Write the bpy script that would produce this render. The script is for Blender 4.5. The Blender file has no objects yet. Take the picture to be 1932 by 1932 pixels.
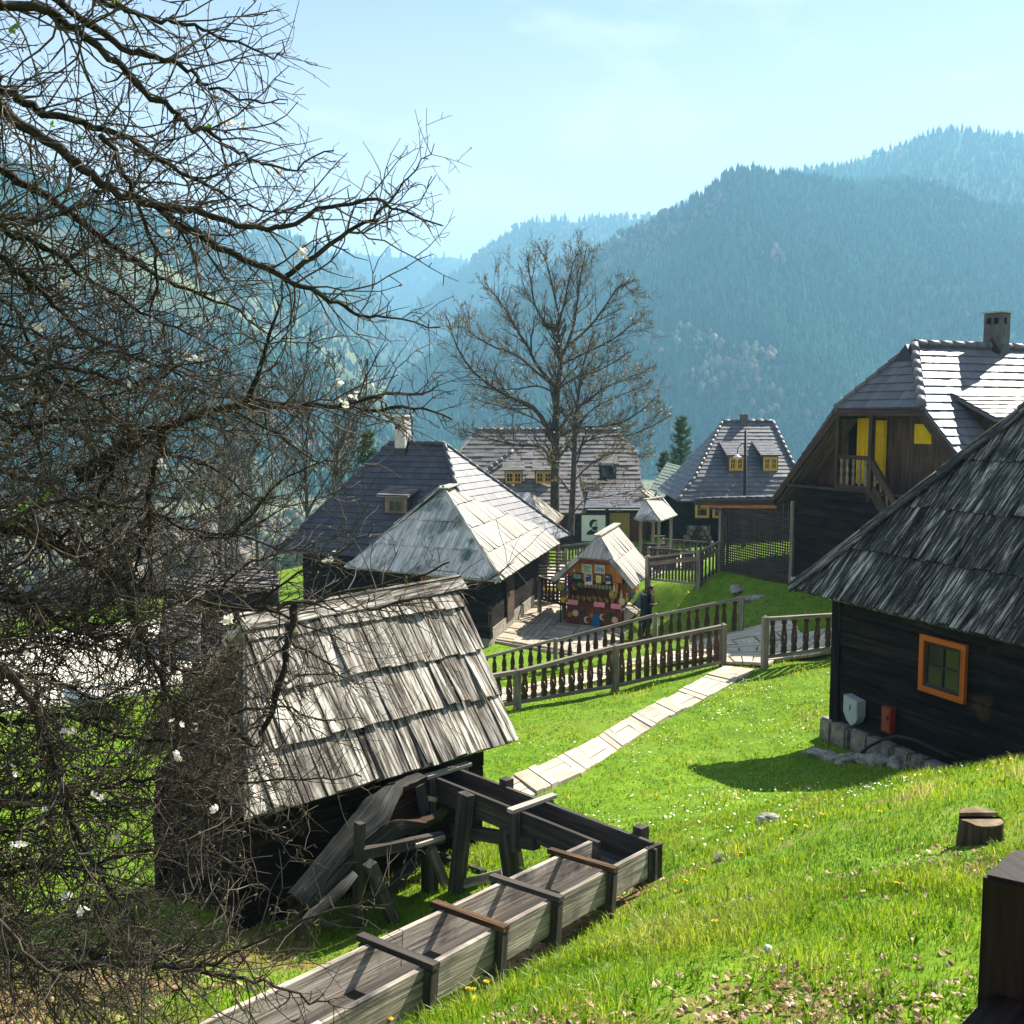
import bpy, bmesh, math, random
import numpy as np
from mathutils import Vector, noise as mnoise
from mathutils.geometry import tessellate_polygon

SC = bpy.context.scene
COL = SC.collection
PI = math.pi
Z = Vector((0, 0, 1))

# ------------------------------------------------------------------ camera, light, exposure
PITCH = math.radians(5.2)
cam_data = bpy.data.cameras.new('camera')
cam_data.lens = 36.0
cam_data.sensor_width = 36.0
cam_data.clip_start = 0.05
cam_data.clip_end = 20000.0
cam = bpy.data.objects.new('camera', cam_data)
COL.objects.link(cam)
cam.location = (0, 0, 0)
cam.rotation_euler = (math.radians(90) - PITCH, 0, 0)
SC.camera = cam

SUN_AZ = math.radians(46)      # to the right of the view direction (+Y)
SUN_EL = math.radians(42)
world = bpy.data.worlds.new('World')
SC.world = world
world.use_nodes = True
wn = world.node_tree
wn.nodes.clear()
w_out = wn.nodes.new('ShaderNodeOutputWorld')
w_bg = wn.nodes.new('ShaderNodeBackground')
w_sky = wn.nodes.new('ShaderNodeTexSky')
w_sky.sky_type = 'NISHITA'
w_sky.sun_disc = False
w_sky.sun_elevation = SUN_EL
w_sky.sun_rotation = SUN_AZ
w_sky.altitude = 1500
w_sky.air_density = 0.7
w_sky.dust_density = 0.8
w_sky.ozone_density = 4.0
w_bg.inputs['Strength'].default_value = 0.05
# thin streaky cirrus, brightest towards the horizon
w_tc = wn.nodes.new('ShaderNodeTexCoord')
w_map = wn.nodes.new('ShaderNodeMapping')
w_map.inputs['Scale'].default_value = (1.6, 1.6, 5.5)
w_map.inputs['Rotation'].default_value = (0.12, 0.2, 0.3)
w_noise = wn.nodes.new('ShaderNodeTexNoise')
w_noise.inputs['Scale'].default_value = 2.1
w_noise.inputs['Detail'].default_value = 7
w_noise.inputs['Roughness'].default_value = 0.6
w_noise.inputs['Distortion'].default_value = 0.5
w_ramp = wn.nodes.new('ShaderNodeValToRGB')
w_ramp.color_ramp.elements[0].position = 0.50
w_ramp.color_ramp.elements[1].position = 0.85
w_mul = wn.nodes.new('ShaderNodeMath')
w_mul.operation = 'MULTIPLY'
w_mul.inputs[1].default_value = 0.55
w_mix = wn.nodes.new('ShaderNodeMixRGB')
w_mix.inputs['Color2'].default_value = (10.4, 10.6, 11.0, 1)
wn.links.new(w_tc.outputs['Generated'], w_map.inputs['Vector'])
wn.links.new(w_map.outputs['Vector'], w_noise.inputs['Vector'])
wn.links.new(w_noise.outputs['Fac'], w_ramp.inputs['Fac'])
wn.links.new(w_ramp.outputs['Color'], w_mul.inputs[0])
wn.links.new(w_mul.outputs[0], w_mix.inputs['Fac'])
wn.links.new(w_sky.outputs['Color'], w_mix.inputs['Color1'])
# milky band low over the horizon
w_sep = wn.nodes.new('ShaderNodeSeparateXYZ')
w_lo = wn.nodes.new('ShaderNodeMapRange')
w_lo.inputs['From Min'].default_value = 0.02
w_lo.inputs['From Max'].default_value = 0.40
w_lo.inputs['To Min'].default_value = 0.9
w_lo.inputs['To Max'].default_value = 0.12
w_mix2 = wn.nodes.new('ShaderNodeMixRGB')
w_mix2.inputs['Color2'].default_value = (11.6, 9.7, 9.0, 1)
wn.links.new(w_tc.outputs['Generated'], w_sep.inputs['Vector'])
wn.links.new(w_sep.outputs['Z'], w_lo.inputs['Value'])
wn.links.new(w_lo.outputs['Result'], w_mix2.inputs['Fac'])
wn.links.new(w_mix.outputs['Color'], w_mix2.inputs['Color1'])
wn.links.new(w_mix2.outputs['Color'], w_bg.inputs['Color'])
wn.links.new(w_bg.outputs['Background'], w_out.inputs['Surface'])

sun_data = bpy.data.lights.new('sun', 'SUN')
sun_data.energy = 5.0
sun_data.angle = math.radians(0.5)
sun_data.color = (1.0, 0.94, 0.82)
sun = bpy.data.objects.new('sun', sun_data)
COL.objects.link(sun)
SUNV = Vector((math.cos(SUN_EL) * math.sin(SUN_AZ), math.cos(SUN_EL) * math.cos(SUN_AZ), math.sin(SUN_EL)))
sun.rotation_euler = SUNV.to_track_quat('Z', 'Y').to_euler()
sun.location = SUNV * 60

SC.view_settings.view_transform = 'Standard'
SC.view_settings.look = 'None'
SC.view_settings.gamma = 1.0
SC.view_settings.exposure = 1.85
SC.render.engine = 'CYCLES'
SC.cycles.max_bounces = 6
SC.cycles.diffuse_bounces = 3
SC.cycles.transmission_bounces = 4
SC.cycles.transparent_max_bounces = 8
SC.cycles.volume_bounces = 0
SC.cycles.use_denoising = True

# ------------------------------------------------------------------ survey: sight lines of the photograph (1932 px wide)
_c, _s = math.cos(PITCH), math.sin(PITCH)
def sight(u, v):
    xc = (u - 966) / 1932.0
    yc = (966 - v) / 1932.0
    return Vector((xc, _c + yc * _s, yc * _c - _s))
def at(u, v, Y):
    d = sight(u, v)
    return d * (Y / d.y)
def atz(u, v, z):
    d = sight(u, v)
    return d * (z / d.z)
def onplane(u, v, p, n):
    d = sight(u, v)
    return d * (Vector(p).dot(n) / d.dot(n))

# ------------------------------------------------------------------ object helpers
def tag(o, label=None, cat=None, group=None, kind=None):
    if label: o['label'] = label
    if cat: o['category'] = cat
    if group: o['group'] = group
    if kind: o['kind'] = kind
    return o
def thing(name, label, cat, loc, group=None, rz=0.0):
    o = bpy.data.objects.new(name, None)
    o.empty_display_size = 0.2
    COL.objects.link(o)
    o.location = loc
    o.rotation_euler = (0, 0, rz)
    return tag(o, label, cat, group)
def root_loc(o):
    p = Vector((0, 0, 0))
    while o is not None:
        p = p + Vector(o.location)
        o = o.parent
    return p
def copy_tree(o, parent=None):
    c = o.copy()
    COL.objects.link(c)
    c.parent = parent
    for ch in o.children:
        copy_tree(ch, c)
    return c

class MB:
    """collects shapes in world space; build() links them as one mesh object"""
    def __init__(s, seed=0):
        s.v, s.f, s.a, s.sm = [], [], [], []
        s.rng = random.Random(seed)
    def add(s, vs, fs, bc, smooth=False):
        k = len(s.v)
        s.v.extend([tuple(p) for p in vs])
        s.a.extend(bc)
        for f in fs:
            s.f.append(tuple(i + k for i in f))
            s.sm.append(smooth)
    def obox(s, o, ax, ay, az, rnd=None):
        o, ax, ay, az = Vector(o), Vector(ax), Vector(ay), Vector(az)
        r = s.rng.random() if rnd is None else rnd
        vs, bc = [], []
        la, lb, lc = ax.length, ay.length, az.length
        for i in (0, 1):
            for j in (0, 1):
                for k in (0, 1):
                    vs.append(o + ax * i + ay * j + az * k)
                    bc.append((la * i, lb * j + lc * k * 0.83, r))
        s.add(vs, [(0, 1, 3, 2), (4, 6, 7, 5), (0, 4, 5, 1), (2, 3, 7, 6), (0, 2, 6, 4), (1, 5, 7, 3)], bc)
    def beam(s, p, q, w, h, side=None, rnd=None):
        """box along p-q, w wide sideways, h high"""
        p, q = Vector(p), Vector(q)
        d = q - p
        if side is None:
            sd = d.cross(Z)
            if sd.length < 1e-4 * max(d.length, 1e-9) or sd.length < 1e-6:
                sd = Vector((1, 0, 0))
        else:
            sd = Vector(side)
        sd = (sd - d * (sd.dot(d) / d.dot(d))).normalized()
        up = sd.cross(d).normalized()
        s.obox(p - sd * w / 2 - up * h / 2, d, sd * w, up * h, rnd)
    def log(s, p, q, r0, r1=None, n=8, rnd=None):
        s.tube([p, q], [r0, r1 if r1 else r0], n, caps=True, rnd=rnd)
    def tube(s, pts, rad, n=6, caps=False, rnd=None, wob=0.0):
        pts = [Vector(p) for p in pts]
        r_ = s.rng.random() if rnd is None else rnd
        vs, bc, fs = [], [], []
        L = 0.0
        ref = None
        m = len(pts)
        for i, p in enumerate(pts):
            d = pts[min(i + 1, m - 1)] - pts[max(i - 1, 0)]
            if d.length < 1e-9: d = Vector((0, 0, 1))
            d.normalize()
            if ref is None:
                ref = Vector((0, 0, 1)) if abs(d.z) < 0.9 else Vector((1, 0, 0))
            a = (ref - d * ref.dot(d))
            if a.length < 1e-6: a = d.orthogonal()
            a.normalize()
            b = d.cross(a)
            ref = a
            if i: L += (p - pts[i - 1]).length
            for k in range(n):
                t = 2 * PI * k / n
                rr = rad[i] * (1 + (s.rng.uniform(-wob, wob) if wob else 0))
                vs.append(p + a * (math.cos(t) * rr) + b * (math.sin(t) * rr))
                bc.append((L, t * max(rad[i], .01), r_))
        for i in range(m - 1):
            for k in range(n):
                k2 = (k + 1) % n
                fs.append((i * n + k, i * n + k2, (i + 1) * n + k2, (i + 1) * n + k))
        if caps:
            fs.append(tuple(range(n))[::-1])
            fs.append(tuple((m - 1) * n + k for k in range(n)))
        s.add(vs, fs, bc, smooth=n > 4)
    def prism(s, pts, vec, rnd=None):
        """polygon pushed along vec, closed"""
        pts = [Vector(p) for p in pts]
        vec = Vector(vec)
        n = len(pts)
        r = s.rng.random() if rnd is None else rnd
        u = (pts[1] - pts[0]).normalized()
        nr = u.cross(pts[2] - pts[0]).normalized()
        w = nr.cross(u)
        vs = pts + [p + vec for p in pts]
        bc = [((p - pts[0]).dot(w), (p - pts[0]).dot(u), r) for p in pts] * 2
        fs = [tuple(range(n))[::-1], tuple(range(n, 2 * n))]
        for i in range(n):
            j = (i + 1) % n
            fs.append((i, j, n + j, n + i))
        s.add(vs, fs, bc)
    def holed(s, outer, holes, M, depth, rnd=None):
        """flat outline with holes (2D), thickened; M maps (x, z, y) to 3D"""
        r = s.rng.random() if rnd is None else rnd
        loops = [outer] + holes
        tri = tessellate_polygon([[Vector((x, z, 0)) for x, z in lp] for lp in loops])
        flat = [p for lp in loops for p in lp]
        n = len(flat)
        vs = [M(x, z, -depth / 2) for x, z in flat] + [M(x, z, depth / 2) for x, z in flat]
        bc = [(z, x, r) for x, z in flat] * 2
        fs = [tuple(t) for t in tri] + [tuple(i + n for i in t[::-1]) for t in tri]
        k = 0
        for lp in loops:
            m = len(lp)
            for i in range(m):
                j = (i + 1) % m
                fs.append((k + i, k + j, n + k + j, n + k + i))
            k += m
        s.add(vs, fs, bc)
    def build(s, name, mat, parent=None, label=None, origin=None, kind=None):
        me = bpy.data.meshes.new(name)
        off = Vector(origin) if origin is not None else (root_loc(parent) if parent is not None else Vector((0, 0, 0)))
        me.from_pydata([(p[0] - off.x, p[1] - off.y, p[2] - off.z) for p in s.v], [], s.f)
        at_ = me.attributes.new('bc', 'FLOAT_VECTOR', 'POINT')
        at_.data.foreach_set('vector', np.array(s.a, dtype=np.float32).ravel())
        me.polygons.foreach_set('use_smooth', s.sm)
        me.materials.append(mat)
        me.update()
        o = bpy.data.objects.new(name, me)
        COL.objects.link(o)
        if parent is not None:
            o.parent = parent
        elif origin is not None:
            o.location = off
        if label: o['label'] = label
        if kind: o['kind'] = kind
        return o

def clip2(poly, a, b, keep_left=True):
    """clip 2D polygon by the half plane left of a->b"""
    out = []
    ex, ey = b[0] - a[0], b[1] - a[1]
    def sd(p):
        v = ex * (p[1] - a[1]) - ey * (p[0] - a[0])
        return v if keep_left else -v
    n = len(poly)
    for i in range(n):
        p, q = poly[i], poly[(i + 1) % n]
        sp, sq = sd(p), sd(q)
        if sp >= 0: out.append(p)
        if (sp >= 0) != (sq >= 0):
            t = sp / (sp - sq)
            out.append((p[0] + (q[0] - p[0]) * t, p[1] + (q[1] - p[1]) * t))
    return out

def roof(mb, poly, course, bw, th, lift, jit, over=0.05, gap=0.004, deck=0.06, wvar=0.35, sag=0.0):
    """boards or tiles laid in courses on a planar polygon; poly[0]->poly[1] is the eave"""
    rng = mb.rng
    poly = [Vector(p) for p in poly]
    o = poly[0]
    u = (poly[1] - poly[0]).normalized()
    nr = Vector((0, 0, 0))
    for i in range(1, len(poly) - 1):
        nr += (poly[i] - o).cross(poly[i + 1] - o)
    nr.normalize()
    if nr.z < 0: nr = -nr
    t_ = nr.cross(u)
    flip = False
    if (poly[2] - o).dot(t_) < 0:
        t_ = -t_
    P = [((p - o).dot(u), (p - o).dot(t_)) for p in poly]
    # vertices that are a little off the plane keep their own height through a bilinear-free average
    area = sum(P[i][0] * P[(i + 1) % len(P)][1] - P[(i + 1) % len(P)][0] * P[i][1] for i in range(len(P)))
    left = area > 0
    tmax = max(p[1] for p in P)
    smin = min(p[0] for p in P)
    smax = max(p[0] for p in P)
    if deck:
        mb.prism([o + u * a + t_ * b for a, b in P], -nr * deck, rnd=0.37)
    nc = max(1, int(math.ceil(tmax / course - 0.15)))
    for k in range(nc):
        t0 = k * course
        t1 = min(t0 + course + over, tmax + 0.001) if k < nc - 1 else tmax + 0.001
        x = smin - rng.random() * bw
        ck = rng.uniform(-.3, .3) * jit
        while x < smax:
            w = bw * rng.uniform(1 - wvar, 1 + wvar)
            lo = t0 - rng.random() * jit + ck
            q = [(x, lo), (x + w - gap, lo + rng.uniform(-.2, .2) * jit), (x + w - gap, t1), (x, t1)]
            x += w
            for i in range(len(P)):
                a, b = P[i], P[(i + 1) % len(P)]
                if abs(a[1]) < 1e-3 and abs(b[1]) < 1e-3: continue
                q = clip2(q, a, b, left)
                if len(q) < 3: break
            if len(q) < 3: continue
            r = rng.random()
            lf = lift * (rng.uniform(.45, 1.5) if jit > .015 else rng.uniform(.85, 1.15))
            tw = rng.uniform(-1, 1) * lift * (.32 if jit > .015 else .06)
            sm = sum(p[0] for p in q) / len(q)
            thb = th * rng.uniform(.8, 1.2)
            span = max(t1 - t0, 1e-3)
            def H(b, a=0.0):
                f = min(max(1 - (b - t0) / span, 0), 1.1)
                return 0.008 + lf * f + tw * f * (a - sm) / bw
            n = len(q)
            vs = [o + u * a + t_ * b + nr * H(b, a) for a, b in q] + [o + u * a + t_ * b + nr * (H(b, a) + thb) for a, b in q]
            bc = [(b - t0, a, r) for a, b in q] * 2
            fs = [tuple(range(n))[::-1], tuple(range(n, 2 * n))]
            for i in range(n):
                j = (i + 1) % n
                fs.append((i, j, n + j, n + i))
            mb.add(vs, fs, bc)

def ridge_caps(mb, p, q, r, step):
    """row of half-round ridge tiles along p-q"""
    p, q = Vector(p), Vector(q)
    L = (q - p).length
    n = max(1, int(L / step))
    d = (q - p) / n
    for i in range(n):
        a = p + d * i - d * 0.06
        b = p + d * (i + 1)
        mb.tube([a, b], [r * 1.12, r * .92], 8, caps=True)

def logs(mb, p0, p1, z0, z1, th, h, out, jit=0.012, ends=0.0):
    """wall of squared timbers, p0/p1 on the wall's outer face; out = outward unit normal"""
    rng = mb.rng
    p0, p1 = Vector((p0[0], p0[1], 0)), Vector((p1[0], p1[1], 0))
    d = (p1 - p0).normalized()
    n = max(1, round((z1 - z0) / h))
    hh = (z1 - z0) / n
    for i in range(n):
        j = rng.uniform(-jit, jit)
        a = p0 - d * ends * rng.uniform(.6, 1.0) + Vector((0, 0, z0 + hh * i)) + out * j
        b = p1 + d * ends * rng.uniform(.6, 1.0) + Vector((0, 0, z0 + hh * i)) + out * j
        mb.obox(a, b - a, -out * th, Z * (hh - 0.012))
# ------------------------------------------------------------------ materials
class NT:
    def __init__(s, name):
        s.m = bpy.data.materials.new(name)
        s.m.use_nodes = True
        s.t = s.m.node_tree
        s.t.nodes.clear()
        s.out = s.t.nodes.new('ShaderNodeOutputMaterial')
    def n(s, typ, **kw):
        nd = s.t.nodes.new('ShaderNode' + typ)
        for k, v in kw.items():
            if k in nd.inputs:
                if isinstance(v, bpy.types.NodeSocket): s.t.links.new(v, nd.inputs[k])
                else: nd.inputs[k].default_value = v
            else:
                setattr(nd, k, v)
        return nd
    def math(s, op, a, b=None, clamp=False):
        nd = s.t.nodes.new('ShaderNodeMath')
        nd.operation = op
        nd.use_clamp = clamp
        for i, v in enumerate((a, b)):
            if v is None: continue
            if isinstance(v, bpy.types.NodeSocket): s.t.links.new(v, nd.inputs[i])
            else: nd.inputs[i].default_value = v
        return nd.outputs[0]
    def mix(s, fac, c1, c2, blend='MIX'):
        nd = s.t.nodes.new('ShaderNodeMixRGB')
        nd.blend_type = blend
        for k, v in (('Fac', fac), ('Color1', c1), ('Color2', c2)):
            if isinstance(v, bpy.types.NodeSocket): s.t.links.new(v, nd.inputs[k])
            else: nd.inputs[k].default_value = (v if not isinstance(v, tuple) or len(v) == 4 else v + (1,))
        return nd.outputs[0]
    def ramp(s, fac, stops, interp='LINEAR'):
        nd = s.t.nodes.new('ShaderNodeValToRGB')
        nd.color_ramp.interpolation = interp
        el = nd.color_ramp.elements
        while len(el) < len(stops): el.new(0.5)
        for e, (p, c) in zip(el, stops):
            e.position = p
            e.color = (c, c, c, 1) if isinstance(c, (int, float)) else (c if len(c) == 4 else c + (1,))
        s.t.links.new(fac, nd.inputs['Fac'])
        return nd.outputs['Color']
    def bc(s):
        a = s.n('Attribute', attribute_name='bc')
        sx = s.n('SeparateXYZ', Vector=a.outputs['Vector'])
        return sx.outputs['X'], sx.outputs['Y'], sx.outputs['Z']
    def xyz(s, x, y, z):
        return s.n('CombineXYZ', X=x, Y=y, Z=z).outputs[0]
    def noise(s, vec, scale=1.0, detail=4.0, rough=.55, dist=0.0):
        return s.n('TexNoise', Vector=vec, Scale=scale, Detail=detail, Roughness=rough, Distortion=dist).outputs['Fac']
    def pos(s):
        return s.n('NewGeometry').outputs['Position']
    def surf(s, col, rough=.8, spec=.3, bump=None, bstr=.3, bdist=.01, metal=0.0):
        p = s.n('BsdfPrincipled')
        for k, v in (('Base Color', col), ('Roughness', rough), ('Specular IOR Level', spec), ('Metallic', metal)):
            if isinstance(v, bpy.types.NodeSocket): s.t.links.new(v, p.inputs[k])
            else: p.inputs[k].default_value = v if not isinstance(v, tuple) or len(v) == 4 else v + (1,)
        if bump is not None:
            b = s.n('Bump', Height=bump, Strength=bstr, Distance=bdist)
            s.t.links.new(b.outputs['Normal'], p.inputs['Normal'])
        s.t.links.new(p.outputs[0], s.out.inputs['Surface'])
        return p

def wood(name, dark, mid, light, gx=1.6, gy=34., lo=.33, hi=.68, tint=.5, stain=None, stain_lo=.5, stain_hi=.7, rough=.85, bstr=.5, spec=.2, blot=None):
    """weathered timber: grain runs along bc.x, each board has its own tone (bc.z)"""
    m = NT(name)
    x, y, z = m.bc()
    zz = m.math('MULTIPLY', z, 91.0)
    v1 = m.xyz(m.math('ADD', m.math('MULTIPLY', x, gx), zz), m.math('MULTIPLY', y, gy), zz)
    g = m.noise(v1, 1.0, 6, .62, .25)
    v2 = m.xyz(m.math('ADD', m.math('MULTIPLY', x, gx * .45), zz), m.math('MULTIPLY', y, gy * .22), m.math('MULTIPLY', z, 37.0))
    g2 = m.noise(v2, 1.0, 4, .55, .4)
    gg = m.math('ADD', m.math('MULTIPLY', g, .62), m.math('MULTIPLY', g2, .38))
    col = m.ramp(gg, [(lo, dark), ((lo + hi) / 2, mid), (hi, light)])
    wnz = m.n('TexWhiteNoise', noise_dimensions='1D')
    m.t.links.new(m.math('MULTIPLY', z, 517.0), wnz.inputs['W'])
    tn = m.math('ADD', m.math('MULTIPLY', wnz.outputs['Value'], tint), 1 - tint * .55)
    col = m.mix(1.0, col, m.n('CombineXYZ', X=tn, Y=tn, Z=tn).outputs[0], 'MULTIPLY')
    if stain is not None:
        sv = m.noise(m.pos(), 1.3, 5, .6)
        f = m.ramp(sv, [(stain_lo, 0.0), (stain_hi, 1.0)])
        fm = m.math('MULTIPLY', f, m.ramp(g2, [(.35, .15), (.6, 1.0)]))
        col = m.mix(fm, col, stain)
    if blot is not None:      # lichen flecks
        sv = m.noise(m.pos(), 22., 3, .6)
        f = m.ramp(sv, [(.64, 0.0), (.70, .8)])
        col = m.mix(f, col, blot)
    m.surf(col, rough, spec, bump=gg, bstr=bstr, bdist=.012)
    return m.m

def slate(name, c1, c2, rough=.55, spec=.35, moss=None):
    m = NT(name)
    x, y, z = m.bc()
    wnz = m.n('TexWhiteNoise', noise_dimensions='1D')
    m.t.links.new(m.math('MULTIPLY', z, 517.0), wnz.inputs['W'])
    n1 = m.noise(m.pos(), 3.2, 5, .6)
    f = m.math('ADD', m.math('MULTIPLY', wnz.outputs['Value'], .55), m.math('MULTIPLY', n1, .5))
    col = m.ramp(f, [(.2, c1), (.85, c2)])
    n3 = m.noise(m.pos(), .7, 4, .6)
    col = m.mix(m.ramp(n3, [(.55, 0.), (.75, .45)]), col, moss or tuple(c * .7 for c in c1))
    n2 = m.noise(m.pos(), 40., 3, .6)
    m.surf(col, rough, spec, bump=n2, bstr=.25, bdist=.01)
    return m.m

def plain(name, c, rough=.7, spec=.3, var=.25, scale=9., metal=0.0, bstr=.15):
    m = NT(name)
    n1 = m.noise(m.pos(), scale, 5, .6)
    c2 = tuple(min(1, k * (1 + var)) for k in c)
    c1 = tuple(k * (1 - var) for k in c)
    m.surf(m.ramp(n1, [(.3, c1), (.7, c2)]), rough, spec, bump=n1, bstr=bstr, bdist=.008, metal=metal)
    return m.m

MAT = {}
MAT['shingle_mill'] = wood('weathered_roof_boards', (.012, .010, .009), (.20, .175, .145), (.56, .52, .46), gx=2.0, gy=36., lo=.42, hi=.57, tint=.8, stain=(.05, .034, .026), stain_lo=.50, stain_hi=.66, bstr=1.0, blot=(.20, .19, .12))
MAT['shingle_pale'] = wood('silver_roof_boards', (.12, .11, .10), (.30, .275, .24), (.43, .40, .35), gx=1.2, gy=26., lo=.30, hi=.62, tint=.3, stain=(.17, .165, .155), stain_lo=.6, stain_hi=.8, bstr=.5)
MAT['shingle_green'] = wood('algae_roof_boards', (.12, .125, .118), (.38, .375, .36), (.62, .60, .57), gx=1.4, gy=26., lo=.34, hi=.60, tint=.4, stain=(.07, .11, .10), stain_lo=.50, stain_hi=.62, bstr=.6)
MAT['shingle_dark'] = wood('dark_roof_boards', (.006, .0055, .005), (.058, .053, .048), (.42, .39, .35), gx=2.6, gy=34., lo=.41, hi=.62, tint=.9, stain=(.016, .02, .022), stain_lo=.5, stain_hi=.68, bstr=.9, blot=(.20, .22, .2))
MAT['slate'] = slate('slate_tiles', (.032, .034, .046), (.066, .067, .084))  # darkened so the slate house's front slope carries its shade in the colour
MAT['slate_light'] = slate('grey_tiles', (.078, .078, .093), (.145, .145, .165), rough=.55)
MAT['tile_rust'] = slate('old_grey_tiles', (.10, .09, .088), (.19, .17, .16), moss=(.12, .10, .09))
MAT['log_dark'] = wood('tarred_logs', (.004, .0035, .0035), (.016, .0125, .011), (.05, .036, .028), gx=1.2, gy=16., lo=.34, hi=.7, tint=.6, rough=.85, spec=.06, stain=(.09, .055, .03), stain_lo=.66, stain_hi=.8)
MAT['board_brown'] = wood('brown_boards', (.022, .014, .010), (.065, .042, .028), (.14, .09, .058), gx=1.4, gy=22., tint=.7, stain=(.13, .12, .11), stain_lo=.6, stain_hi=.8)
MAT['trim_brown'] = wood('brown_trim', (.018, .012, .009), (.05, .033, .023), (.11, .075, .05), gx=1.4, gy=26., tint=.4)
MAT['trim_worn'] = wood('worn_trim', (.07, .055, .04), (.18, .14, .10), (.30, .25, .19), gx=1.4, gy=26., tint=.4)
MAT['fence'] = wood('fence_timber', (.06, .05, .042), (.19, .16, .13), (.38, .33, .27), gx=1.6, gy=30., tint=.35)
MAT['baluster'] = wood('stained_balusters', (.022, .012, .007), (.065, .035, .018), (.13, .075, .04), gx=1.6, gy=30., tint=.4)
MAT['fence_dark'] = wood('dark_fence_timber', (.018, .014, .012), (.05, .04, .034), (.12, .10, .085), gx=1.6, gy=30., tint=.4)
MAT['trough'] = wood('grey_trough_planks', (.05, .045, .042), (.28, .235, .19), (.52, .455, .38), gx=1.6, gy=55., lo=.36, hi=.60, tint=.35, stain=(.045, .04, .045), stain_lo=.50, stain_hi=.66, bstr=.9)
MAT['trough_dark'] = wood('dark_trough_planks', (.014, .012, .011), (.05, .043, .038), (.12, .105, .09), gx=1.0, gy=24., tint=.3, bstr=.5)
MAT['trough_rust'] = wood('rotting_strap', (.012, .008, .006), (.045, .025, .013), (.20, .10, .04), gx=2.0, gy=40., tint=.3, bstr=.9)
MAT['log_bark'] = wood('grey_log', (.008, .008, .007), (.035, .034, .03), (.11, .105, .095), gx=3.0, gy=40., tint=.2, bstr=1.0)
MAT['log_rot'] = wood('rotten_heartwood', (.010, .005, .003), (.045, .022, .010), (.15, .075, .03), gx=1.6, gy=22., tint=.3, bstr=1.0)
MAT['orange'] = wood('orange_frame', (.34, .075, .008), (.50, .125, .014), (.60, .17, .025), gx=1.5, gy=30., tint=.15, bstr=.2)
MAT['yellow_frame'] = wood('yellow_frame', (.40, .21, .045), (.62, .36, .09), (.72, .45, .14), gx=1.5, gy=30., tint=.15, bstr=.2)
MAT['honey'] = wood('honey_boards', (.26, .09, .02), (.42, .165, .04), (.55, .25, .07), gx=1.5, gy=24., tint=.35, bstr=.3)
MAT['stall_red'] = wood('red_brown_boards', (.075, .02, .010), (.15, .045, .02), (.23, .08, .036), gx=1.3, gy=18., tint=.35, bstr=.3)
MAT['glass'] = NT('window_glass').surf((.012, .014, .018), .08, .6).id_data and bpy.data.materials['window_glass']
MAT['curtain'] = plain('yellow_curtain', (.72, .50, .012), .8, .1, .12, 5.)
MAT['plaster'] = plain('chimney_plaster', (.46, .445, .41), .9, .2, .2, 6.)
MAT['plaster_grey'] = plain('grey_chimney', (.10, .097, .095), .9, .2, .35, 5.)
MAT['soot_and_shade'] = plain('soot_and_shade', (.012, .012, .013), .9, .1)  # chimney soot, also the painted dark inside openings
MAT['metal_dark'] = plain('dark_metal', (.03, .03, .033), .45, .5, metal=.6)
MAT['metal_grey'] = plain('grey_sheet_metal', (.34, .37, .38), .5, .4, .1)
MAT['red_paint'] = plain('red_paint', (.24, .02, .014), .5, .4, .15)
MAT['stone_wall'] = plain('foundation_stone', (.22, .20, .165), .9, .2, .45, 7., bstr=.7)
MAT['stone_pale'] = plain('pale_stone', (.5, .49, .46), .9, .2, .3, 8., bstr=.6)
MAT['rock'] = plain('mossy_rock', (.26, .245, .21), .9, .2, .6, 9., bstr=.9)
MAT['plank_path'] = wood('bleached_path_planks', (.21, .165, .115), (.42, .35, .265), (.57, .50, .40), gx=1.4, gy=22., lo=.30, hi=.62, tint=.45, bstr=.5, stain=(.20, .155, .10), stain_lo=.52, stain_hi=.74)
MAT['deck'] = wood('bleached_deck_planks', (.17, .135, .095), (.34, .285, .215), (.47, .41, .33), gx=1.4, gy=20., lo=.3, hi=.62, tint=.45, bstr=.5)
MAT['stump_side'] = wood('stump_bark', (.012, .008, .006), (.05, .034, .022), (.12, .085, .055), gx=3., gy=30., tint=.1, bstr=1.)
MAT['stump_top'] = wood('stump_top', (.05, .032, .018), (.17, .12, .07), (.36, .27, .17), gx=8., gy=8., tint=.1, bstr=.6)
MAT['bark_black'] = wood('plum_bark', (.012, .010, .008), (.036, .029, .023), (.12, .098, .078), gx=9., gy=60., lo=.35, hi=.75, tint=.5, rough=.8, bstr=.6, spec=.15)
MAT['bark_twig'] = wood('plum_twigs', (.026, .02, .016), (.085, .065, .048), (.24, .185, .135), gx=9., gy=60., lo=.35, hi=.75, tint=.9, rough=.75, bstr=.3, spec=.2)
MAT['bark_grey'] = wood('oak_bark', (.02, .017, .014), (.06, .05, .04), (.13, .11, .085), gx=4., gy=12., tint=.3, bstr=.8)
MAT['petal'] = NT('petals').surf((.82, .78, .74), .7, .1).id_data and bpy.data.materials['petals']
MAT['white_cloth'] = plain('white_paint', (.74, .73, .70), .7, .2, .06)
MAT['black_paint'] = plain('black_paint', (.014, .014, .015), .6, .3)
MAT['pink'] = plain('pink_paper', (.72, .27, .32), .8, .1, .1)
MAT['yellow_plastic'] = plain('yellow_plastic', (.80, .50, .02), .5, .3, .05)
MAT['blue_cloth'] = plain('blue_cloth', (.02, .12, .30), .8, .1, .4, 30.)
MAT['purple'] = plain('purple_lavender', (.07, .025, .16), .9, .1, .4, 30.)
MAT['cream'] = plain('cream_wood', (.66, .48, .28), .7, .2, .15, 30.)
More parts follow.
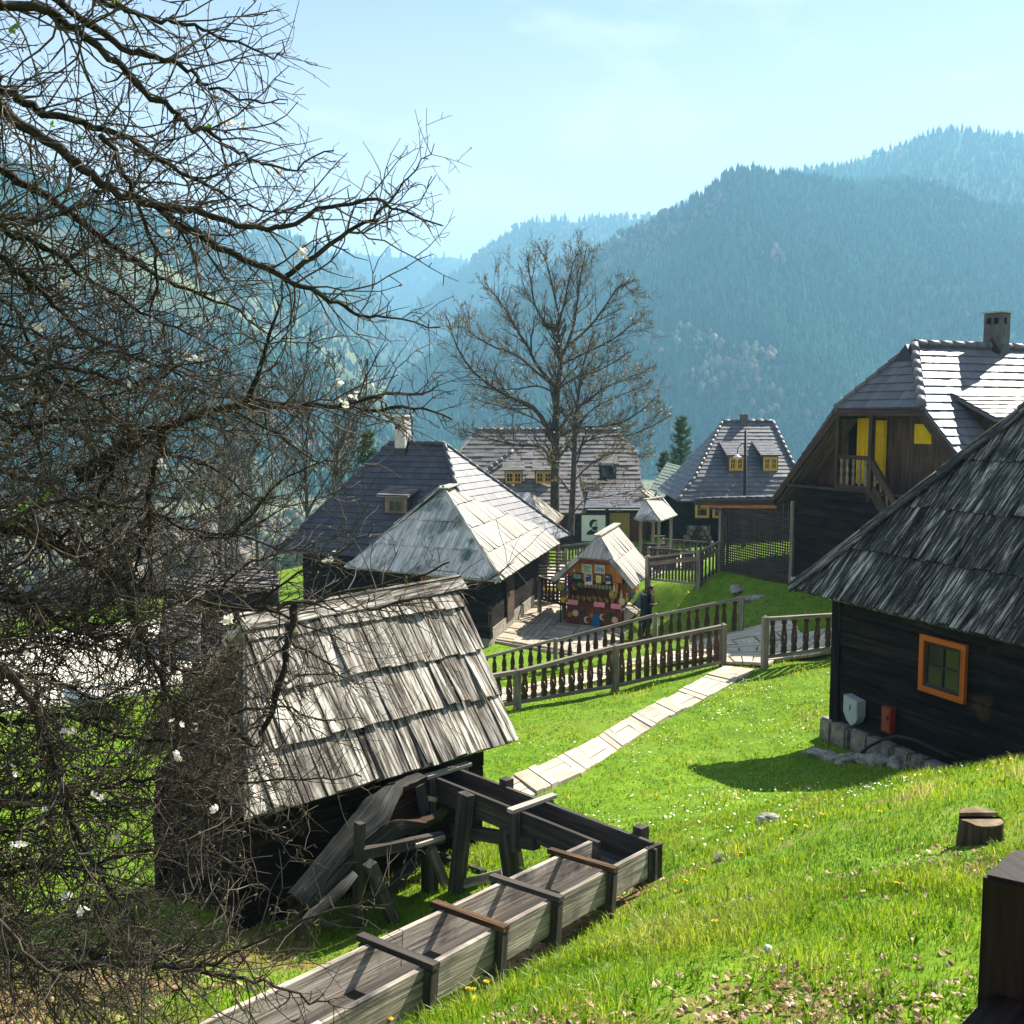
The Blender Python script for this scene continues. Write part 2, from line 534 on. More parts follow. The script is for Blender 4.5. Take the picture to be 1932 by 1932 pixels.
MAT['red_cloth'] = plain('red_cloth', (.50, .03, .03), .8, .1, .3, 30.)
MAT['straw'] = plain('gold_straw', (.42, .30, .06), .9, .1, .4, 40.)
MAT['amber'] = plain('amber_jars', (.30, .12, .02), .3, .5, .4, 30.)
MAT['jar_white'] = plain('pale_jars', (.55, .53, .48), .4, .4, .2, 30.)
MAT['coat'] = plain('dark_coat', (.014, .014, .020), .8, .2, .3, 20.)
MAT['trousers'] = plain('dark_trousers', (.012, .012, .015), .85, .2, .3, 20.)
MAT['skin'] = plain('skin', (.50, .29, .20), .6, .3, .05)
MAT['hair'] = plain('brown_hair', (.035, .018, .012), .6, .3, .4, 40.)
MAT['pack'] = plain('grey_pack', (.07, .09, .13), .8, .2, .4, 20.)
MAT['grass_roof'] = plain('dark_green_roof', (.02, .055, .045), .7, .2, .3, 4.)
MAT['terracotta'] = plain('terracotta', (.24, .075, .032), .8, .2, .2)
MAT['rail_post'] = wood('stained_railing', (.006, .003, .0025), (.016, .009, .007), (.05, .03, .024), gx=2., gy=40., tint=.1, rough=.65, spec=.15, bstr=.5)

def picture_mat(name, stops, sc):
    m = NT(name)
    x, y, z = m.bc()
    n1 = m.noise(m.xyz(m.math('MULTIPLY', x, sc), m.math('MULTIPLY', y, sc * .5), z), 1., 4, .6, .6)
    h = m.math('ADD', m.math('MULTIPLY', x, 1.6), m.math('MULTIPLY', m.math('SUBTRACT', n1, .5), 1.3))
    m.surf(m.ramp(h, stops), .7, .2)
    return m.m
MAT['pic_lake'] = picture_mat('lake_painting', [(.05, (.10, .32, .30)), (.3, (.45, .62, .55)), (.42, (.05, .16, .09)), (.6, (.62, .72, .74))], 14.)
MAT['pic_sea'] = picture_mat('sea_painting', [(.05, (.35, .5, .6)), (.3, (.06, .12, .3)), (.5, (.5, .6, .7)), (.7, (.75, .76, .78))], 16.)
MAT['pic_meadow'] = picture_mat('meadow_painting', [(.05, (.10, .40, .18)), (.3, (.25, .55, .30)), (.5, (.03, .12, .10)), (.62, (.4, .6, .7))], 12.)
MAT['pic_blue'] = picture_mat('blue_flower_painting', [(.1, (.66, .62, .62)), (.25, (.03, .04, .16)), (.62, (.05, .05, .2)), (.75, (.7, .66, .66))], 10.)
MAT['pic_yellow'] = picture_mat('yellow_painting', [(.1, (.45, .42, .08)), (.4, (.62, .56, .2)), (.7, (.7, .66, .35))], 20.)
MAT['pic_bird'] = picture_mat('dark_bird_painting', [(.1, (.5, .58, .62)), (.3, (.02, .03, .08)), (.6, (.04, .06, .14)), (.75, (.6, .68, .72))], 10.)

def leafy(name, stops, trans=.5, attr_pow=1.0, spec=.15, patch=None):
    """thin leaf or blade: tone from bc.z, darker stem towards bc.x=0, sunlight passes through"""
    m = NT(name)
    x, y, z = m.bc()
    col = m.ramp(z, stops)
    if patch:
        n1 = m.noise(m.pos(), patch[0], 4, .6)
        col = m.mix(m.ramp(n1, [(.5, 0.), (.68, patch[2])]), col, patch[1])
    d = m.n('BsdfDiffuse', Color=col)
    t = m.n('BsdfTranslucent', Color=col)
    mx = m.n('MixShader', Fac=trans)
    m.t.links.new(d.outputs[0], mx.inputs[1])
    m.t.links.new(t.outputs[0], mx.inputs[2])
    g = m.n('BsdfGlossy', Color=(1, 1, 1, 1), Roughness=.45)
    m2 = m.n('MixShader', Fac=spec * .2)
    m.t.links.new(mx.outputs[0], m2.inputs[1])
    m.t.links.new(g.outputs[0], m2.inputs[2])
    m.t.links.new(m2.outputs[0], m.out.inputs['Surface'])
    return m.m
MAT['grass'] = leafy('grass_blades', [(0., (.06, .14, .003)), (.45, (.17, .285, .006)), (.8, (.32, .41, .014)), (.93, (.42, .42, .06)), (1., (.50, .42, .18))], .55, patch=(.7, (.34, .34, .04), .75))
MAT['litter'] = leafy('dry_leaves', [(0., (.12, .055, .02)), (.5, (.30, .17, .07)), (1., (.58, .42, .25))], .3)
MAT['dandelion'] = leafy('dandelion_petals', [(0., (.85, .52, .0)), (1., (.95, .66, .01))], .25)
MAT['daisy'] = leafy('daisy_petals', [(0., (.75, .75, .72)), (1., (.85, .85, .80))], .3)
MAT['bud'] = leafy('spring_buds', [(0., (.16, .13, .04)), (.5, (.26, .22, .07)), (1., (.34, .26, .10))], .4)
MAT['young_leaf'] = leafy('young_leaves', [(0., (.10, .24, .012)), (1., (.30, .42, .03))], .5)
MAT['blossom'] = leafy('plum_blossom', [(0., (.80, .72, .66)), (.8, (.86, .82, .76)), (1., (.72, .60, .22))], .35)
MAT['needles'] = leafy('pine_needles', [(0., (.020, .055, .018)), (.6, (.055, .12, .035)), (1., (.11, .19, .05))], .25)
MAT['forest'] = leafy('forest_crowns', [(0., (.008, .055, .05)), (.45, (.022, .13, .10)), (.74, (.06, .24, .15)), (.78, (.17, .155, .125)), (.9, (.23, .19, .16)), (1., (.14, .19, .09))], .15, spec=0.)
MAT['ivy'] = leafy('shrub_leaves', [(0., (.07, .17, .006)), (1., (.20, .33, .012))], .6, spec=0.)

def ground_mat():
    m = NT('meadow_ground')
    v = m.pos()
    a = m.n('Attribute', attribute_name='cover')
    sx = m.n('SeparateXYZ', Vector=a.outputs['Vector'])
    dry, gravel, far = sx.outputs['X'], sx.outputs['Y'], sx.outputs['Z']
    n1 = m.noise(v, 2.2, 6, .65)
    n2 = m.noise(v, 14., 5, .7)
    n3 = m.noise(v, .35, 4, .6)
    grass = m.ramp(m.math('ADD', m.math('MULTIPLY', n1, .5), m.math('MULTIPLY', n2, .5)), [(.32, (.035, .08, .004)), (.5, (.10, .19, .008)), (.66, (.19, .28, .02))])
    grass = m.mix(m.ramp(n3, [(.5, 0.), (.7, .5)]), grass, (.16, .21, .03))
    soil = m.ramp(n2, [(.3, (.07, .04, .018)), (.55, (.20, .125, .06)), (.72, (.36, .25, .13))])
    f = m.math('ADD', dry, m.math('MULTIPLY', m.math('SUBTRACT', n1, .5), 1.3), True)
    f = m.ramp(f, [(.38, 0.), (.62, 1.)])
    col = m.mix(f, grass, soil)
    pale = m.ramp(n2, [(.3, (.52, .47, .40)), (.7, (.72, .68, .60))])
    g = m.ramp(m.math('ADD', gravel, m.math('MULTIPLY', m.math('SUBTRACT', n1, .5), .3)), [(.45, 0.), (.55, 1.)])
    col = m.mix(g, col, pale)
    nf = m.noise(v, .012, 5, .6)
    fcol = m.ramp(nf, [(.35, (.07, .085, .045)), (.5, (.13, .13, .07)), (.62, (.19, .20, .10)), (.7, (.15, .12, .085))])
    col = m.mix(far, col, fcol)
    m.surf(col, .95, .1, bump=n2, bstr=.5, bdist=.03)
    return m.m
MAT['ground'] = ground_mat()

def hill_mat(name, c1, c2, c3, meadow=None, mlo=.6, mhi=.64):
    m = NT(name)
    v = m.pos()
    n1 = m.noise(v, .004, 6, .62)
    n2 = m.noise(v, .03, 6, .7)
    col = m.ramp(m.math('ADD', m.math('MULTIPLY', n1, .5), m.math('MULTIPLY', n2, .5)), [(.35, c1), (.52, c2), (.66, c3)])
    if meadow:
        col = m.mix(m.ramp(m.noise(v, .0055, 3, .5), [(mlo, 0.), (mhi, 1.)]), col, meadow)
    m.surf(col, 1.0, .0)
    return m.m
MAT['hill'] = hill_mat('forest_floor', (.025, .10, .08), (.06, .15, .11), (.22, .19, .165))
MAT['hill_left'] = hill_mat('valley_slope', (.025, .055, .032), (.06, .075, .04), (.15, .115, .085), meadow=(.15, .17, .075), mlo=.57, mhi=.62)
MAT['rocky'] = hill_mat('far_forest', (.03, .06, .04), (.06, .08, .055), (.13, .11, .09))
# ------------------------------------------------------------------ terrain
CTRL = [
    (0, -10, -1.2), (-6, -8, -1.3), (6, -8, -1.0), (0, 0, -1.68), (2.5, 0, -1.62), (-2.5, 0, -1.9), (8, 0, -1.3), (-9, 0, -2.8),
    tuple(at(966, 1932, 4.87)), (1.5, 3, -2.42), (3.36, 7.1, -3.10), (2.3, 5, -2.72), (0.6, 6.6, -3.55), (-0.9, 5.4, -3.60), (-2.2, 5.2, -3.65),
    (1.5, 8.9, -4.10), (2.6, 8.5, -3.75), (5.2, 11, -3.80), (6.6, 11.2, -3.75), (3.6, 11.2, -4.3), (-0.3, 7.6, -4.50), (0.7, 9.6, -4.80), (-1.2, 9.0, -5.0), (-.5, 9.5, -4.92), (-.9, 10.6, -5.0), (.1, 8.6, -4.62), (-.2, 11.5, -5.0),
    (-2.4, 7.6, -4.45), (-3.3, 7, -4.0), (-5, 7, -4.4), (-1.8, 11, -5.15), (-3, 10, -5.15), (-4, 12, -5.5), (0.2, 12.8, -5.25), (-6, 11, -5.5),
    tuple(atz(960, 1500, -5.42)), tuple(atz(1170, 1390, -5.46)), tuple(atz(1300, 1310, -5.40)), tuple(atz(1400, 1262, -5.28)), tuple(atz(1355, 1455, -5.5)),
    (5.3, 17.3, -5.5), (5.0, 16, -5.5), (6.0, 15.4, -5.35), (6.9, 13.6, -4.9), (7.0, 17, -5.4), (9, 20, -5.0), (10, 14, -4.3), (12, 10, -3.2),
    tuple(atz(977, 1337, -5.60)), tuple(atz(1160, 1305, -5.55)), tuple(atz(1363, 1258, -5.38)), tuple(atz(1442, 1262, -5.25)), (6.4, 20.5, -5.2),
    (3.4, 23.4, -5.55), (1.2, 23.5, -6.2), (-.6, 23.5, -6.7),
    tuple(atz(1398, 1200, -5.62)), tuple(atz(1236, 1236, -6.3)), tuple(atz(1048, 1270, -6.85)), tuple(atz(905, 1300, -7.1)),
    (0, 31, -7.15), (3, 31, -7.12), (0, 36, -7.15), (3, 38, -7.15), (-5, 34, -7.2), (-8, 36, -7.6), (4.8, 34, -6.9), (5.5, 38, -6.7),
    tuple(at(1318, 1109, 33.8)), tuple(at(1230, 1100, 35.5)), (7.05, 34.1, -5.05), (8.5, 30.5, -5.0), (7.3, 29, -5.3), (6.2, 28, -5.5), (8.6, 26, -5.0), (11, 24, -4.6), (14, 30, -4.6),
    (0, 45, -7.1), (5, 44, -6.6), (8, 46, -6.2), (3, 56, -7.25), (8, 54, -6.6), (14, 55, -6.5), (-3, 60, -7.3), (22, 60, -6.0), (22, 40, -4.2), (20, 20, -2.8), (16, 8, -1.6),
    (-14, 35, -7.6), (-20, 38, -8.4), (-10, 25, -7.2), (-6, 18, -6.2), (-12, 18, -6.4), (-15, 8, -5.0), (-25, 20, -8), (-18, 55, -9.5), (-35, 35, -10), (-8, 50, -8.2),
    (0, 80, -9), (-20, 80, -13), (20, 80, -8.5), (40, 60, -6), (40, 30, -2), (30, 5, .5), (0, 110, -14), (-40, 110, -20), (40, 110, -14), (-45, 60, -15), (-40, 5, -8), (15, -10, -.3), (-18, -10, -3),
]
_P = np.array([[p[0], p[1]] for p in CTRL])
_V = np.array([p[2] for p in CTRL])
def _phi(r2):
    return np.where(r2 < 1e-9, 0.0, .5 * r2 * np.log(np.maximum(r2, 1e-9)))
_n = len(_P)
_D = ((_P[:, None, :] - _P[None, :, :]) ** 2).sum(-1)
_A = np.zeros((_n + 3, _n + 3))
_A[:_n, :_n] = _phi(_D) + np.eye(_n) * 0.6
_A[:_n, _n] = 1
_A[:_n, _n + 1:] = _P
_A[_n:, :_n] = _A[:_n, _n:].T
_W = np.linalg.solve(_A, np.concatenate([_V, np.zeros(3)]))
def gz_np(x, y):
    """ground height for arrays"""
    x = np.asarray(x, float); y = np.asarray(y, float)
    sh = x.shape
    q = np.stack([x.ravel(), y.ravel()], -1)
    out = np.empty(len(q))
    for i in range(0, len(q), 20000):
        c = q[i:i + 20000]
        r2 = ((c[:, None, :] - _P[None]) ** 2).sum(-1)
        out[i:i + 20000] = _phi(r2) @ _W[:_n] + _W[_n] + c @ _W[_n + 1:]
    z = out.reshape(sh)
    # beyond the village the land falls to the valley floor
    d = np.sqrt(x ** 2 + (y - 30) ** 2)
    t = np.clip((d - 65) / 45, 0, 1)
    t = t * t * (3 - 2 * t)
    zv = -12 - 38 * (1 - np.exp(-np.maximum(d - 70, 0) / 190.)) + .12 * np.clip(x, -60, 200) * np.exp(-d / 400)
    return np.where(t > 0, z * (1 - t) + zv * t, z)
def gz(x, y):
    return float(gz_np(np.array([x]), np.array([y]))[0])

def grid_axis(vals):
    out = []
    for a, b, st in vals:
        n = max(1, int(round((b - a) / st)))
        out += list(np.linspace(a, b, n, endpoint=False))
    return np.array(out + [vals[-1][1]])
gx_ = grid_axis([(-3000, -600, 240), (-600, -120, 40), (-120, -40, 6), (-40, -14, 1.2), (-14, 14, .22), (14, 40, 1.2), (40, 120, 6), (120, 600, 40), (600, 3000, 240)])
gy_ = grid_axis([(-400, -40, 40), (-40, -8, 4), (-8, 1, .6), (1, 26, .22), (26, 48, .6), (48, 120, 4), (120, 800, 40), (800, 6000, 260)])
GX, GY = np.meshgrid(gx_, gy_)
GZ = gz_np(GX, GY)
rs = np.random.RandomState(4)
near = (np.abs(GX) < 14) & (GY > 0) & (GY < 26)
_b = [mnoise.noise((x * .9, y * .9, 3.1)) * .05 + mnoise.noise((x * 2.6, y * 2.6, 7.7)) * .018 for x, y in zip(GX[near], GY[near])]
GZ[near] += np.array(_b)

def blob(x, y, cx, cy, rx, ry, rot=0.0):
    dx, dy = x - cx, y - cy
    a, b = dx * math.cos(rot) + dy * math.sin(rot), -dx * math.sin(rot) + dy * math.cos(rot)
    return np.exp(-((a / rx) ** 2 + (b / ry) ** 2))
def cover_np(x, y):
    dry = .10 + .80 * blob(x, y, -3.9, 6.5, 1.9, 2.0) + .55 * blob(x, y, .35, 8.9, .9, .7) + .4 * blob(x, y, -0.4, 8.2, .7, .6)
    dry = dry + .42 * blob(x, y, 1.4, 4.6, .5, .5) + .40 * blob(x, y, 2.2, 3.6, .7, .5) + .36 * blob(x, y, 3.2, 6.8, .7, .5) + .4 * blob(x, y, .1, 4.6, .5, .6) + .35 * blob(x, y, 1.35, 7.0, .5, .5)
    dry = dry + .28 * blob(x, y, 3.8, 9.8, 1.7, 1.2) + .45 * blob(x, y, -2.6, 9.4, 1.2, 1.0) + .5 * blob(x, y, 6.2, 12.6, 1.2, .7)
    nz_ = np.zeros(dry.shape)
    m_ = (np.abs(x) < 20) & (y > 1) & (y < 30)
    nz_[m_] = [mnoise.noise((a * .8, b * .8, 33.)) + .6 * mnoise.noise((a * 2.1, b * 2.1, 5.)) for a, b in zip(x[m_], y[m_])]
    dry = dry + .85 * np.clip(nz_ - .17, 0, .8) * (1.25 - np.clip(y / 20., 0, 1))
    gravel = np.zeros_like(dry)
    gravel = np.maximum(gravel, 1.15 * blob(x, y, -14.5, 33, 7.5, 9.0))
    gravel = np.maximum(gravel, 1.1 * blob(x, y, 4.2, 45.5, 5.0, 3.2))
    gravel = np.maximum(gravel, 1.1 * blob(x, y, 6.6, 38.6, 2.6, 1.6, .4))
    d = np.sqrt(x ** 2 + (y - 30) ** 2)
    far = np.clip((d - 50) / 50, 0, 1)
    return dry, gravel, far

nx, ny = len(gx_), len(gy_)
verts = np.stack([GX.ravel(), GY.ravel(), GZ.ravel()], -1)
idx = np.arange(nx * ny).reshape(ny, nx)
quads = np.stack([idx[:-1, :-1], idx[:-1, 1:], idx[1:, 1:], idx[1:, :-1]], -1).reshape(-1, 4)
def np_mesh(name, verts, faces, mat, attrs=None, smooth=False):
    """verts (n,3), faces (m,k) all with k corners"""
    me = bpy.data.meshes.new(name)
    k = faces.shape[1]
    me.vertices.add(len(verts))
    me.vertices.foreach_set('co', verts.astype(np.float32).ravel())
    me.loops.add(faces.size)
    me.loops.foreach_set('vertex_index', faces.astype(np.int32).ravel())
    me.polygons.add(len(faces))
    me.polygons.foreach_set('loop_start', np.arange(0, faces.size, k, dtype=np.int32))
    me.polygons.foreach_set('loop_total', np.full(len(faces), k, dtype=np.int32))
    if smooth:
        me.polygons.foreach_set('use_smooth', np.ones(len(faces), dtype=bool))
    me.update(calc_edges=True)
    for an, arr in (attrs or {}).items():
        a = me.attributes.new(an, 'FLOAT_VECTOR', 'POINT')
        a.data.foreach_set('vector', arr.astype(np.float32).ravel())
    me.materials.append(mat)
    o = bpy.data.objects.new(name, me)
    COL.objects.link(o)
    return o
cv = np.stack(cover_np(GX.ravel(), GY.ravel()), -1)
ground = np_mesh('ground', verts, quads, MAT['ground'], {'cover': cv}, smooth=True)
tag(ground, kind='structure')

# ------------------------------------------------------------------ hills and their woods
def hill(sil, dist, foot_y, foot_z, mat, nz_amp, seed, spread=1.0, nu=150, nv=46, name='hills', pw=.92):
    """ridge drawn by survey points (u, v) at distance dist(u); slope runs down to the foot in front and falls away behind"""
    us = np.array([p[0] for p in sil], float)
    vv = np.array([p[1] for p in sil], float)
    U = np.linspace(us[0], us[-1], nu)
    V = np.interp(U, us, vv)
    rows = []
    for j in range(nv + 9):
        t = j / nv
        row = []
        for i in range(nu):
            D = dist(U[i]) if callable(dist) else dist
            R = at(U[i], V[i], D)
            fy = foot_y(U[i]) if callable(foot_y) else foot_y
            F = Vector((R.x * (fy / D) * spread, fy, foot_z))
            if t <= 1:
                P = F.lerp(R, t)
                P.z = foot_z + (R.z - foot_z) * (t ** pw)
                q = Vector((P.x * .004 + seed, P.y * .004, seed * 3.3))
                w = math.sin(PI * min(1, t * 1.0)) ** .7
                h = mnoise.fractal(q, .9, 2.1, 5) * nz_amp
                q2 = Vector((P.x * .0016 + seed * 2, P.y * .0006, seed))
                h += mnoise.noise(q2) * nz_amp * 1.4
                P.z += h * w
                P.y += mnoise.noise(q2 * 1.7 + Vector((9, 9, 9))) * nz_amp * 1.6 * w
            else:
                k = (t - 1) * nv / 9
                P = Vector((R.x * (1 + .05 * k), R.y + 300 * k, R.z - (R.z - foot_z) * .8 * k ** 1.3))
            row.append(P)
        rows.append(row)
    A = np.array([[tuple(p) for p in r] for r in rows])
    ny_, nx_ = A.shape[:2]
    ii = np.arange(nx_ * ny_).reshape(ny_, nx_)
    q = np.stack([ii[:-1, :-1], ii[:-1, 1:], ii[1:, 1:], ii[1:, :-1]], -1).reshape(-1, 4)
    o = np_mesh(name, A.reshape(-1, 3), q, mat, smooth=True)
    tag(o, kind='structure')
    return A[:nv + 2]

FOREST_V, FOREST_F, FOREST_A = [], [], []
_fk = [0]
def crowns(A, count, h0, h1, seed, decid=.18, top_bias=0.0, tmin=0.0, clear=None):
    """woods on a hill grid A: pointed conifers and rounded bare crowns, all one mesh of many crowns"""
    r = np.random.RandomState(seed)
    ny_, nx_ = A.shape[:2]
    fi = r.rand(count) * (nx_ - 1.001)
    fj = (tmin + (1 - tmin) * r.rand(count) ** (1 - top_bias)) * (ny_ - 1.001)
    i0, j0 = fi.astype(int), fj.astype(int)
    a, b = (fi - i0)[:, None], (fj - j0)[:, None]
    P = (A[j0, i0] * (1 - a) + A[j0, i0 + 1] * a) * (1 - b) + (A[j0 + 1, i0] * (1 - a) + A[j0 + 1, i0 + 1] * a) * b
    if clear is not None:
        cn = np.array([mnoise.fractal(Vector((p[0] * .0045 + seed, p[1] * .0045, seed)), 1.0, 2.0, 3) for p in P])
        keep_ = (cn < clear) | (fj > .72 * ny_)
        P = P[keep_]
    n = len(P)
    cl = np.array([mnoise.noise(Vector((p[0] * .008 + 5 + seed, p[1] * .008, 2.0 + seed))) + .5 * mnoise.noise(Vector((p[0] * .03, p[1] * .03, seed))) for p in P])
    isd = (r.rand(n) + cl * .55) < decid
    H = r.uniform(h0, h1, n) * (1 + .25 * cl)
    W = np.where(isd, H * r.uniform(.30, .42, n), H * r.uniform(.16, .25, n))
    tone = np.where(isd, r.uniform(.80, 1.0, n), np.clip(r.uniform(.0, .74, n) * .62 + .17 + cl * .55, 0, .74))
    m = 6
    ang = np.linspace(0, 2 * PI, m, endpoint=False)
    ringsC = [(.05, .75), (.38, 1.0 * .72), (.36, .98), (.68, .42), (.66, .62), (1.0, 0.02)]
    ringsC = [(.06, .9), (.45, .52), (.43, .78), (.8, .2), (1.02, .01)]
    ringsD = [(.12, .35), (.35, .9), (.62, 1.0), (.85, .62), (1.0, .15)]
    Vt = np.empty((n, 5, m, 3))
    for k in range(5):
        hk = np.where(isd, ringsD[k][0], ringsC[k][0]) * H
        wk = np.where(isd, ringsD[k][1], ringsC[k][1]) * W
        for q in range(m):
            jr = wk * np.where(isd, r.uniform(.35, 1.45, n), r.uniform(.65, 1.3, n))
            Vt[:, k, q, 0] = P[:, 0] + math.cos(ang[q] + k * .5) * jr
            Vt[:, k, q, 1] = P[:, 1] + math.sin(ang[q] + k * .5) * jr
            Vt[:, k, q, 2] = P[:, 2] + hk + r.uniform(-.04, .04, n) * H
    base = np.arange(n)[:, None, None] * (5 * m)
    k = np.arange(4)[:, None] * m
    q = np.arange(m)[None, :]
    q2 = (q + 1) % m
    F = np.stack([k + q, k + q2, k + m + q2, k + m + q], -1)          # 4,m,4
    F = (base[..., None] + F[None].reshape(1, 4, m, 4)).reshape(-1, 4)
    FOREST_V.append(Vt.reshape(-1, 3))
    FOREST_F.append(F + _fk[0])
    at_ = np.zeros((n, 5 * m, 3))
    at_[..., 2] = np.clip(tone[:, None] + r.uniform(-.03, .03, (n, 5 * m)), 0, 1)
    FOREST_A.append(at_.reshape(-1, 3))
    _fk[0] += n * 5 * m

S1 = [(560, 880), (640, 815), (720, 742), (790, 690), (860, 632), (980, 546), (1060, 500), (1140, 464), (1240, 412), (1320, 372), (1366, 337), (1392, 324), (1450, 328), (1530, 338), (1620, 352), (1720, 346), (1790, 362), (1850, 392), (1932, 408), (2100, 430), (2400, 420)]
A1 = hill(S1, lambda u: 1150 + .25 * abs(u - 1400), lambda u: 780, -62, MAT['hill'], 40, 1.3, spread=1.15, nu=200, nv=60)
S2 = [(1250, 440), (1380, 380), (1460, 332), (1520, 322), (1580, 315), (1700, 277), (1760, 252), (1800, 246), (1850, 250), (1932, 262), (2100, 240), (2400, 300)]
A2 = hill(S2, 1750, 1100, 40, MAT['hill'], 30, 4.1, nu=110, nv=30)
S3 = [(640, 700), (770, 590), (830, 540), (880, 503), (920, 472), (960, 443), (1000, 421), (1050, 417), (1090, 420), (1150, 413), (1200, 414), (1240, 404), (1290, 390), (1400, 360), (1600, 340)]
A3 = hill(S3, 2450, 1700, -60, MAT['rocky'], 60, 7.7, nu=120, nv=34)
S4 = [(380, 520), (480, 490), (560, 478), (660, 478), (720, 484), (800, 488), (850, 485), (890, 494), (960, 520), (1060, 540)]
A4 = hill(S4, 3350, 2600, -60, MAT['rocky'], 60, 9.2, nu=90, nv=24)
S6 = [(-300, 360), (100, 380), (250, 398), (344, 414), (430, 436), (537, 442), (602, 466), (680, 520), (740, 590), (800, 660), (860, 720)]
A6 = hill(S6, 2050, 1400, -60, MAT['rocky'], 50, 12.4, nu=110, nv=34)
S5 = [(-700, 120), (-300, 210), (-100, 258), (0, 298), (129, 358), (258, 408), (387, 460), (480, 508), (560, 556), (640, 620), (720, 700), (780, 770), (830, 810)]
A5 = hill(S5, lambda u: 1000 + .5 * max(0, u), lambda u: 600, -56, MAT['hill_left'], 26, 15.8, spread=1.1, nu=170, nv=54)
crowns(A1, 30000, 6.5, 13, 1, decid=-.12)
crowns(A2, 7000, 9, 16, 2, decid=-.1, top_bias=.2)
crowns(A3, 3600, 13, 24, 3, decid=.1, top_bias=.35)
crowns(A4, 700, 20, 34, 4, decid=.1, top_bias=.6)
crowns(A6, 3200, 12, 20, 6, decid=.1, top_bias=.3)
crowns(A5, 13000, 7, 13, 5, decid=-.05, clear=.12)
_vx, _vy = np.meshgrid(np.linspace(-190, -14, 50), np.linspace(84, 430, 60))
_vg = np.stack([_vx * (.5 + _vy / 430), _vy, gz_np(_vx * (.5 + _vy / 430), _vy)], -1)
crowns(_vg, 2600, 5, 9, 8, decid=1.6, clear=.14)
wood_o = np_mesh('forest', np.concatenate(FOREST_V), np.concatenate(FOREST_F), MAT['forest'], {'bc': np.concatenate(FOREST_A)})
tag(wood_o, 'dense conifer and bare broadleaf woods covering the mountain slopes', 'forest', kind='stuff')
del FOREST_V, FOREST_F, FOREST_A

# ------------------------------------------------------------------ haze in the valley air
HZ = MB(1)
HZ.obox((-3400, -500, -80), (6800, 0, 0), (0, 7000, 0), (0, 0, 660))
hm = bpy.data.materials.new('valley_haze')
hm.use_nodes = True
hm.node_tree.nodes.clear()
h_out = hm.node_tree.nodes.new('ShaderNodeOutputMaterial')
h_vol = hm.node_tree.nodes.new('ShaderNodeVolumePrincipled')
h_vol.inputs['Color'].default_value = (.27, .59, .86, 1)
h_vol.inputs['Density'].default_value = .00042
h_vol.inputs['Anisotropy'].default_value = .15
hm.node_tree.links.new(h_vol.outputs[0], h_out.inputs['Volume'])
haze = HZ.build('haze', hm, kind='stuff')
haze['label'] = 'thin blue haze filling the valley air'
# ------------------------------------------------------------------ buildings
def window(parent, p, u, w, h, out, fmat, name='window', fw=.09, bars=(1, 1), depth=.06, bmat=None):
    """framed window on a wall: p = lower left corner, u = unit vector along the wall, out = outward normal"""
    p, u, out = Vector(p), Vector(u), Vector(out)
    g = MB(3)
    g.obox(p + u * fw * .8 + Z * fw * .8 + out * .004, u * (w - fw * 1.6), Z * (h - fw * 1.6), out * .012)
    pane = g.build(name, MAT['glass'], parent)
    f = MB(5)
    f.obox(p + out * .002, u * w, Z * fw, out * depth)
    f.obox(p + Z * (h - fw) + out * .002, u * w, Z * fw, out * depth)
    f.obox(p + Z * fw + out * .002, Z * (h - 2 * fw), u * fw, out * depth)
    f.obox(p + u * (w - fw) + Z * fw + out * .002, Z * (h - 2 * fw), u * fw, out * depth)
    f.build('frame', fmat, pane)
    b = MB(6)
    nx, nz = bars
    for i in range(nx):
        x = fw + (w - 2 * fw) * (i + 1) / (nx + 1)
        b.obox(p + u * (x - .015) + Z * fw + out * .017, Z * (h - 2 * fw), u * .03, out * .02)
    for i in range(nz):
        z = fw + (h - 2 * fw) * (i + 1) / (nz + 1)
        b.obox(p + u * fw + Z * (z - .014) + out * .018, u * (w - 2 * fw), Z * .028, out * .016)
    b.build('glazing_bar', bmat or fmat, pane)
    return pane
def flat(v):
    v = Vector(v); v.z = 0
    return v.normalized()

# ---- log house on the right, shingle roof in the shade -------------------------------------------------
RE0 = at(1497, 1112, 17.7)
RE1 = atz(1932, 1218, RE0.z)
Rd = flat(RE1 - RE0)
Rw = Vector((-Rd.y, Rd.x, 0))          # into the house
if Rw.x < 0: Rw = -Rw
RL, RR = 10.0, 4.1
log_house = thing('log_house', 'dark tarred log house with steep shaded shingle roof and one orange framed window', 'house', (RE0.x + 3, RE0.y - 3, -5.4))
up = Z * 5.1
e0, e1 = RE0, RE0 + Rd * RL
e2, e3 = RE0 + Rw * 2 * RR + Rd * RL, RE0 + Rw * 2 * RR
r0, r1 = RE0 + (Rd + Rw) * RR + up, RE0 + Rd * (RL - RR) + Rw * RR + up
mb = MB(11)
roof(mb, [e0, e1, r1, r0], .98, .15, .022, .05, .04, over=.10, wvar=.45, gap=.012)
roof(mb, [e3, e0, r0], .98, .26, .022, .05, .05, over=.10)
roof(mb, [e2, e3, r0, r1], .98, .4, .022, .05, .05, over=.10)
roof(mb, [e1, e2, r1], .98, .4, .022, .05, .05, over=.10)
rroof = mb.build('roof', MAT['shingle_dark'], log_house)
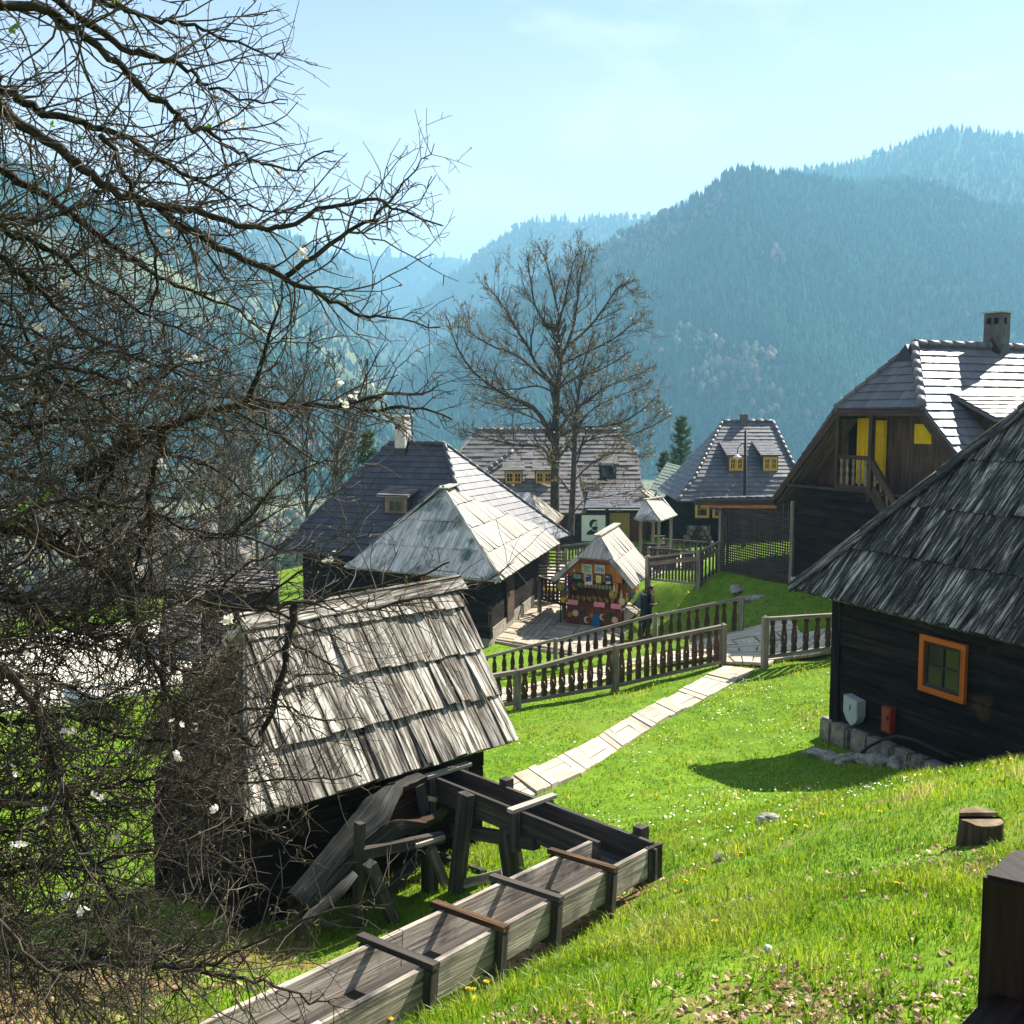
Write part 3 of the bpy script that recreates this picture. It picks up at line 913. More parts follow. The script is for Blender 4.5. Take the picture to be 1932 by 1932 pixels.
for (p, q) in ((e0, r0), (e1, r1)):
    mb = MB(12)
    d = (q - p)
    side = Vector((-d.y, d.x, 0)).normalized()
    n = 5
    for i in range(n):
        a, b = p + d * (i / n) - d * .012, p + d * ((i + 1) / n + .02)
        for sgn in (-1, 1):
            mb.beam(a + side * .1 * sgn + Z * .075, b + side * .1 * sgn + Z * .055, .2, .03, side=side + Z * (-.55 * sgn))
        mb.tube([a + Z * .12, b + Z * .10], [.05, .045], 6, caps=True)
    mb.build('hip_cap', MAT['shingle_dark'], rroof)
W0 = at(1572, 1354, 17.15)
RZ0, RZ1 = W0.z, RE0.z + .22
Wn = -Rw
mb = MB(13)
A = Vector((W0.x, W0.y, 0))
B = A + Rd * 8.4
logs(mb, A, B, RZ0, RZ1, .16, .27, Wn, jit=.016)
logs(mb, A + Rw * 6.5, A + Rw * .16, RZ0, RZ1, .16, .27, -Rd, jit=.016)
logs(mb, B, B + Rw * 6.5, RZ0, RZ1, .16, .27, Rd, jit=.01)
logs(mb, A + Rw * 6.5, B + Rw * 6.5, RZ0, RZ1, .16, .27, Rw, jit=.01)
mb.build('wall', MAT['log_dark'], log_house)
mb = MB(14)
mb.obox(A - Rd * .06 - Rw * .04 + Z * (RZ0 - .05), Z * (RZ1 - RZ0 + .05), Rd * .2, Rw * .2)
mb.build('corner_post', MAT['log_dark'], log_house)
# dressed stones under the sill beam
mb = MB(15)
rg = random.Random(4)
x = -.25
while x < 5.6:
    w = rg.uniform(.26, .62)
    h = .52 - .04 * x + rg.uniform(-.05, .05)
    p = A + Rd * x + Wn * rg.uniform(.06, .16) + Z * (RZ0 - .03)
    pts = [p, p + Rd * (w - .03), p + Rd * (w - .03 + rg.uniform(-.05, .02)) - Z * h, p + Rd * rg.uniform(-.02, .05) - Z * h]
    mb.prism(pts, Rw * .5)
    x += w
x = 0
while x < 6:
    w = rg.uniform(.4, .7)
    p = A + Rw * x - Rd * rg.uniform(.06, .14) + Z * (RZ0 - .03)
    mb.prism([p, p + Rw * (w - .03), p + Rw * (w - .03) - Z * .6, p - Z * .6], Rd * .4)
    x += w
fst = mb.build('foundation', MAT['stone_wall'], log_house)
bm = bmesh.new(); bm.from_mesh(fst.data)
bmesh.ops.bevel(bm, geom=list(bm.edges), offset=.035, segments=2, affect='EDGES')
bm.to_mesh(fst.data); bm.free()
# window
c0 = onplane(1740, 1300, A, Wn); c1 = onplane(1827, 1312, A, Wn); c2 = onplane(1742, 1194, A, Wn)
ww = (c1 - c0).dot(Rd)
wh = c2.z - c0.z
wp = window(log_house, Vector((c0.x, c0.y, c0.z)) + Wn * .03, Rd, ww, wh, Wn, MAT['orange'], fw=.085, bars=(1, 1), bmat=MAT['trim_brown'])
mb = MB(6)
for (a_, b_, w_, h_) in ((.085, .085, .055, wh - .17), (ww - .14, .085, .055, wh - .17), (.14, .085, ww - .28, .055), (.14, wh - .14, ww - .28, .055)):
    mb.obox(Vector((c0.x, c0.y, c0.z)) + Wn * .033 + Rd * a_ + Z * b_, Rd * w_, Z * h_, Wn * .03)
mb.build('sash', MAT['trim_brown'], wp)
# meter box with a pointed foot, bolt sign; red box; black cable
def box_outline(name, label, cat, u0, v0, wd, ht, dp, mat, pointed):
    p = onplane(u0, v0, A + Wn * .03, Wn)
    t = thing(name, label, cat, p)
    mb = MB(2)
    if pointed:
        o2 = [(0, 0), (wd, -.04), (wd, -ht * .62), (wd * .86, -ht * .84), (wd * .55, -ht), (wd * .22, -ht * .86), (0, -ht * .62)]
    else:
        o2 = [(0, 0), (wd, 0), (wd, -ht), (0, -ht)]
    mb.prism([p + Rd * a + Z * b for a, b in o2], Wn * dp)
    mb.build('case', mat, t)
    mb = MB(2)
    if pointed:
        mb.prism([p + Rd * (wd * a) + Z * (-ht * b) + Wn * (dp + .004) for a, b in ((.03, .02), (.97, .09), (.97, .6), (.03, .6))], Wn * .012)
        mb.build('lid', mat, t)
        mb = MB(2)
        c = p + Rd * wd * .5 - Z * ht * .38 + Wn * (dp + .017)
        mb.prism([c + Rd * a + Z * b for a, b in ((.0, .06), (.02, .06), (.005, .01), (.028, .01), (-.012, -.07), (.0, -.012), (-.02, -.012))], Wn * .003)
        mb.build('lightning_sign', MAT['black_paint'], t)
    else:
        mb.obox(p + Rd * .02 - Z * .03 + Wn * dp, Rd * (wd - .04), Z * -(ht - .06), Wn * .012)
        mb.build('lid', mat, t)
        mb = MB(2)
        mb.obox(p + Rd * (wd - .06) - Z * ht * .5 + Wn * (dp + .012), Rd * .015, Z * .07, Wn * .02)
        mb.build('handle', MAT['metal_dark'], t)
    return t
box_outline('meter_box', 'grey metal meter box with pointed foot and small lightning mark on the log wall', 'meter box', 1607, 1308, .34, .48, .16, MAT['metal_grey'], True)
box_outline('hydrant_box', 'small dark red metal box low on the log wall beside the meter box', 'box', 1673, 1330, .2, .4, .1, MAT['red_paint'], False)
mb = MB(2)
cps = [(1622, 1423), (1640, 1408), (1665, 1395), (1692, 1389), (1725, 1396), (1765, 1415), (1805, 1432)]
mb.tube([onplane(u, v, A + Wn * .24, Wn) for u, v in cps], [.026] * len(cps), 8, caps=True)
tag(mb.build('cable', MAT['black_paint'], None, origin=onplane(1622, 1423, A + Wn * .24, Wn)), 'thick black cable arching along the stone foundation of the log house', 'cable')

# ---- watermill hut at the left, front roof slope turned to the viewer ----------------------------------
HEr = atz(970, 1398, -3.80)
HEl = atz(465, 1545, -3.80)
HRr = at(860, 1104, 12.87)
HRl = at(458, 1182, 10.83)
Hd = flat(HEr - HEl)
Hn = Vector((-Hd.y, Hd.x, 0))
if Hn.y < 0: Hn = -Hn                   # into the hut
hut = thing('watermill_hut', 'small dark watermill hut under a weathered plank roof at the end of the wooden trough', 'hut', (-2.1, 11.5, -5.3))
mb = MB(21)
# pull ridge points onto one plane with the eave
nrm = (HEr - HEl).cross(HRr - HEl).normalized()
HRl = HRl - nrm * (HRl - HEl).dot(nrm)
roof(mb, [HEl, HEr, HRr, HRl], .60, .155, .026, .055, .035, over=.10, wvar=.55, gap=.018)
BEr = HEr + Hn * 2.6; BEl = HEl + Hn * 2.6
roof(mb, [BEl, BEr, HRr + Hn * .03, HRl + Hn * .03], .62, .3, .026, .05, .07, over=.10, gap=.01)
hroof = mb.build('roof', MAT['shingle_mill'], hut)
mb = MB(22)
rg = random.Random(8)
dd = HRr - HRl
x = -.02
while x < 1:
    w = rg.uniform(.16, .3)
    a, b = HRl + dd * x, HRl + dd * min(1.03, x + w)
    mb.beam(a + Z * .07 + Hn * -.06 - Z * .05, b + Z * .075 + Hn * -.06 - Z * .05, .2, .03, side=Hn + Z * 1.1)
    mb.beam(a + Z * .05 + Hn * .06, b + Z * .05 + Hn * .06, .2, .028, side=Hn - Z * 1.0)
    x += w
mb.build('ridge_cap', MAT['shingle_mill'], hroof)
mb = MB(23)
ins = .34
wl = HEl + Hd * .15 + Hn * ins; wr = HEr - Hd * .30 + Hn * ins
bl = wl + Hn * 1.9; br = wr + Hn * 1.9
logs(mb, wl, wr, -5.75, -3.87, .12, .26, -Hn, ends=.12)
logs(mb, wr + Hn * .12, br - Hn * .12, -5.75, -3.87, .12, .26, Hd, ends=-.005)
logs(mb, bl, br, -5.75, -3.87, .12, .26, Hn, ends=.12)
logs(mb, wl + Hn * .12, bl - Hn * .12, -5.75, -3.87, .12, .26, -Hd, ends=-.005)
mb.build('wall', MAT['log_dark'], hut)
for (pa, pb, rr, o_) in ((wl, bl, HRl, Hd), (wr, br, HRr, -Hd)):
    mb = MB(24)
    pa2, pb2 = Vector((pa.x, pa.y, -3.85)), Vector((pb.x, pb.y, -3.85))
    ap = rr - (pa2 + pb2) * .5 + o_ * .05 - Z * .12
    n = 9
    def lift_(t): return ap * (1 - abs(t - .5) * 2)
    for i in range(n):
        t0, t1 = i / n, (i + 1) / n - .012
        a, b = pa2.lerp(pb2, t0), pa2.lerp(pb2, t1)
        mb.prism([a, b, b + lift_(t1), a + lift_(t0)], o_ * .03)
    mb.build('gable', MAT['board_brown'], hut)

# ---- half-timbered house in the middle right: gable with balcony ----------------------------------------
Cd = flat(Vector((.377, -.926, 0)))
Cw = Vector((.926, .377, 0)).normalized()
Cn = -Cw
C0 = Vector((8.5, 30.5, 0))
def cp(s, z, w=0.0):
    p = C0 + Cd * s + Cw * w
    return Vector((p.x, p.y, z))
balcony_house = thing('balcony_house', 'tall dark timber house with grey tiled hipped roof, gable balcony and yellow curtains', 'house', (12, 27, -5.0))
LR = 9.5
apex_s, zr, zh, hs = 3.28, 1.96, .27, 1.62
zE, sE = -2.35, 4.32
rA, rB = cp(apex_s, zr, 1.2), cp(apex_s, zr, LR - 1.2)
hL, hR_ = cp(apex_s - hs, zh, -.02), cp(apex_s + hs, zh, -.02)
eL, eR = cp(apex_s - sE, zE, -.02), cp(apex_s + sE, zE, -.02)
eLb, eRb = cp(apex_s - sE, zE, LR), cp(apex_s + sE, zE, LR)
mb = MB(31)
roof(mb, [eR, eRb, cp(apex_s + hs, zh, LR), rB, rA, hR_], .30, .26, .016, .032, .0, over=.05, gap=.004, wvar=.03, deck=.10)
roof(mb, [eLb, eL, hL, rA, rB, cp(apex_s - hs, zh, LR)], .30, .26, .016, .032, .0, over=.05, gap=.004, wvar=.03, deck=.10)
roof(mb, [hL, hR_, rA], .27, .26, .016, .032, .0, over=.05, gap=.004, wvar=.03)
croof = mb.build('roof', MAT['slate_light'], balcony_house)
mb = MB(32)
ridge_caps(mb, rA + Z * .07, rB + Z * .07, .10, .42)
ridge_caps(mb, hL + Z * .06, rA + Z * .06, .085, .36)
ridge_caps(mb, hR_ + Z * .06, rA + Z * .06, .115, .36)
mb.build('ridge_tile', MAT['slate_light'], croof)
mb = MB(33)
gt = [cp(apex_s, zr + .04, .9), cp(apex_s - .42, zr - .46, .84), cp(apex_s + .42, zr - .46, .84)]
mb.prism(gt, Cw * .3)
mb.build('gablet', MAT['metal_dark'], croof)
# verge boards of the gable, pale underside at the left
mb = MB(34)
mb.beam(cp(apex_s - hs + .02, zh - .16, -.03), cp(apex_s - sE - .06, zE - .18, -.03), .06, .2, side=Cw)
mb.build('verge_board', MAT['trim_brown'], croof)
mb = MB(34)
mb.beam(cp(apex_s + hs, zh - .16, -.03), cp(apex_s + sE + .06, zE - .18, -.03), .06, .2, side=Cw)
mb.build('verge_board', MAT['trim_brown'], croof)
mb = MB(34)
mb.beam(cp(apex_s - hs - .1, zh - .12, -.03), cp(apex_s + hs + .1, zh - .12, -.03), .07, .16, side=Cw)
mb.build('hip_board', MAT['trim_brown'], croof)
mb = MB(35)
for k in range(5):
    w = .12 + .17 * k
    mb.beam(cp(apex_s - hs - .05, zh - .27, w), cp(apex_s - sE + .0, zE - .30, w), .165, .03, side=Cw)
mb.build('soffit', MAT['trim_worn'], croof)
# chimney
cc = rA + Cw * 2.95
mb = MB(36)
q1, q2 = Vector((.78, .62, 0)).normalized(), Vector((.62, -.78, 0)).normalized()
cb = Vector((cc.x, cc.y, zr - .45))
mb.obox(cb - q1 * .25 - q2 * .25, Z * 1.42, q1 * .5, q2 * .5)
chim = mb.build('chimney', MAT['plaster_grey'], balcony_house)
mb = MB(37)
mb.obox(cb - q1 * .31 - q2 * .31 + Z * 1.423, q1 * .62, q2 * .62, Z * .045)
mb.build('cap', MAT['metal_grey'], chim)
mb = MB(38)
for off in (-.15, .05):
    mb = MB(38)
    mb.obox(cb - q1 * .254 + q2 * (off - .02) + Z * 1.12, q2 * .13, Z * .17, q1 * .01)
    mb.build('flue_opening', MAT['soot_and_shade'], chim)  # flat black plate paints the shade inside a flue hole
mb = MB(38)
mb.obox(cb - q2 * -.246 - q1 * .10 + Z * 1.12, q1 * .15, Z * .17, q2 * .01)
mb.build('flue_opening', MAT['soot_and_shade'], chim)  # same painted dark on the other chimney face
mb = MB(39)
mb.prism([cb - q1 * .26 - q2 * .27 + Z * .3, cb - q1 * .26 + q2 * .27 + Z * .3, cb - q1 * .26 + Z * .78], -q1 * .012)
mb.prism([cb + q2 * .26 - q1 * .27 + Z * .3, cb + q2 * .26 + q1 * .27 + Z * .3, cb + q2 * .26 + q1 * .17 + Z * .56, cb + q2 * .26 - q1 * .17 + Z * .56], q2 * .012)
mb.build('flashing', MAT['metal_dark'], chim)
# shed dormer on the front slope
nf = Cd                                   # front slope faces +Cd
def slope_z(s): return zr - (s - apex_s) * (zr - zE) / sE
d0, d1 = 1.38, 5.6
sF = 5.8
mb = MB(40)
zf = .06
roof(mb, [cp(sF + .3, zf - .06, d0 - .2), cp(sF + .3, zf - .06, d1 + .2), cp(4.61, .66, d1 + .2), cp(4.61, .66, d0 - .2)], .27, .26, .014, .03, .0, wvar=.03, deck=.08)
dorm = mb.build('dormer', MAT['slate_light'], balcony_house)
for w in (d0, d1 - .06):
    mb = MB(41)
    mb.prism([cp(4.66, .5, w), cp(sF, slope_z(sF) - .1, w), cp(sF, zf - .10, w), cp(4.66, .60, w)], Cw * .06)
    mb.build('cheek', MAT['board_brown'], dorm)
mb = MB(41)
mb.obox(cp(sF - .08, slope_z(sF) - .05, d0 + .06), Cw * (d1 - d0 - .12), Z * (zf - .14 - slope_z(sF) + .05), Cd * .08)
mb.build('dormer_wall', MAT['board_brown'], dorm)
for k in range(3):
    window(dorm, cp(sF + .004, slope_z(sF) + .03, d0 + .25 + 1.15 * k), Cw, .95, .40, Cd, MAT['orange'], name='dormer_window', fw=.08, bars=(1, 1))
# walls: logs below, boards above, recessed behind the balcony
mb = MB(42)
logs(mb, cp(-.05, 0), cp(7.4, 0), -4.72, -2.02, .16, .26, Cn)
logs(mb, cp(-.05, 0, .16), cp(-.05, 0, LR - 1), -4.72, -2.35, .16, .26, -Cd)
logs(mb, cp(7.4, 0, .16), cp(7.4, 0, LR - 1), -4.72, -2.02, .16, .26, Cd)
mb.build('wall', MAT['log_dark'], balcony_house)
mb = MB(43)
roof(mb, [cp(-.6, -1.96, .92), cp(7.1, -1.96, .92), cp(apex_s + hs + .1, zh - .1, .92), cp(apex_s - hs - .1, zh - .1, .92)], 9., .19, .02, .0, .0, gap=.006, deck=.05)
mb.build('gable_boarding', MAT['board_brown'], balcony_house)
mb = MB(44)
mb.obox(cp(-.75, -2.02, -.06), Cd * 7.9, Cw * 1.0, Z * .07)
mb.build('balcony_floor', MAT['trim_brown'], balcony_house)
# foundation stones
mb = MB(45)
rg = random.Random(5)
for j in range(3):
    x = -.1 + .12 * j
    while x < 7.2:
        w = rg.uniform(.22, .45)
        mb.prism([cp(x, -4.74 - .17 * j, -.02 - rg.random() * .06), cp(x + w - .02, -4.74 - .17 * j, -.03), cp(x + w - .02, -4.9 - .17 * j, -.03), cp(x, -4.9 - .17 * j, -.03 - rg.random() * .05)], Cw * .35)
        x += w
mb.build('foundation', MAT['stone_pale'], balcony_house)
# balcony: posts, rails, balusters and the stair handrail
def gp(u, v, w=-.02): return onplane(u, v, C0 + Cn * -w, Cn)
mb = MB(46)
pA, pB, pC = gp(1583, 790), gp(1646, 790), gp(1577, 928)
mb.beam(Vector((pA.x, pA.y, zh - .18)), Vector((pA.x, pA.y, -1.98)), .12, .12, side=Cd)
mb.beam(Vector((pB.x, pB.y, zh - .18)), Vector((pB.x, pB.y, -2.25)), .13, .13, side=Cd)
mb.build('post', MAT['trim_brown'], balcony_house)
ra, rb = gp(1580, 858), gp(1642, 866)
rail = MB(47)
rail.beam(Vector((ra.x, ra.y, -1.06)), Vector((rb.x, rb.y, -1.06)), .09, .11, side=Cw)
rail.beam(Vector((ra.x, ra.y, -1.9)), Vector((rb.x, rb.y, -1.9)), .09, .14, side=Cw)
sa, sb = gp(1644, 872), gp(1690, 950)
rail.beam(sa, sb + (sb - sa) * .35, .09, .2, side=Cw)
s2, s3 = gp(1646, 925), gp(1675, 975)
rail.beam(s2, s3 + (s3 - s2) * .6, .09, .3, side=Cw)
rail.build('handrail', MAT['trim_brown'], balcony_house)
for i in range(5):
    t = (i + .7) / 5.4
    a = Vector((ra.x, ra.y, 0)).lerp(Vector((rb.x, rb.y, 0)), t)
    mb = MB(48 + i)
    wv = [(.055, -1.84), (.055, -1.62), (.03, -1.55), (.06, -1.42), (.03, -1.28), (.055, -1.22), (.055, -1.12)]
    mb.prism([a + Cd * x + Z * z for x, z in wv] + [a - Cd * x + Z * z for x, z in wv[::-1]], Cw * .03)
    mb.build('baluster', MAT['trim_worn'], balcony_house)
for i in range(4):
    t = .15 + i / 4
    a = sa.lerp(sb, t) - Z * .12
    mb = MB(60 + i)
    wv = [(.05, -.78), (.05, -.5), (.028, -.42), (.05, -.3), (.028, -.2), (.05, -.1), (.05, .05)]
    mb.prism([a + Cd * x + Z * z for x, z in wv] + [a - Cd * x + Z * z for x, z in wv[::-1]], Cw * .03)
    mb.build('baluster', MAT['trim_worn'], balcony_house)
# curtains hung in the openings, a yellow shutter panel
def curtain(u0, u1, v0, v1, seed):
    a, b = gp(u0, v0, .78), gp(u1, v0, .78)
    zb = gp(u0, v1, .78).z
    mb = MB(seed)
    n = 22
    pts = []
    for i in range(n + 1):
        p = a.lerp(b, i / n) + Cw * (.03 * math.sin(i * 1.5) + .02 * math.sin(i * .7 + seed))
        pts.append(p)
    vs = [p for p in pts] + [Vector((p.x, p.y, zb)) for p in pts]
    vs = vs + [v + Cw * .006 for v in vs]
    fs = []
    m = n + 1
    for i in range(n):
        fs.append((i, i + 1, m + i + 1, m + i))
        fs.append((2 * m + i, 3 * m + i, 3 * m + i + 1, 2 * m + i + 1))
    fs += [(0, m, 3 * m, 2 * m), (n, 2 * m + n, 3 * m + n, m + n)]
    mb.add(vs, fs, [(0, 0, .5)] * len(vs), smooth=False)
    return mb, Vector((a.x, a.y, zb))
mb, o_ = curtain(1618, 1648, 789, 912, 3)
tag(mb.build('curtain', MAT['curtain'], None, origin=o_), 'wide yellow curtain hanging beside the balcony door opening', 'curtain')
mb, o_ = curtain(1651, 1671, 793, 912, 5)
tag(mb.build('curtain', MAT['curtain'], None, origin=o_), 'narrow yellow curtain hanging right of the balcony post', 'curtain')
p = gp(1728, 800, .88); q = gp(1759, 838, .88)
mb = MB(5)
mb.obox(Vector((p.x, p.y, q.z)), Cd * (q - p).dot(Cd), Z * (p.z - q.z), Cn * .04)
sh = mb.build('shutter', MAT['curtain'], balcony_house, label='yellow painted shutter under the gable hip')
mb = MB(5)
W_, H_ = (q - p).dot(Cd), p.z - q.z
b0 = Vector((p.x, p.y, q.z)) + Cn * .04
for (a_, b_, w_, h_) in ((.12, .12, .76, .06), (.12, .82, .76, .06)):
    mb.obox(b0 + Cd * W_ * a_ + Z * H_ * b_, Cd * W_ * w_, Z * H_ * h_, Cn * .015)
for a_ in (.12, .82):
    mb.obox(b0 + Cd * W_ * a_ + Z * H_ * .19, Cd * W_ * .06, Z * H_ * .62, Cn * .015)
mb.build('panel_moulding', MAT['curtain'], sh)
# doorway: a black panel paints the dark of the unlit opening
p = gp(1604, 792, .86); q = gp(1660, 916, .86)
mb = MB(5)
mb.obox(Vector((p.x, p.y, -1.95)), Cd * (q - p).dot(Cd), Z * (p.z + 1.95), Cn * .03)
mb.build('door', MAT['soot_and_shade'], balcony_house)
# porch roof and lattice screen at the left
mb = MB(70)
po = [cp(-5.42, -2.78, -.1), cp(-5.42, -2.78, 6.5), cp(apex_s - sE + .12, zE - .06, 6.5), cp(apex_s - sE + .12, zE - .06, -.1)]
roof(mb, po, .5, .35, .02, .03, .0, deck=.05)
pr = mb.build('porch_roof', MAT['slate'], balcony_house)
mb = MB(71)
mb.beam(cp(-5.4, -2.90, -.12), cp(-.9, zE - .20, -.12), .05, .17, side=Cw)
mb.build('fascia', MAT['trim_brown'], pr)
mb = MB(72)
mb.beam(cp(-5.1, -3.0, -.05), cp(-.9, zE - .34, -.05), .06, .1, side=Cw)
for k in range(1, 5):
    mb.build('rafter', MAT['honey'], pr); mb = MB(72 + k)
    mb.beam(cp(-5.3, -2.9, 1.2 * k), cp(-.9, zE - .24, 1.2 * k), .08, .12, side=Cw)
mb.build('rafter', MAT['honey'], pr)
for s_, zt in ((-3.95, -2.86), (-.14, -2.46)):
    mb = MB(73)
    mb.beam(cp(s_, -5.15, .02), cp(s_, zt, .02), .15, .15, side=Cd)
    mb.build('porch_post', MAT['fence'], balcony_house)
for s_, zt in ((-5.1, -2.95), (-3.9, -2.9)):
    mb = MB(73)
    mb.beam(cp(s_, -5.2, 6.3), cp(s_, zt, 6.3), .12, .12, side=Cd)
    mb.build('porch_post', MAT['fence'], balcony_house)
mb = MB(74)
pts = [(1340, 958), (1362, 964), (1371, 975), (1373, 1068)]
mb.tube([gp(u, v, -.10) for u, v in pts], [.035] * 4, 8)
mb.build('downpipe', MAT['metal_dark'], balcony_house)
lat = thing('lattice_screen', 'dark wooden lattice screen closing the porch of the balcony house', 'lattice', cp(-2, -5.05))
mb = MB(75)
s0, s1 = -3.84, -.24
n = 30
for i in range(n):
    s_ = s0 + (s1 - s0) * (i + .5) / n
    zt = -2.86 + (s_ - s0) / (s1 - s0) * .34
    mb.obox(cp(s_ - .028, -5.02, .03), Z * (zt + 5.02), Cd * .056, Cw * .014)
m_ = 26
for j in range(m_):
    z_ = -5.0 + 2.18 * (j + .5) / m_
    mb.obox(cp(s0, z_ - .02, .013), Cd * (s1 - s0), Z * .040, Cw * .014)
mb.build('lattice', MAT['fence_dark'], lat)
mb = MB(76)
mb.obox(cp(s0, -5.07, .0), Cd * (s1 - s0), Cw * .06, Z * .05)
mb.build('bottom_rail', MAT['fence_dark'], lat)
# ---- shingle house and the slate house behind it ---------------------------------------------------------
zE_ = -4.9
B0 = atz(652, 1071, zE_); B1 = atz(944, 1097, zE_); B2 = atz(1052, 1027, zE_)
Br0 = at(838, 926, 34.2)
Br1 = at(898, 904, 40.3); Br1.z = Br0.z + .05
Bf = flat(B1 - B0); Br = flat(B2 - B1)
B3 = B0 + (B2 - B1)
shingle_house = thing('shingle_house', 'dark log house under a silvery shingle roof with one bright and one shaded slope', 'house', (-1.0, 35, -7.1))
mb = MB(81)
roof(mb, [B1, B2, Br1, Br0], 1.02, .24, .02, .045, .03, over=.08, wvar=.4)
rb_ = mb.build('roof', MAT['shingle_pale'], shingle_house, label='bright silvery shingle slope of the roof')
mb = MB(82)
roof(mb, [B0, B1, Br0], 1.02, .24, .02, .045, .03, over=.08, wvar=.4)
rg_ = mb.build('roof', MAT['shingle_green'], shingle_house, label='shaded roof slope with green algae stains')
mb = MB(83)
roof(mb, [B2, B3, Br1], 1.02, .4, .02, .04, .02)
roof(mb, [B3, B0, Br0, Br1], 1.02, .4, .02, .04, .02)
mb.build('roof', MAT['shingle_green'], shingle_house)
mb = MB(84)
d = B1 - Br0
for i in range(4):
    a, b = Br0 + d * (i / 4) + Z * .10, Br0 + d * ((i + 1) / 4 + .02) + Z * .07
    mb.beam(a - Bf * .12, b - Bf * .12, .26, .035, side=Bf + Z * .8)
mb.build('hip_cap', MAT['shingle_green'], rg_)
mb = MB(85)
d = B2 - Br1
for i in range(4):
    a, b = Br1 + d * (i / 4) + Z * .10, Br1 + d * ((i + 1) / 4 + .02) + Z * .07
    mb.beam(a, b, .24, .035, side=Br)
mb.beam(Br0 - flat(Br1 - Br0) * .2 + Z * .10, Br1 + Z * .12, .34, .04)
mb.build('hip_cap', MAT['shingle_pale'], rb_)
mb = MB(86)
q0 = B1 - Bf * .65 + Br * .75            # wall corner
q1 = B0 + Bf * .6 + Br * .75
q2 = B2 - Bf * .65 - Br * .9
on_f = Vector((Bf.y, -Bf.x, 0)); on_f = on_f if on_f.dot(Br) < 0 else -on_f
on_r = Vector((Br.y, -Br.x, 0)); on_r = on_r if on_r.dot(Bf) > 0 else -on_r
logs(mb, q1, q0, -6.9, zE_ + .25, .15, .25, on_f, ends=.1)
logs(mb, q0 + Br * .16, q2, -6.9, zE_ + .25, .15, .25, on_r)
mb.build('wall', MAT['log_dark'], shingle_house)
mb = MB(87)
mb.obox(Vector((q0.x, q0.y, -7.55)) + on_f * .03 + on_r * .03, Z * .66, -Bf * 5, -on_f * .2)
mb.obox(Vector((q0.x, q0.y, -7.4)) + on_r * .05 + Br * .22, Z * .75, Br * 6.6, -on_r * .2)
fo = mb.build('foundation', MAT['stone_wall'], shingle_house)
# door and orange window on the walls
p = Vector((q0.x, q0.y, -6.8)) + Br * 2.3 + on_r * .03
mb = MB(88)
mb.obox(p, Br * 1.0, Z * 1.75, on_r * .06)
dr = mb.build('door', MAT['board_brown'], shingle_house)
mb = MB(88)
mb.obox(p + Br * .12 + Z * .85 + on_r * .06, Br * .04, Z * .12, on_r * .04)
mb.build('handle', MAT['metal_dark'], dr)
wl0 = onplane(796, 1110, q0 + on_f * .03, on_f)
window(shingle_house, Vector((wl0.x, wl0.y, -5.55)), Bf, .62, .66, on_f, MAT['orange'], fw=.08)

slate_house = thing('slate_house', 'house with steep dark slate roof, white chimney and one small shed dormer', 'house', (-5.5, 38, -7.2))
A0 = atz(522, 1041, zE_ + .1)
A1_ = atz(899, 1064, zE_ + .1)
Ar0 = at(736, 834, 38.3); Ar1 = at(838, 843, 37.2)
Ar1.z = Ar0.z = (Ar0.z + Ar1.z) / 2
Af = flat(A1_ - A0)
Ab = Vector((-Af.y, Af.x, 0)); Ab = Ab if Ab.y > 0 else -Ab
A2_ = at(905, 912, 41.5); A2_ = A1_ + Ab * 9.0
A3_ = A0 + Ab * 9.0
mb = MB(91)
roof(mb, [A0, A1_, Ar1, Ar0], .25, .34, .016, .03, 0, over=.04, wvar=.05)
sroof = mb.build('roof', MAT['slate'], slate_house)  # shaded front slope: its shade is put into the darker slate
mb = MB(92)
roof(mb, [A1_, A2_, Ar1], .27, .3, .016, .03, 0, over=.04, wvar=.05)
roof(mb, [A2_, A3_, Ar0, Ar1], .4, .6, .016, .03, 0, over=.04, wvar=.05)
roof(mb, [A3_, A0, Ar0], .3, .5, .016, .03, 0, over=.04, wvar=.05)
mb.build('roof', MAT['slate_light'], slate_house)  # sunlit side and remaining slopes take the paler copy
mb = MB(93)
ridge_caps(mb, A1_ + Z * .05, Ar1 + Z * .05, .085, .36)
ridge_caps(mb, A2_ + Z * .05, Ar1 + Z * .05, .085, .4)
ridge_caps(mb, Ar0 + Z * .05, Ar1 + Z * .05, .085, .36)
ridge_caps(mb, A0 + Z * .05, Ar0 + Z * .05, .085, .4)
mb.build('ridge_tile', MAT['slate'], sroof)
mb = MB(94)
logs(mb, A0 + Af * .7 + Ab * .6, A1_ - Af * .7 + Ab * .6, -7.3, zE_ + .2, .2, .26, -Ab)
logs(mb, A0 + Af * .7 + Ab * 8.4, A0 + Af * .7 + Ab * .8, -7.9, zE_ + .2, .2, .26, -Af)
logs(mb, A1_ - Af * .7 + Ab * .8, A1_ - Af * .7 + Ab * 8.4, -7.3, zE_ + .2, .2, .26, Af)
mb.build('wall', MAT['log_dark'], slate_house)
ch = Ar0.lerp(Ar1, .16) - Ab * .12
mb = MB(95)
mb.obox(ch + Af * .05 - Ab * .25 - Z * .5, Af * .42, Ab * .5, Z * 1.35)
chm = mb.build('chimney', MAT['plaster'], slate_house)
mb = MB(96)
for a_, b_ in ((.05, 0), (.35, 0), (.05, .38), (.35, .38)):
    mb.obox(ch + Af * a_ - Ab * (.25 - b_) + Z * .853, Af * .12, Ab * .12, Z * .16)
mb.obox(ch - Af * .0 - Ab * .33 + Z * 1.016, Af * .52, Ab * .66, Z * .07)
mb.build('cap', MAT['plaster'], chm)
mb = MB(97)
mb.obox(ch + Af * .07 - Ab * .256 + Z * .56, Af * .2, Z * .22, Ab * .004)
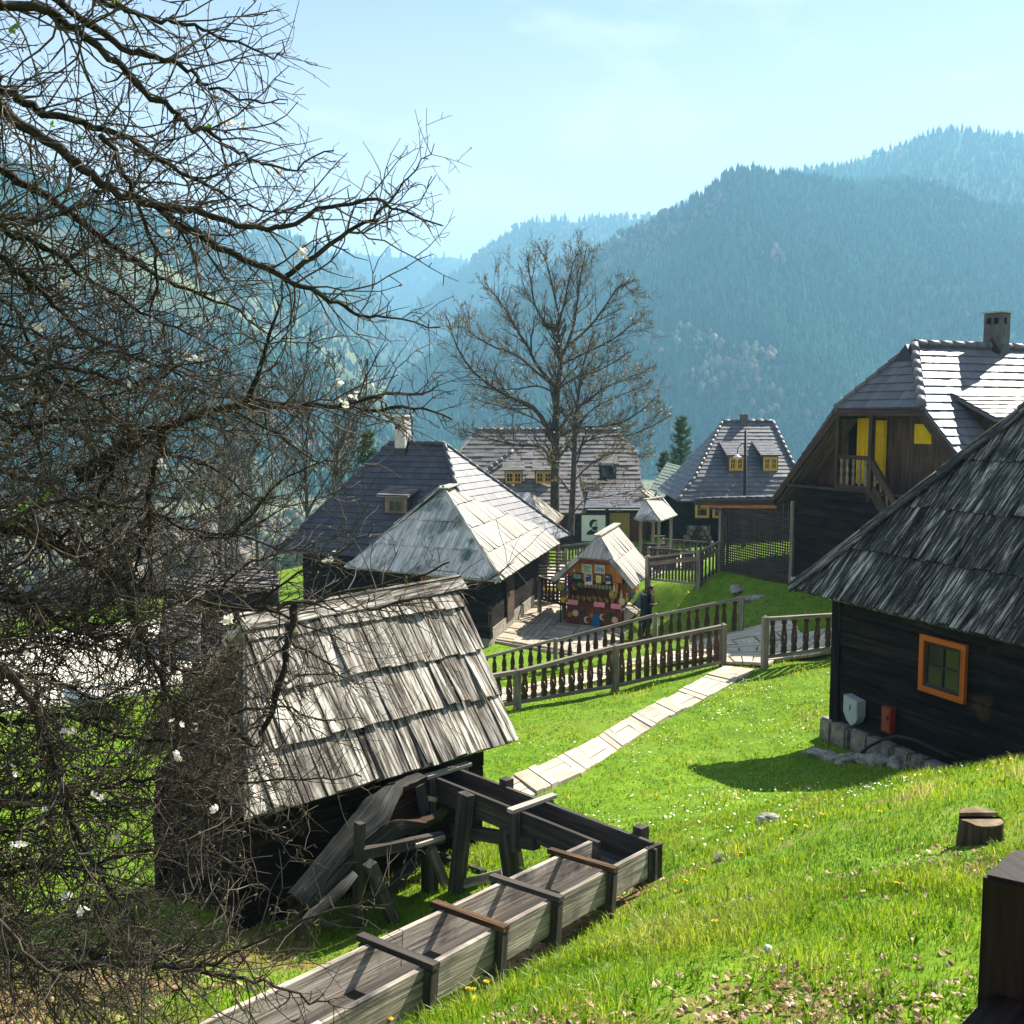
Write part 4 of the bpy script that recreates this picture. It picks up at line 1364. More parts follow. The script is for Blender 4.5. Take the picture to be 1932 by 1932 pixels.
mb.prism([ch + Af * .474 - Ab * .2 - Z * .35, ch + Af * .474 + Ab * .22 - Z * .35, ch + Af * .474 + Z * .35], Af * .006)
mb.build('soot_stain', MAT['soot_and_shade'], chm)
mb = MB(97)
mb.obox(ch + Af * .01 - Ab * .29 - Z * .5, Af * .5, Ab * .58, Z * .36)
mb.build('flashing', MAT['metal_dark'], chm)
def shed_dormer(root, base, u, w, rise, out, run, rmat, fmat, wmat, panes, seed):
    """small shed dormer: base = lower left corner on the slope, u along the wall, out = outward; runs back by run"""
    mb = MB(seed)
    top = base + Z * rise
    roof(mb, [top + out * .25 - u * .14, top + out * .25 + u * (w + .14), top - out * run + u * (w + .14) + Z * run * .34, top - out * run - u * .14 + Z * run * .34], .25, .26, .012, .025, 0, wvar=.05, deck=.05)
    dm = mb.build('dormer', rmat, root)
    for k in (0, w - .05):
        mb = MB(seed + 1)
        mb.prism([base + u * k - out * .02, base + u * k - out * .02 + Z * (rise - .1), base + u * k - out * (run * .9) + Z * (rise - .1 + .3 * run)], u * .05)
        mb.build('cheek', wmat, dm)
    mb = MB(seed + 2)
    mb.obox(base + u * .05 - out * .05, u * (w - .1), Z * (rise - .08), out * .045)
    mb.build('dormer_front', fmat, dm)
    if panes:
        pw = (w - .1) / panes
        for k in range(panes):
            window(dm, base + u * (.05 + pw * k + .02) + Z * .06, u, pw - .04, rise - .2, out, fmat, name='dormer_window', fw=.09 if w > 1.4 else .07, bars=(1, 1), depth=.03)
    return dm
n_a = (A1_ - A0).cross(Ar0 - A0).normalized()
pb = onplane(727, 968, A0, n_a)
dsl = shed_dormer(slate_house, pb + Z * .03 + -Ab * .12, Af, .98, .62, -Ab, .9, MAT['tile_rust'], MAT['trim_worn'], MAT['board_brown'], 0, 98)
window(dsl, pb + Z * .06 - Ab * .125 + Af * .2, Af, .58, .44, -Ab, MAT['trim_worn'], name='dormer_window', fw=.05, bars=(1, 0), depth=.02)

# ---- far long house with dormers and a porch ----------------------------------------------------------------
def inn(Y0, *uvs): return [at(u, v, Y0) for u, v in uvs]
long_house = thing('long_house', 'long house far behind the bare tree with worn grey tile roof and small dormers', 'house', (3.5, 63, -7.2))
Dz = -.75
dl, dr_ = at(898, 814, 66), at(1163, 814, 66)
dl.z = dr_.z = Dz
el = atz(800, 962, -5.3); er = atz(1100, 962, -5.3)
ex = Vector((1, 0, 0))
mb = MB(101)
E0_ = Vector((at(830, 900, 62).x, 60.6, -4.6)); E1_ = Vector((at(1214, 900, 62).x, 60.6, -3.8))
roof(mb, [Vector((dl.x - 3.6, 60.6, -5.2)), Vector((at(1216, 900, 60.6).x, 60.6, -5.2)), Vector((at(1203, 850, 64.5).x, 64.6, -2.1)), dr_, dl, Vector((dl.x - 1.3, 63.8, -2.4))], .40, .6, .02, .045, .02, over=.05, wvar=.15)
roof(mb, [Vector((dl.x - 3.6, 72, -5.2)), Vector((dl.x - 3.6, 60.6, -5.2)), Vector((dl.x - 1.3, 63.8, -2.4)), dl], .40, .6, .02, .045, .02, over=.05, wvar=.15)
droof = mb.build('roof', MAT['tile_rust'], long_house)
mb = MB(102)
# front wing
wz0, wzr = -5.35, -2.0
wl_, wr_ = Vector((at(920, 940, 57.5).x, 57.6, wz0)), Vector((at(1104, 945, 57.5).x, 57.6, wz0))
w2, w3 = Vector((wr_.x - .6, 63.6, wzr)), Vector((at(968, 845, 62).x, 62.0, wzr))
roof(mb, [wl_ + Vector((-3.2, 0, 0)), wr_, w2, w3], .40, .55, .02, .045, .02, over=.05, wvar=.15)
mb.build('wing_roof', MAT['tile_rust'], long_house)
mb = MB(103)
ridge_caps(mb, wl_ + Vector((-3.2, 0, .08)), w3 + Z * .08, .13, .45)
mb.build('ridge_tile', MAT['tile_rust'], droof)
mb = MB(103)
ridge_caps(mb, dl + Z * .06, dr_ + Z * .06, .11, .45)
mb.build('ridge_tile', MAT['tile_rust'], droof)
mb = MB(104)
roof(mb, [w2 + Z * .02, wr_ + Z * .02, wr_ + Vector((.5, 3.4, 0.3)), w2 + Vector((.4, .4, -.4))], .4, .5, .02, .04, .02)
mb.build('wing_side', MAT['slate'], long_house)  # shadow face of the wing, its shade painted with darker slate
mb = MB(105)
pz = -4.75
p0, p1 = at(1103, 960, 57.8), at(1222, 958, 57.8)
p2, p3 = at(1214, 926, 60.8), at(1112, 942, 60.8)
p0.z = p1.z = (p0.z + p1.z) / 2; p2.z = p3.z = p0.z + .95
roof(mb, [p0, p1, p2, p3], .28, .4, .014, .03, .01, wvar=.1)
mb.build('porch_roof', MAT['slate_light'], long_house)
mb = MB(106)
logs(mb, (wl_.x - 2.4, 58.3), (p1.x - .2, 58.3), -7.4, -5.2, .2, .28, Vector((0, -1, 0)))
logs(mb, (dl.x - 3, 61.4), (wl_.x - 2.4, 61.4), -7.6, -5.2, .2, .28, Vector((0, -1, 0)))
mb.build('wall', MAT['board_brown'], long_house)
for uu in (1094, 1145, 1222):
    mb = MB(107)
    q = at(uu, 1000, 57.9)
    mb.beam(Vector((q.x, q.y, -7.5)), Vector((q.x, q.y, p0.z - .06)), .16, .16, side=ex)
    mb.build('porch_post', MAT['trim_brown'], long_house)
q = at(1150, 1020, 58.1)
mb = MB(108)
mb.obox(Vector((q.x, 58.14, -7.35)), ex * 1.15, Z * 2.0, Vector((0, .05, 0)))
mb.build('straw_panel', MAT['straw'], long_house)
q = at(1190, 1020, 58.1)
mb = MB(108)
mb.obox(Vector((q.x, 58.12, -7.35)), ex * .95, Z * 2.0, Vector((0, .05, 0)))
mb.build('door', MAT['stall_red'], long_house)
fy = Vector((0, -1, 0))
def wing_pt(u, v):
    n_ = (wr_ - wl_).cross(w3 - wl_).normalized()
    return onplane(u, v, wl_, n_)
for (u_, v_, sd) in ((952, 912, 1), (1009, 912, 2)):
    b = wing_pt(u_, v_)
    shed_dormer(long_house, b + fy * .1, ex, 1.05, .78, fy, 1.25, MAT['tile_rust'], MAT['yellow_frame'], MAT['board_brown'], 2, 110 + 5 * sd)
b = Vector((at(1130, 895, 62.3).x, 62.2, -3.6))
shed_dormer(long_house, b + fy * .5, ex, 1.0, .9, fy, 1.6, MAT['tile_rust'], MAT['grass_roof'], MAT['board_brown'], 1, 130)
# poster on the porch: stencil head of a bearded man
pp = at(1097, 1021, 57.5)
pw, phh = at(1142, 1021, 57.5).x - pp.x, 1.48
poster = thing('poster_board', 'white poster board with black stencil head of a bearded man on the far porch', 'poster', (pp.x, 57.5, pp.z))
mb = MB(1)
mb.obox((pp.x, 57.5, pp.z), ex * pw, Z * phh, Vector((0, .05, 0)))
mb.build('sheet', MAT['white_cloth'], poster)
mb = MB(1)
for (a, b, c, d_) in ((-.06, -.06, pw + .12, .06), (-.06, phh, pw + .12, .06)):
    mb.obox((pp.x + a, 57.48, pp.z + b), ex * c, Z * d_, Vector((0, .07, 0)))
for a in (-.06, pw):
    mb.obox((pp.x + a, 57.482, pp.z), ex * .06, Z * phh, Vector((0, .068, 0)))
mb.build('frame', MAT['trim_brown'], poster)
def stencil(pts, seed):
    mb = MB(seed)
    tri = tessellate_polygon([[Vector((x, z, 0)) for x, z in pts]])
    k = .78
    f = [Vector((pp.x + pw * .5 + x * k, 57.494, pp.z + .36 + z * k)) for x, z in pts]
    vs = f + [v + Vector((0, .005, 0)) for v in f]
    n = len(f)
    mb.add(vs, [tuple(t) for t in tri] + [(i, (i + 1) % n, n + (i + 1) % n, n + i) for i in range(n)], [(0, 0, 0)] * (2 * n))
    return mb
stencil([(-.20, .50), (-.29, .66), (-.31, .86), (-.22, 1.02), (-.06, 1.12), (.12, 1.12), (.26, 1.04), (.30, .94), (.22, .97), (.08, .95), (-.02, .88), (-.06, .76), (-.10, .70), (-.10, .58)], 1).build('stencil_hair', MAT['black_paint'], poster)
stencil([(-.10, .60), (-.02, .56), (.06, .62), (.18, .63), (.24, .60), (.30, .58), (.30, .46), (.24, .34), (.14, .28), (.0, .32), (-.10, .42)], 1).build('stencil_beard', MAT['black_paint'], poster)
stencil([(-.52, .0), (-.44, .22), (-.22, .36), (-.12, .40), (-.02, .28), (.12, .24), (.30, .30), (.44, .2), (.5, .0), (.2, .0), (.12, .12), (.04, .0)], 1).build('stencil_shoulders', MAT['black_paint'], poster)
stencil([(.03, .82), (.13, .84), (.14, .78), (.05, .77)], 1).build('stencil_eye', MAT['black_paint'], poster)
stencil([(.20, .84), (.29, .85), (.28, .79), (.21, .78)], 1).build('stencil_eye', MAT['black_paint'], poster)
stencil([(.18, .80), (.21, .80), (.24, .69), (.16, .68)], 1).build('stencil_nose', MAT['black_paint'], poster)

# ---- slate house with two dormers in the distance -----------------------------------------------------------
dormer_house = thing('dormer_house', 'far house with flared grey slate roof, two yellow framed dormers and a small chimney', 'house', (13, 55, -6.5))
e_l = at(1278, 946, 51.5); ez = e_l.z
e_r = Vector((at(1560, 946, 51.5).x, 51.5, ez))
ef = at(1241, 920, 60.5); ef.z = ez + .25
rl, rr = at(1363, 797, 56.0), at(1458, 797, 56.0)
kz = ez + 1.15
k_l = Vector((e_l.x + 1.05, 52.5, kz)); k_r = Vector((e_r.x - 1.15, 52.5, kz))
kf = Vector((ef.x + 1.0, 59.5, kz))
mb = MB(141)
roof(mb, [e_l, e_r, k_r, k_l], .3, .3, .016, .034, 0, over=.04, wvar=.05)
roof(mb, [k_l, k_r, rr, rl], .3, .3, .016, .034, 0, over=.04, wvar=.05)
roof(mb, [Vector((ef.x, 60.5, ez)), e_l, k_l, kf], .3, .3, .016, .034, 0, over=.04, wvar=.05)
roof(mb, [kf, k_l, rl], .3, .3, .016, .034, 0, over=.04, wvar=.05)
roof(mb, [e_r, Vector((e_r.x + .3, 60.5, ez)), Vector((k_r.x + .3, 59.5, kz)), k_r], .3, .3, .016, .034, 0, wvar=.05)
roof(mb, [k_r, Vector((k_r.x + .3, 59.5, kz)), rr], .3, .3, .016, .034, 0, wvar=.05)
roof(mb, [Vector((k_r.x + .3, 59.5, kz)), kf, rl, rr], .5, .6, .016, .034, 0, wvar=.05)
eroof = mb.build('roof', MAT['slate_light'], dormer_house)
mb = MB(142)
ridge_caps(mb, rl + Z * .06, rr + Z * .06, .10, .4)
ridge_caps(mb, k_l + Z * .06, rl + Z * .06, .10, .4)
ridge_caps(mb, e_l + Z * .06, k_l + Z * .06, .10, .4)
ridge_caps(mb, k_r + Z * .06, rr + Z * .06, .10, .4)
mb.build('ridge_tile', MAT['slate_light'], eroof)
n_e = (k_r - k_l).cross(rl - k_l).normalized()
for i, (u_, v_) in enumerate(((1373, 888), (1437, 888))):
    b = onplane(u_, v_, k_l, n_e)
    shed_dormer(dormer_house, b + fy * .12, ex, (1403 - 1373) * 53 / 1932., .80, fy, 2.0, MAT['slate_light'], MAT['yellow_frame'], MAT['slate'], 2, 150 + 7 * i)
cb = rl.lerp(rr, .42)
mb = MB(143)
mb.obox(cb + Vector((-.18, -.18, -.3)), ex * .36, Vector((0, .36, 0)), Z * .72)
chm = mb.build('chimney', MAT['plaster_grey'], dormer_house)
mb = MB(144)
mb.obox(cb + Vector((-.24, -.24, .424)), ex * .48, Vector((0, .48, 0)), Z * .06)
mb.build('cap', MAT['metal_grey'], chm)
mb = MB(145)
logs(mb, (e_l.x + .7, 52.2), (e_r.x - .7, 52.2), -6.9, ez + .1, .2, .27, fy)
logs(mb, (e_l.x + .7, 60), (e_l.x + .7, 52.4), -6.9, ez + .1, .2, .27, Vector((-1, 0, 0)))
mb.build('wall', MAT['log_dark'], dormer_house)
mb = MB(146)
mb.obox((e_l.x + .62, 52.1, -7.2), ex * 1.2, Vector((0, .07, 0)), Z * 1.75)
mb.build('render_patch', MAT['plaster_grey'], dormer_house)
b = onplane(1311, 977, Vector((0, 52.17, 0)), fy)
window(dormer_house, b, ex, .72, .92, fy, MAT['yellow_frame'], fw=.12, bars=(0, 1))
b = onplane(1344, 977, Vector((0, 52.17, 0)), fy)
window(dormer_house, b, ex, .5, .9, fy, MAT['yellow_frame'], fw=.1, bars=(0, 1))

# low hut with a dark green roof at its left
green_hut = thing('green_hut', 'low outbuilding with dark green roof and pale roof end beside the far slate house', 'hut', (9, 66, -6.6))
g0, g1, g2, g3 = at(1221, 930, 60), at(1262, 940, 60), at(1290, 872, 66), at(1258, 872, 66)
mb = MB(161)
roof(mb, [g0, g1, g2, g3], .6, .5, .02, .03, .02)
mb.build('roof', MAT['grass_roof'], green_hut)
mb = MB(162)
roof(mb, [at(1208, 926, 59), at(1250, 958, 59), g1 + Z * .03, g0 + Z * .03], .4, .4, .02, .03, .02)
roof(mb, [g1 + Vector((.02, 0, .02)), at(1285, 935, 62), g2 + Vector((.6, 0, .05)), g2 + Vector((.02, 0, .03))], .6, .5, .02, .03, .02)
mb.build('lean_to', MAT['shingle_pale'], green_hut)
mb = MB(163)
logs(mb, (g0.x + .3, 60.4), (g1.x + 2, 60.4), -6.9, g0.z - .1, .2, .3, fy)
logs(mb, (g0.x + .3, 66), (g0.x + .3, 60.4), -6.9, g0.z - .1, .2, .3, Vector((-1, 0, 0)))
mb.build('wall', MAT['log_dark'], green_hut)

# small dark shingle shed between the shingle house and the bare trees
shed = thing('shingle_shed', 'small dark shingle shed with open gable behind the shingle house', 'shed', (2.0, 46, -7.1))
s0_, s1_ = at(905, 1000, 45), at(1026, 1000, 44)
s0_.z = s1_.z = -4.9
sr0, sr1 = at(935, 930, 47), at(1000, 934, 46.4)
sr0.z = sr1.z = -3.35
mb = MB(171)
roof(mb, [s0_, s1_, sr1, sr0], .9, .24, .02, .04, .04)
shr = mb.build('roof', MAT['shingle_green'], shed)
mb = MB(172)
s2_ = at(1043, 967, 46.5); s2_.z = -4.55
roof(mb, [s1_, s2_ + Vector((.5, 1.2, 0)), sr1], .9, .24, .02, .04, .04)
mb.build('hip', MAT['shingle_mill'], shed)
mb = MB(173)
mb.beam(s1_ + Z * -.02, s2_ + Vector((.5, 1.2, 0)), .1, .16)
mb.build('eave_beam', MAT['trim_worn'], shed)
for p in (s1_ + Vector((-.3, .3, 0)), s2_ + Vector((.3, 1.0, 0))):
    mb = MB(173)
    mb.beam(Vector((p.x, p.y, -7.3)), Vector((p.x, p.y, -4.7)), .14, .14, side=ex)
    mb.build('post', MAT['trim_worn'], shed)
mb = MB(174)
logs(mb, (s0_.x, 45.6), (s1_.x - .4, 45.0), -7.3, -4.8, .2, .26, fy)
logs(mb, (s1_.x - .4, 45.2), (s1_.x + .4, 48.2), -7.3, -4.8, .2, .26, ex)
mb.build('wall', MAT['log_dark'], shed)

# roofed well by the fences
well = thing('roofed_well', 'small open shelter with pointed shingle roof on four posts by the far fences', 'shelter', (6.2, 44, -6.0))
k0, k1, k2 = at(1197, 984, 43.5), at(1245, 991, 42.6), at(1277, 962, 45.4)
kz_ = (k0.z + k1.z + k2.z) / 3
k0.z = k1.z = k2.z = kz_
k3 = k0 + (k2 - k1)
ka, kb = at(1216, 950, 44.2), at(1250, 934, 46.0)
ka.z = kb.z = (ka.z + kb.z) / 2
mb = MB(181)
roof(mb, [k1, k2, kb, ka], 1.6, .17, .02, .03, .02)
kr = mb.build('roof', MAT['shingle_pale'], well)
mb = MB(182)
roof(mb, [k0, k1, ka], 1.6, .17, .02, .03, .02)
roof(mb, [k2, k3, kb], 1.6, .17, .02, .03, .02)
roof(mb, [k3, k0, ka, kb], 1.6, .17, .02, .03, .02)
mb.build('hip', MAT['shingle_green'], well)
mb = MB(183)
mb.beam(ka + Z * .06, kb + Z * .06, .2, .05)
mb.build('ridge_cap', MAT['shingle_pale'], kr)
cen = (k0 + k1 + k2 + k3) / 4
for p in (k0, k1, k2, k3):
    q = p.lerp(cen, .28)
    mb = MB(184)
    mb.beam(Vector((q.x, q.y, gz(q.x, q.y) - .1)), Vector((q.x, q.y, kz_ + .12)), .13, .13, side=ex)
    mb.build('post', MAT['fence'], well)
mb = MB(185)
zc = gz(cen.x, cen.y)
for i in range(4):
    h_ = .22 * i
    for s_, t_ in (((-.5, -.5), (1, 0)), ((.5, -.5), (0, 1)), ((.5, .5), (-1, 0)), ((-.5, .5), (0, -1))):
        mb.beam(cen + Vector((s_[0], s_[1], zc - cen.z + .1 + h_ + (.11 if t_[0] else 0))), cen + Vector((s_[0] + t_[0], s_[1] + t_[1], zc - cen.z + .1 + h_ + (.11 if t_[0] else 0))), .12, .1)
mb.build('well_curb', MAT['fence_dark'], well)
# ---- souvenir stall --------------------------------------------------------------------------------------
SL = atz(1045, 1096, -5.58); SR = atz(1195, 1109, -5.58)
Sf = flat(SR - SL)
Sb = Vector((.27, .963, 0)).normalized()
Sn = Vector((Sf.y, -Sf.x, 0)); Sn = Sn if Sn.y < 0 else -Sn
Sw = (SR - SL).length
Sz0 = -7.12
SD = 4.3
stall = thing('souvenir_stall', 'small red brown wooden souvenir stall with silvery plank roof and open counter', 'stall', (SL + (SR - SL) * .5 + Vector((0, 0, Sz0 + 5.58))))
def sp(a, z, b=0.0):
    """a along the front from the left eave corner, b back from the front"""
    p = SL + Sf * a + Sb * b
    return Vector((p.x, p.y, z))
mid = Sw * .52
zr_ = -4.02
zk, ak = -4.72, .62                       # half hip at the front
fr0, fr1 = sp(mid, zr_, .55), sp(mid, zr_ + .02, SD)
khl, khr = sp(mid - ak, zk, 0), sp(mid + ak, zk, 0)
mb = MB(201)
roof(mb, [SR, SR + Sb * SD, fr1, fr0, khr], 1.08, .17, .018, .035, .03, over=.06)
strf = mb.build('roof', MAT['shingle_pale'], stall)
mb = MB(202)
roof(mb, [SL + Sb * SD, SL, khl, fr0, fr1], 1.08, .17, .018, .035, .03, over=.06)
mb.build('roof', MAT['shingle_pale'], stall)
mb = MB(203)
roof(mb, [khl, khr, fr0], 2., .17, .018, .03, .03)
mb.build('half_hip', MAT['shingle_pale'], stall)
mb = MB(204)
mb.beam(fr0 - Sb * .15 + Z * .06, fr1 + Sb * .1 + Z * .06, .26, .05)
mb.build('ridge_cap', MAT['shingle_pale'], strf)
mb = MB(205)
mb.beam(khl + Z * .02 - Sb * .04, SL + Z * .02 - Sb * .04 - Sf * .05, .07, .17, side=Sb)
mb.build('verge_board', MAT['shingle_green'], strf)
mb = MB(205)
mb.beam(khr + Z * .02 - Sb * .04, SR + Z * .02 - Sb * .04 + Sf * .05, .07, .17, side=Sb)
mb.build('verge_board', MAT['shingle_green'], strf)
mb = MB(205)
mb.beam(fr0 + Z * .06, khr + Z * .07, .14, .05, side=Sf)
mb.build('hip_cap', MAT['shingle_green'], strf)
mb = MB(206)
mb.beam(khl - Z * .1 + Sb * .05, khr - Z * .1 + Sb * .05, .06, .13, side=Sb)
mb.build('gable_beam', MAT['stall_red'], stall)
wa, wb = .44, Sw - .44                      # walls
mb = MB(207)
nb = 8
za = -5.52
for i in range(nb):
    a0, a1 = wa + (wb - wa) * i / nb, wa + (wb - wa) * (i + 1) / nb - .012
    def top(a):
        t = a / mid if a < mid else (Sw - a) / (Sw - mid)
        return min(-5.58 + (zk + 5.58) * t / ((mid - ak) / mid) - .12, zk - .16)
    mb.prism([sp(a0, za, .3), sp(a1, za, .3), sp(a1, max(top(a1), za + .02), .3), sp(a0, max(top(a0), za + .02), .3)], Sb * .035)
mb.build('gable', MAT['honey'], stall)
mb = MB(208)
zc_ = -6.28
n = 9
for i in range(n):
    a0, a1 = wa + (wb - wa) * i / n, wa + (wb - wa) * (i + 1) / n - .01
    mb.obox(sp(a0, Sz0 - .05, .3), Z * (zc_ - Sz0), Sf * (a1 - a0), Sb * .04)
for z_ in (Sz0 + .12, zc_ - .16):
    mb.obox(sp(wa + .05, z_, .27), Sf * (wb - wa - .1), Sb * .028, Z * .09)
for a_ in (wa, wa + (wb - wa) * .46, wb - .09):
    mb.obox(sp(a_, Sz0 - .03, .262), Z * (zc_ - Sz0 - .02), Sf * .09, Sb * .036)
mb.build('counter_front', MAT['stall_red'], stall)
mb = MB(209)
mb.obox(sp(wa - .05, zc_ - .05, .2), Sf * (wb - wa + .1), Sb * .75, Z * .05)
mb.build('counter_top', MAT['stall_red'], stall)
for (a_, b_) in ((wa, .3), (wb - .1, .3), (wa, SD - .5), (wb - .1, SD - .5)):
    mb = MB(210)
    mb.obox(sp(a_, Sz0 - .05, b_ + .04), Z * (za - Sz0 + .1), Sf * .1, Sb * .1)
    mb.build('corner_post', MAT['stall_red'], stall)
mb = MB(211)
n = 10
for i in range(n):
    b0_, b1_ = .5 + (SD - 1.05) * i / n, .5 + (SD - 1.05) * (i + 1) / n - .012
    mb.obox(sp(wb - .04, Sz0 - .05, b0_), Z * (za - Sz0), Sb * (b1_ - b0_), Sf * .03)
    mb.obox(sp(wa + .01, Sz0 - .05, b0_), Z * (za - Sz0), Sb * (b1_ - b0_), Sf * .03)
mb.obox(sp(wa + .05, Sz0 - .05, 1.75), Z * (za - Sz0 + .4), Sf * (wb - wa - .1), Sb * .03)
mb.build('side_wall', MAT['honey'], stall)
for z_ in (-5.9, -5.62):
    mb = MB(212)
    mb.obox(sp(wa + .12, z_, .84), Sf * (wb - wa - .24), Sb * .3, Z * .02)
    mb.build('shelf', MAT['stall_red'], stall)
mb = MB(213)
mb.prism([sp(wb, -6.42, .35), sp(wb, -6.42, 2.6), sp(wb + .5, -6.55, 2.6), sp(wb + .5, -6.55, .35)], Z * .04)
mb.prism([sp(wb + .03, -6.44, .4), sp(wb + .45, -6.56, .4), sp(wb + .03, -6.95, .4)], Sb * .04)
mb.prism([sp(wb + .03, -6.44, 2.5), sp(wb + .45, -6.56, 2.5), sp(wb + .03, -6.95, 2.5)], Sb * .04)
mb.build('side_counter', MAT['deck'], stall)
# framed pictures on the gable
def spt(u, v, b): 
    p = onplane(u, v, sp(0, 0, b), Sn)
    return p
def zpix(x, y): return (981 + .1758 * x, 943 + .1758 * y)
pics = [
    ('landscape picture of a lake in pale frame, upper left on the stall gable', (665, 685, 778, 778), 'pic_lake', 'cream'),
    ('landscape picture of a blue bay in pale frame, upper right on the stall gable', (803, 692, 915, 785), 'pic_sea', 'cream'),
    ('green meadow picture in dark frame at the left end of the gable row', (568, 778, 668, 850), 'pic_meadow', 'trim_brown'),
    ('upright picture of dark blue flowers in pale frame on the stall', (697, 785, 780, 908), 'pic_blue', 'cream'),
    ('upright yellow green picture in dark frame between two white ones', (806, 797, 885, 903), 'pic_yellow', 'trim_brown'),
    ('upright picture of a dark bird in dark frame, right end of the row', (913, 797, 985, 908), 'pic_bird', 'trim_brown'),
]
for lab, (x0, y0, x1, y1), mt, fm in pics:
    a = spt(*zpix(x0, y1), .27); b = spt(*zpix(x1, y1), .27); c = spt(*zpix(x0, y0), .27)
    w_, h_ = (b - a).dot(Sf), c.z - a.z
    t = thing('framed_picture', lab, 'picture', a, 'pictures hung on the souvenir stall')
    mb = MB(3)
    mb.obox(a + Sf * .03 + Z * .03 + Sn * .012, Sf * (w_ - .06), Z * (h_ - .06), Sn * .006)
    cvs = mb.build('canvas', MAT[mt], t)
    # bc.x must climb with height on the canvas
    at_ = cvs.data.attributes['bc']
    arr = np.array([[(v.co.z) * 1.0, (v.co.x + v.co.y) * 1.0, .5] for v in cvs.data.vertices], dtype=np.float32)
    arr[:, 0] = (arr[:, 0] - arr[:, 0].min()) / max(1e-6, np.ptp(arr[:, 0])) * .4
    at_.data.foreach_set('vector', arr.ravel())
    mb = MB(4)
    for (p_, s_, q_) in ((a, Sf * w_, Z * .035), (a + Z * (h_ - .035), Sf * w_, Z * .035), (a + Z * .035, Sf * .035, Z * (h_ - .07)), (a + Sf * (w_ - .035) + Z * .035, Sf * .035, Z * (h_ - .07))):
        mb.obox(p_, s_, q_, Sn * .028)
    mb.build('frame', MAT[fm], t)
# pink price strips
for lab, (x0, y0, x1, y1) in (('pink paper strip at the left end of the stall counter', (510, 1107, 622, 1152)), ('pink paper strip in the middle of the stall counter edge', (792, 1142, 908, 1186)), ('pink paper strip at the right end of the stall counter', (975, 1162, 1086, 1207))):
    a = spt(*zpix(x0, y1), .19); b = spt(*zpix(x1, y1), .19); c = spt(*zpix(x0, y0), .19)
    mb = MB(3)
    mb.obox(Vector((a.x, a.y, zc_ - .1)), Sf * (b - a).dot(Sf), Z * .17, Sn * .005)
    tag(mb.build('price_strip', MAT['pink'], None, origin=Vector((a.x, a.y, zc_ - .1))), lab, 'sign', 'pink strips on the counter')
# round and moon shaped pendants hung on the counter front
def disc(mb, c, r, th, moon=False, n=14):
    if moon:
        pts = [(math.cos(t) * r, math.sin(t) * r) for t in np.linspace(-2.2, 2.2, 12)] + [(math.cos(t) * r * .75 - r * .42, math.sin(t) * r * .8) for t in np.linspace(1.9, -1.9, 8)]
        pts = [(-x, z) for x, z in pts]
    else:
        pts = [(math.cos(2 * PI * i / n) * r, math.sin(2 * PI * i / n) * r) for i in range(n)]
    mb.holed(pts, [], lambda x, z, y: c + Sf * x + Z * z + Sn * (y + th / 2), th)
pend = [(597, 1215, 0, 'cream'), (720, 1287, 1, 'cream'), (888, 1258, 1, 'cream'), (1020, 1290, 0, 'cream'), (538, 1232, 0, 'orange'), (772, 1240, 0, 'orange'), (1095, 1090, 0, 'cream'), (1103, 1155, 1, 'cream')]
plab = {(0, 'cream'): 'pale round wooden pendant hung on the stall front', (1, 'cream'): 'pale crescent wooden pendant hung on the stall front', (0, 'orange'): 'small orange round pendant on the counter front'}
for x, y, moon, mt in pend:
    c = spt(*zpix(x, y), .25)
    mb = MB(3)
    disc(mb, c, .115 if mt == 'cream' else .09, .02, moon)
    tag(mb.build('pendant', MAT[mt], None, origin=c), plab[(moon, mt)], 'pendant', ('crescent pendants' if moon else 'round pale pendants' if mt == 'cream' else 'orange pendants') + ' on the stall')
# blue picture bag and two small green cards
c = spt(*zpix(820, 1312), .25)
mb = MB(3)
mb.prism([c + Sf * a + Z * b for a, b in ((-.13, -.26), (.13, -.26), (.15, .1), (.09, .26), (-.09, .26), (-.15, .1))], Sn * .04)
tag(mb.build('cloth_bag', MAT['blue_cloth'], None, origin=c), 'blue cloth bag hanging on the stall counter doors', 'bag')
for lab, x, y in (('small green card left on the counter front', 672, 1205), ('small green card right on the counter front', 960, 1235)):
    c = spt(*zpix(x, y), .25)
    mb = MB(3)
    mb.obox(c - Sf * .1 - Z * .07, Sf * .2, Z * .14, Sn * .012)
    tag(mb.build('card', MAT['grass_roof'], None, origin=c), lab, 'card')
# goods on the counter and the shelves
rg = random.Random(17)
def jar(c, r, h, body, lidm, lab, grp):
    t = thing('jar', lab, 'jar', c, grp)
    mb = MB(3)
    mb.tube([c, c + Z * h * .12, c + Z * h * .7, c + Z * h * .84, c + Z * h * .88], [r * .9, r, r, r * .75, r * .7], 10, caps=True)
    mb.build('glass_body', MAT[body], t)
    mb = MB(3)
    mb.tube([c + Z * h * .885, c + Z * h], [r * .78, r * .76], 10, caps=True)
    mb.build('lid', MAT[lidm], t)
for i in range(16):
    a_ = wa + .2 + (wb - wa - .45) * i / 15
    jar(sp(a_, zc_ + .002, .42 + .16 * (i % 2)), rg.uniform(.045, .06), rg.uniform(.14, .2), 'amber', 'straw', 'small amber jar standing on the stall counter', 'amber jars on the stall counter')
for i in range(12):
    a_ = wa + .3 + (wb - wa - .6) * i / 11
    jar(sp(a_, -5.878, .94), rg.uniform(.05, .065), rg.uniform(.14, .19), 'jar_white', 'straw', 'pale jar on the lower shelf inside the stall', 'pale jars on the stall shelf')
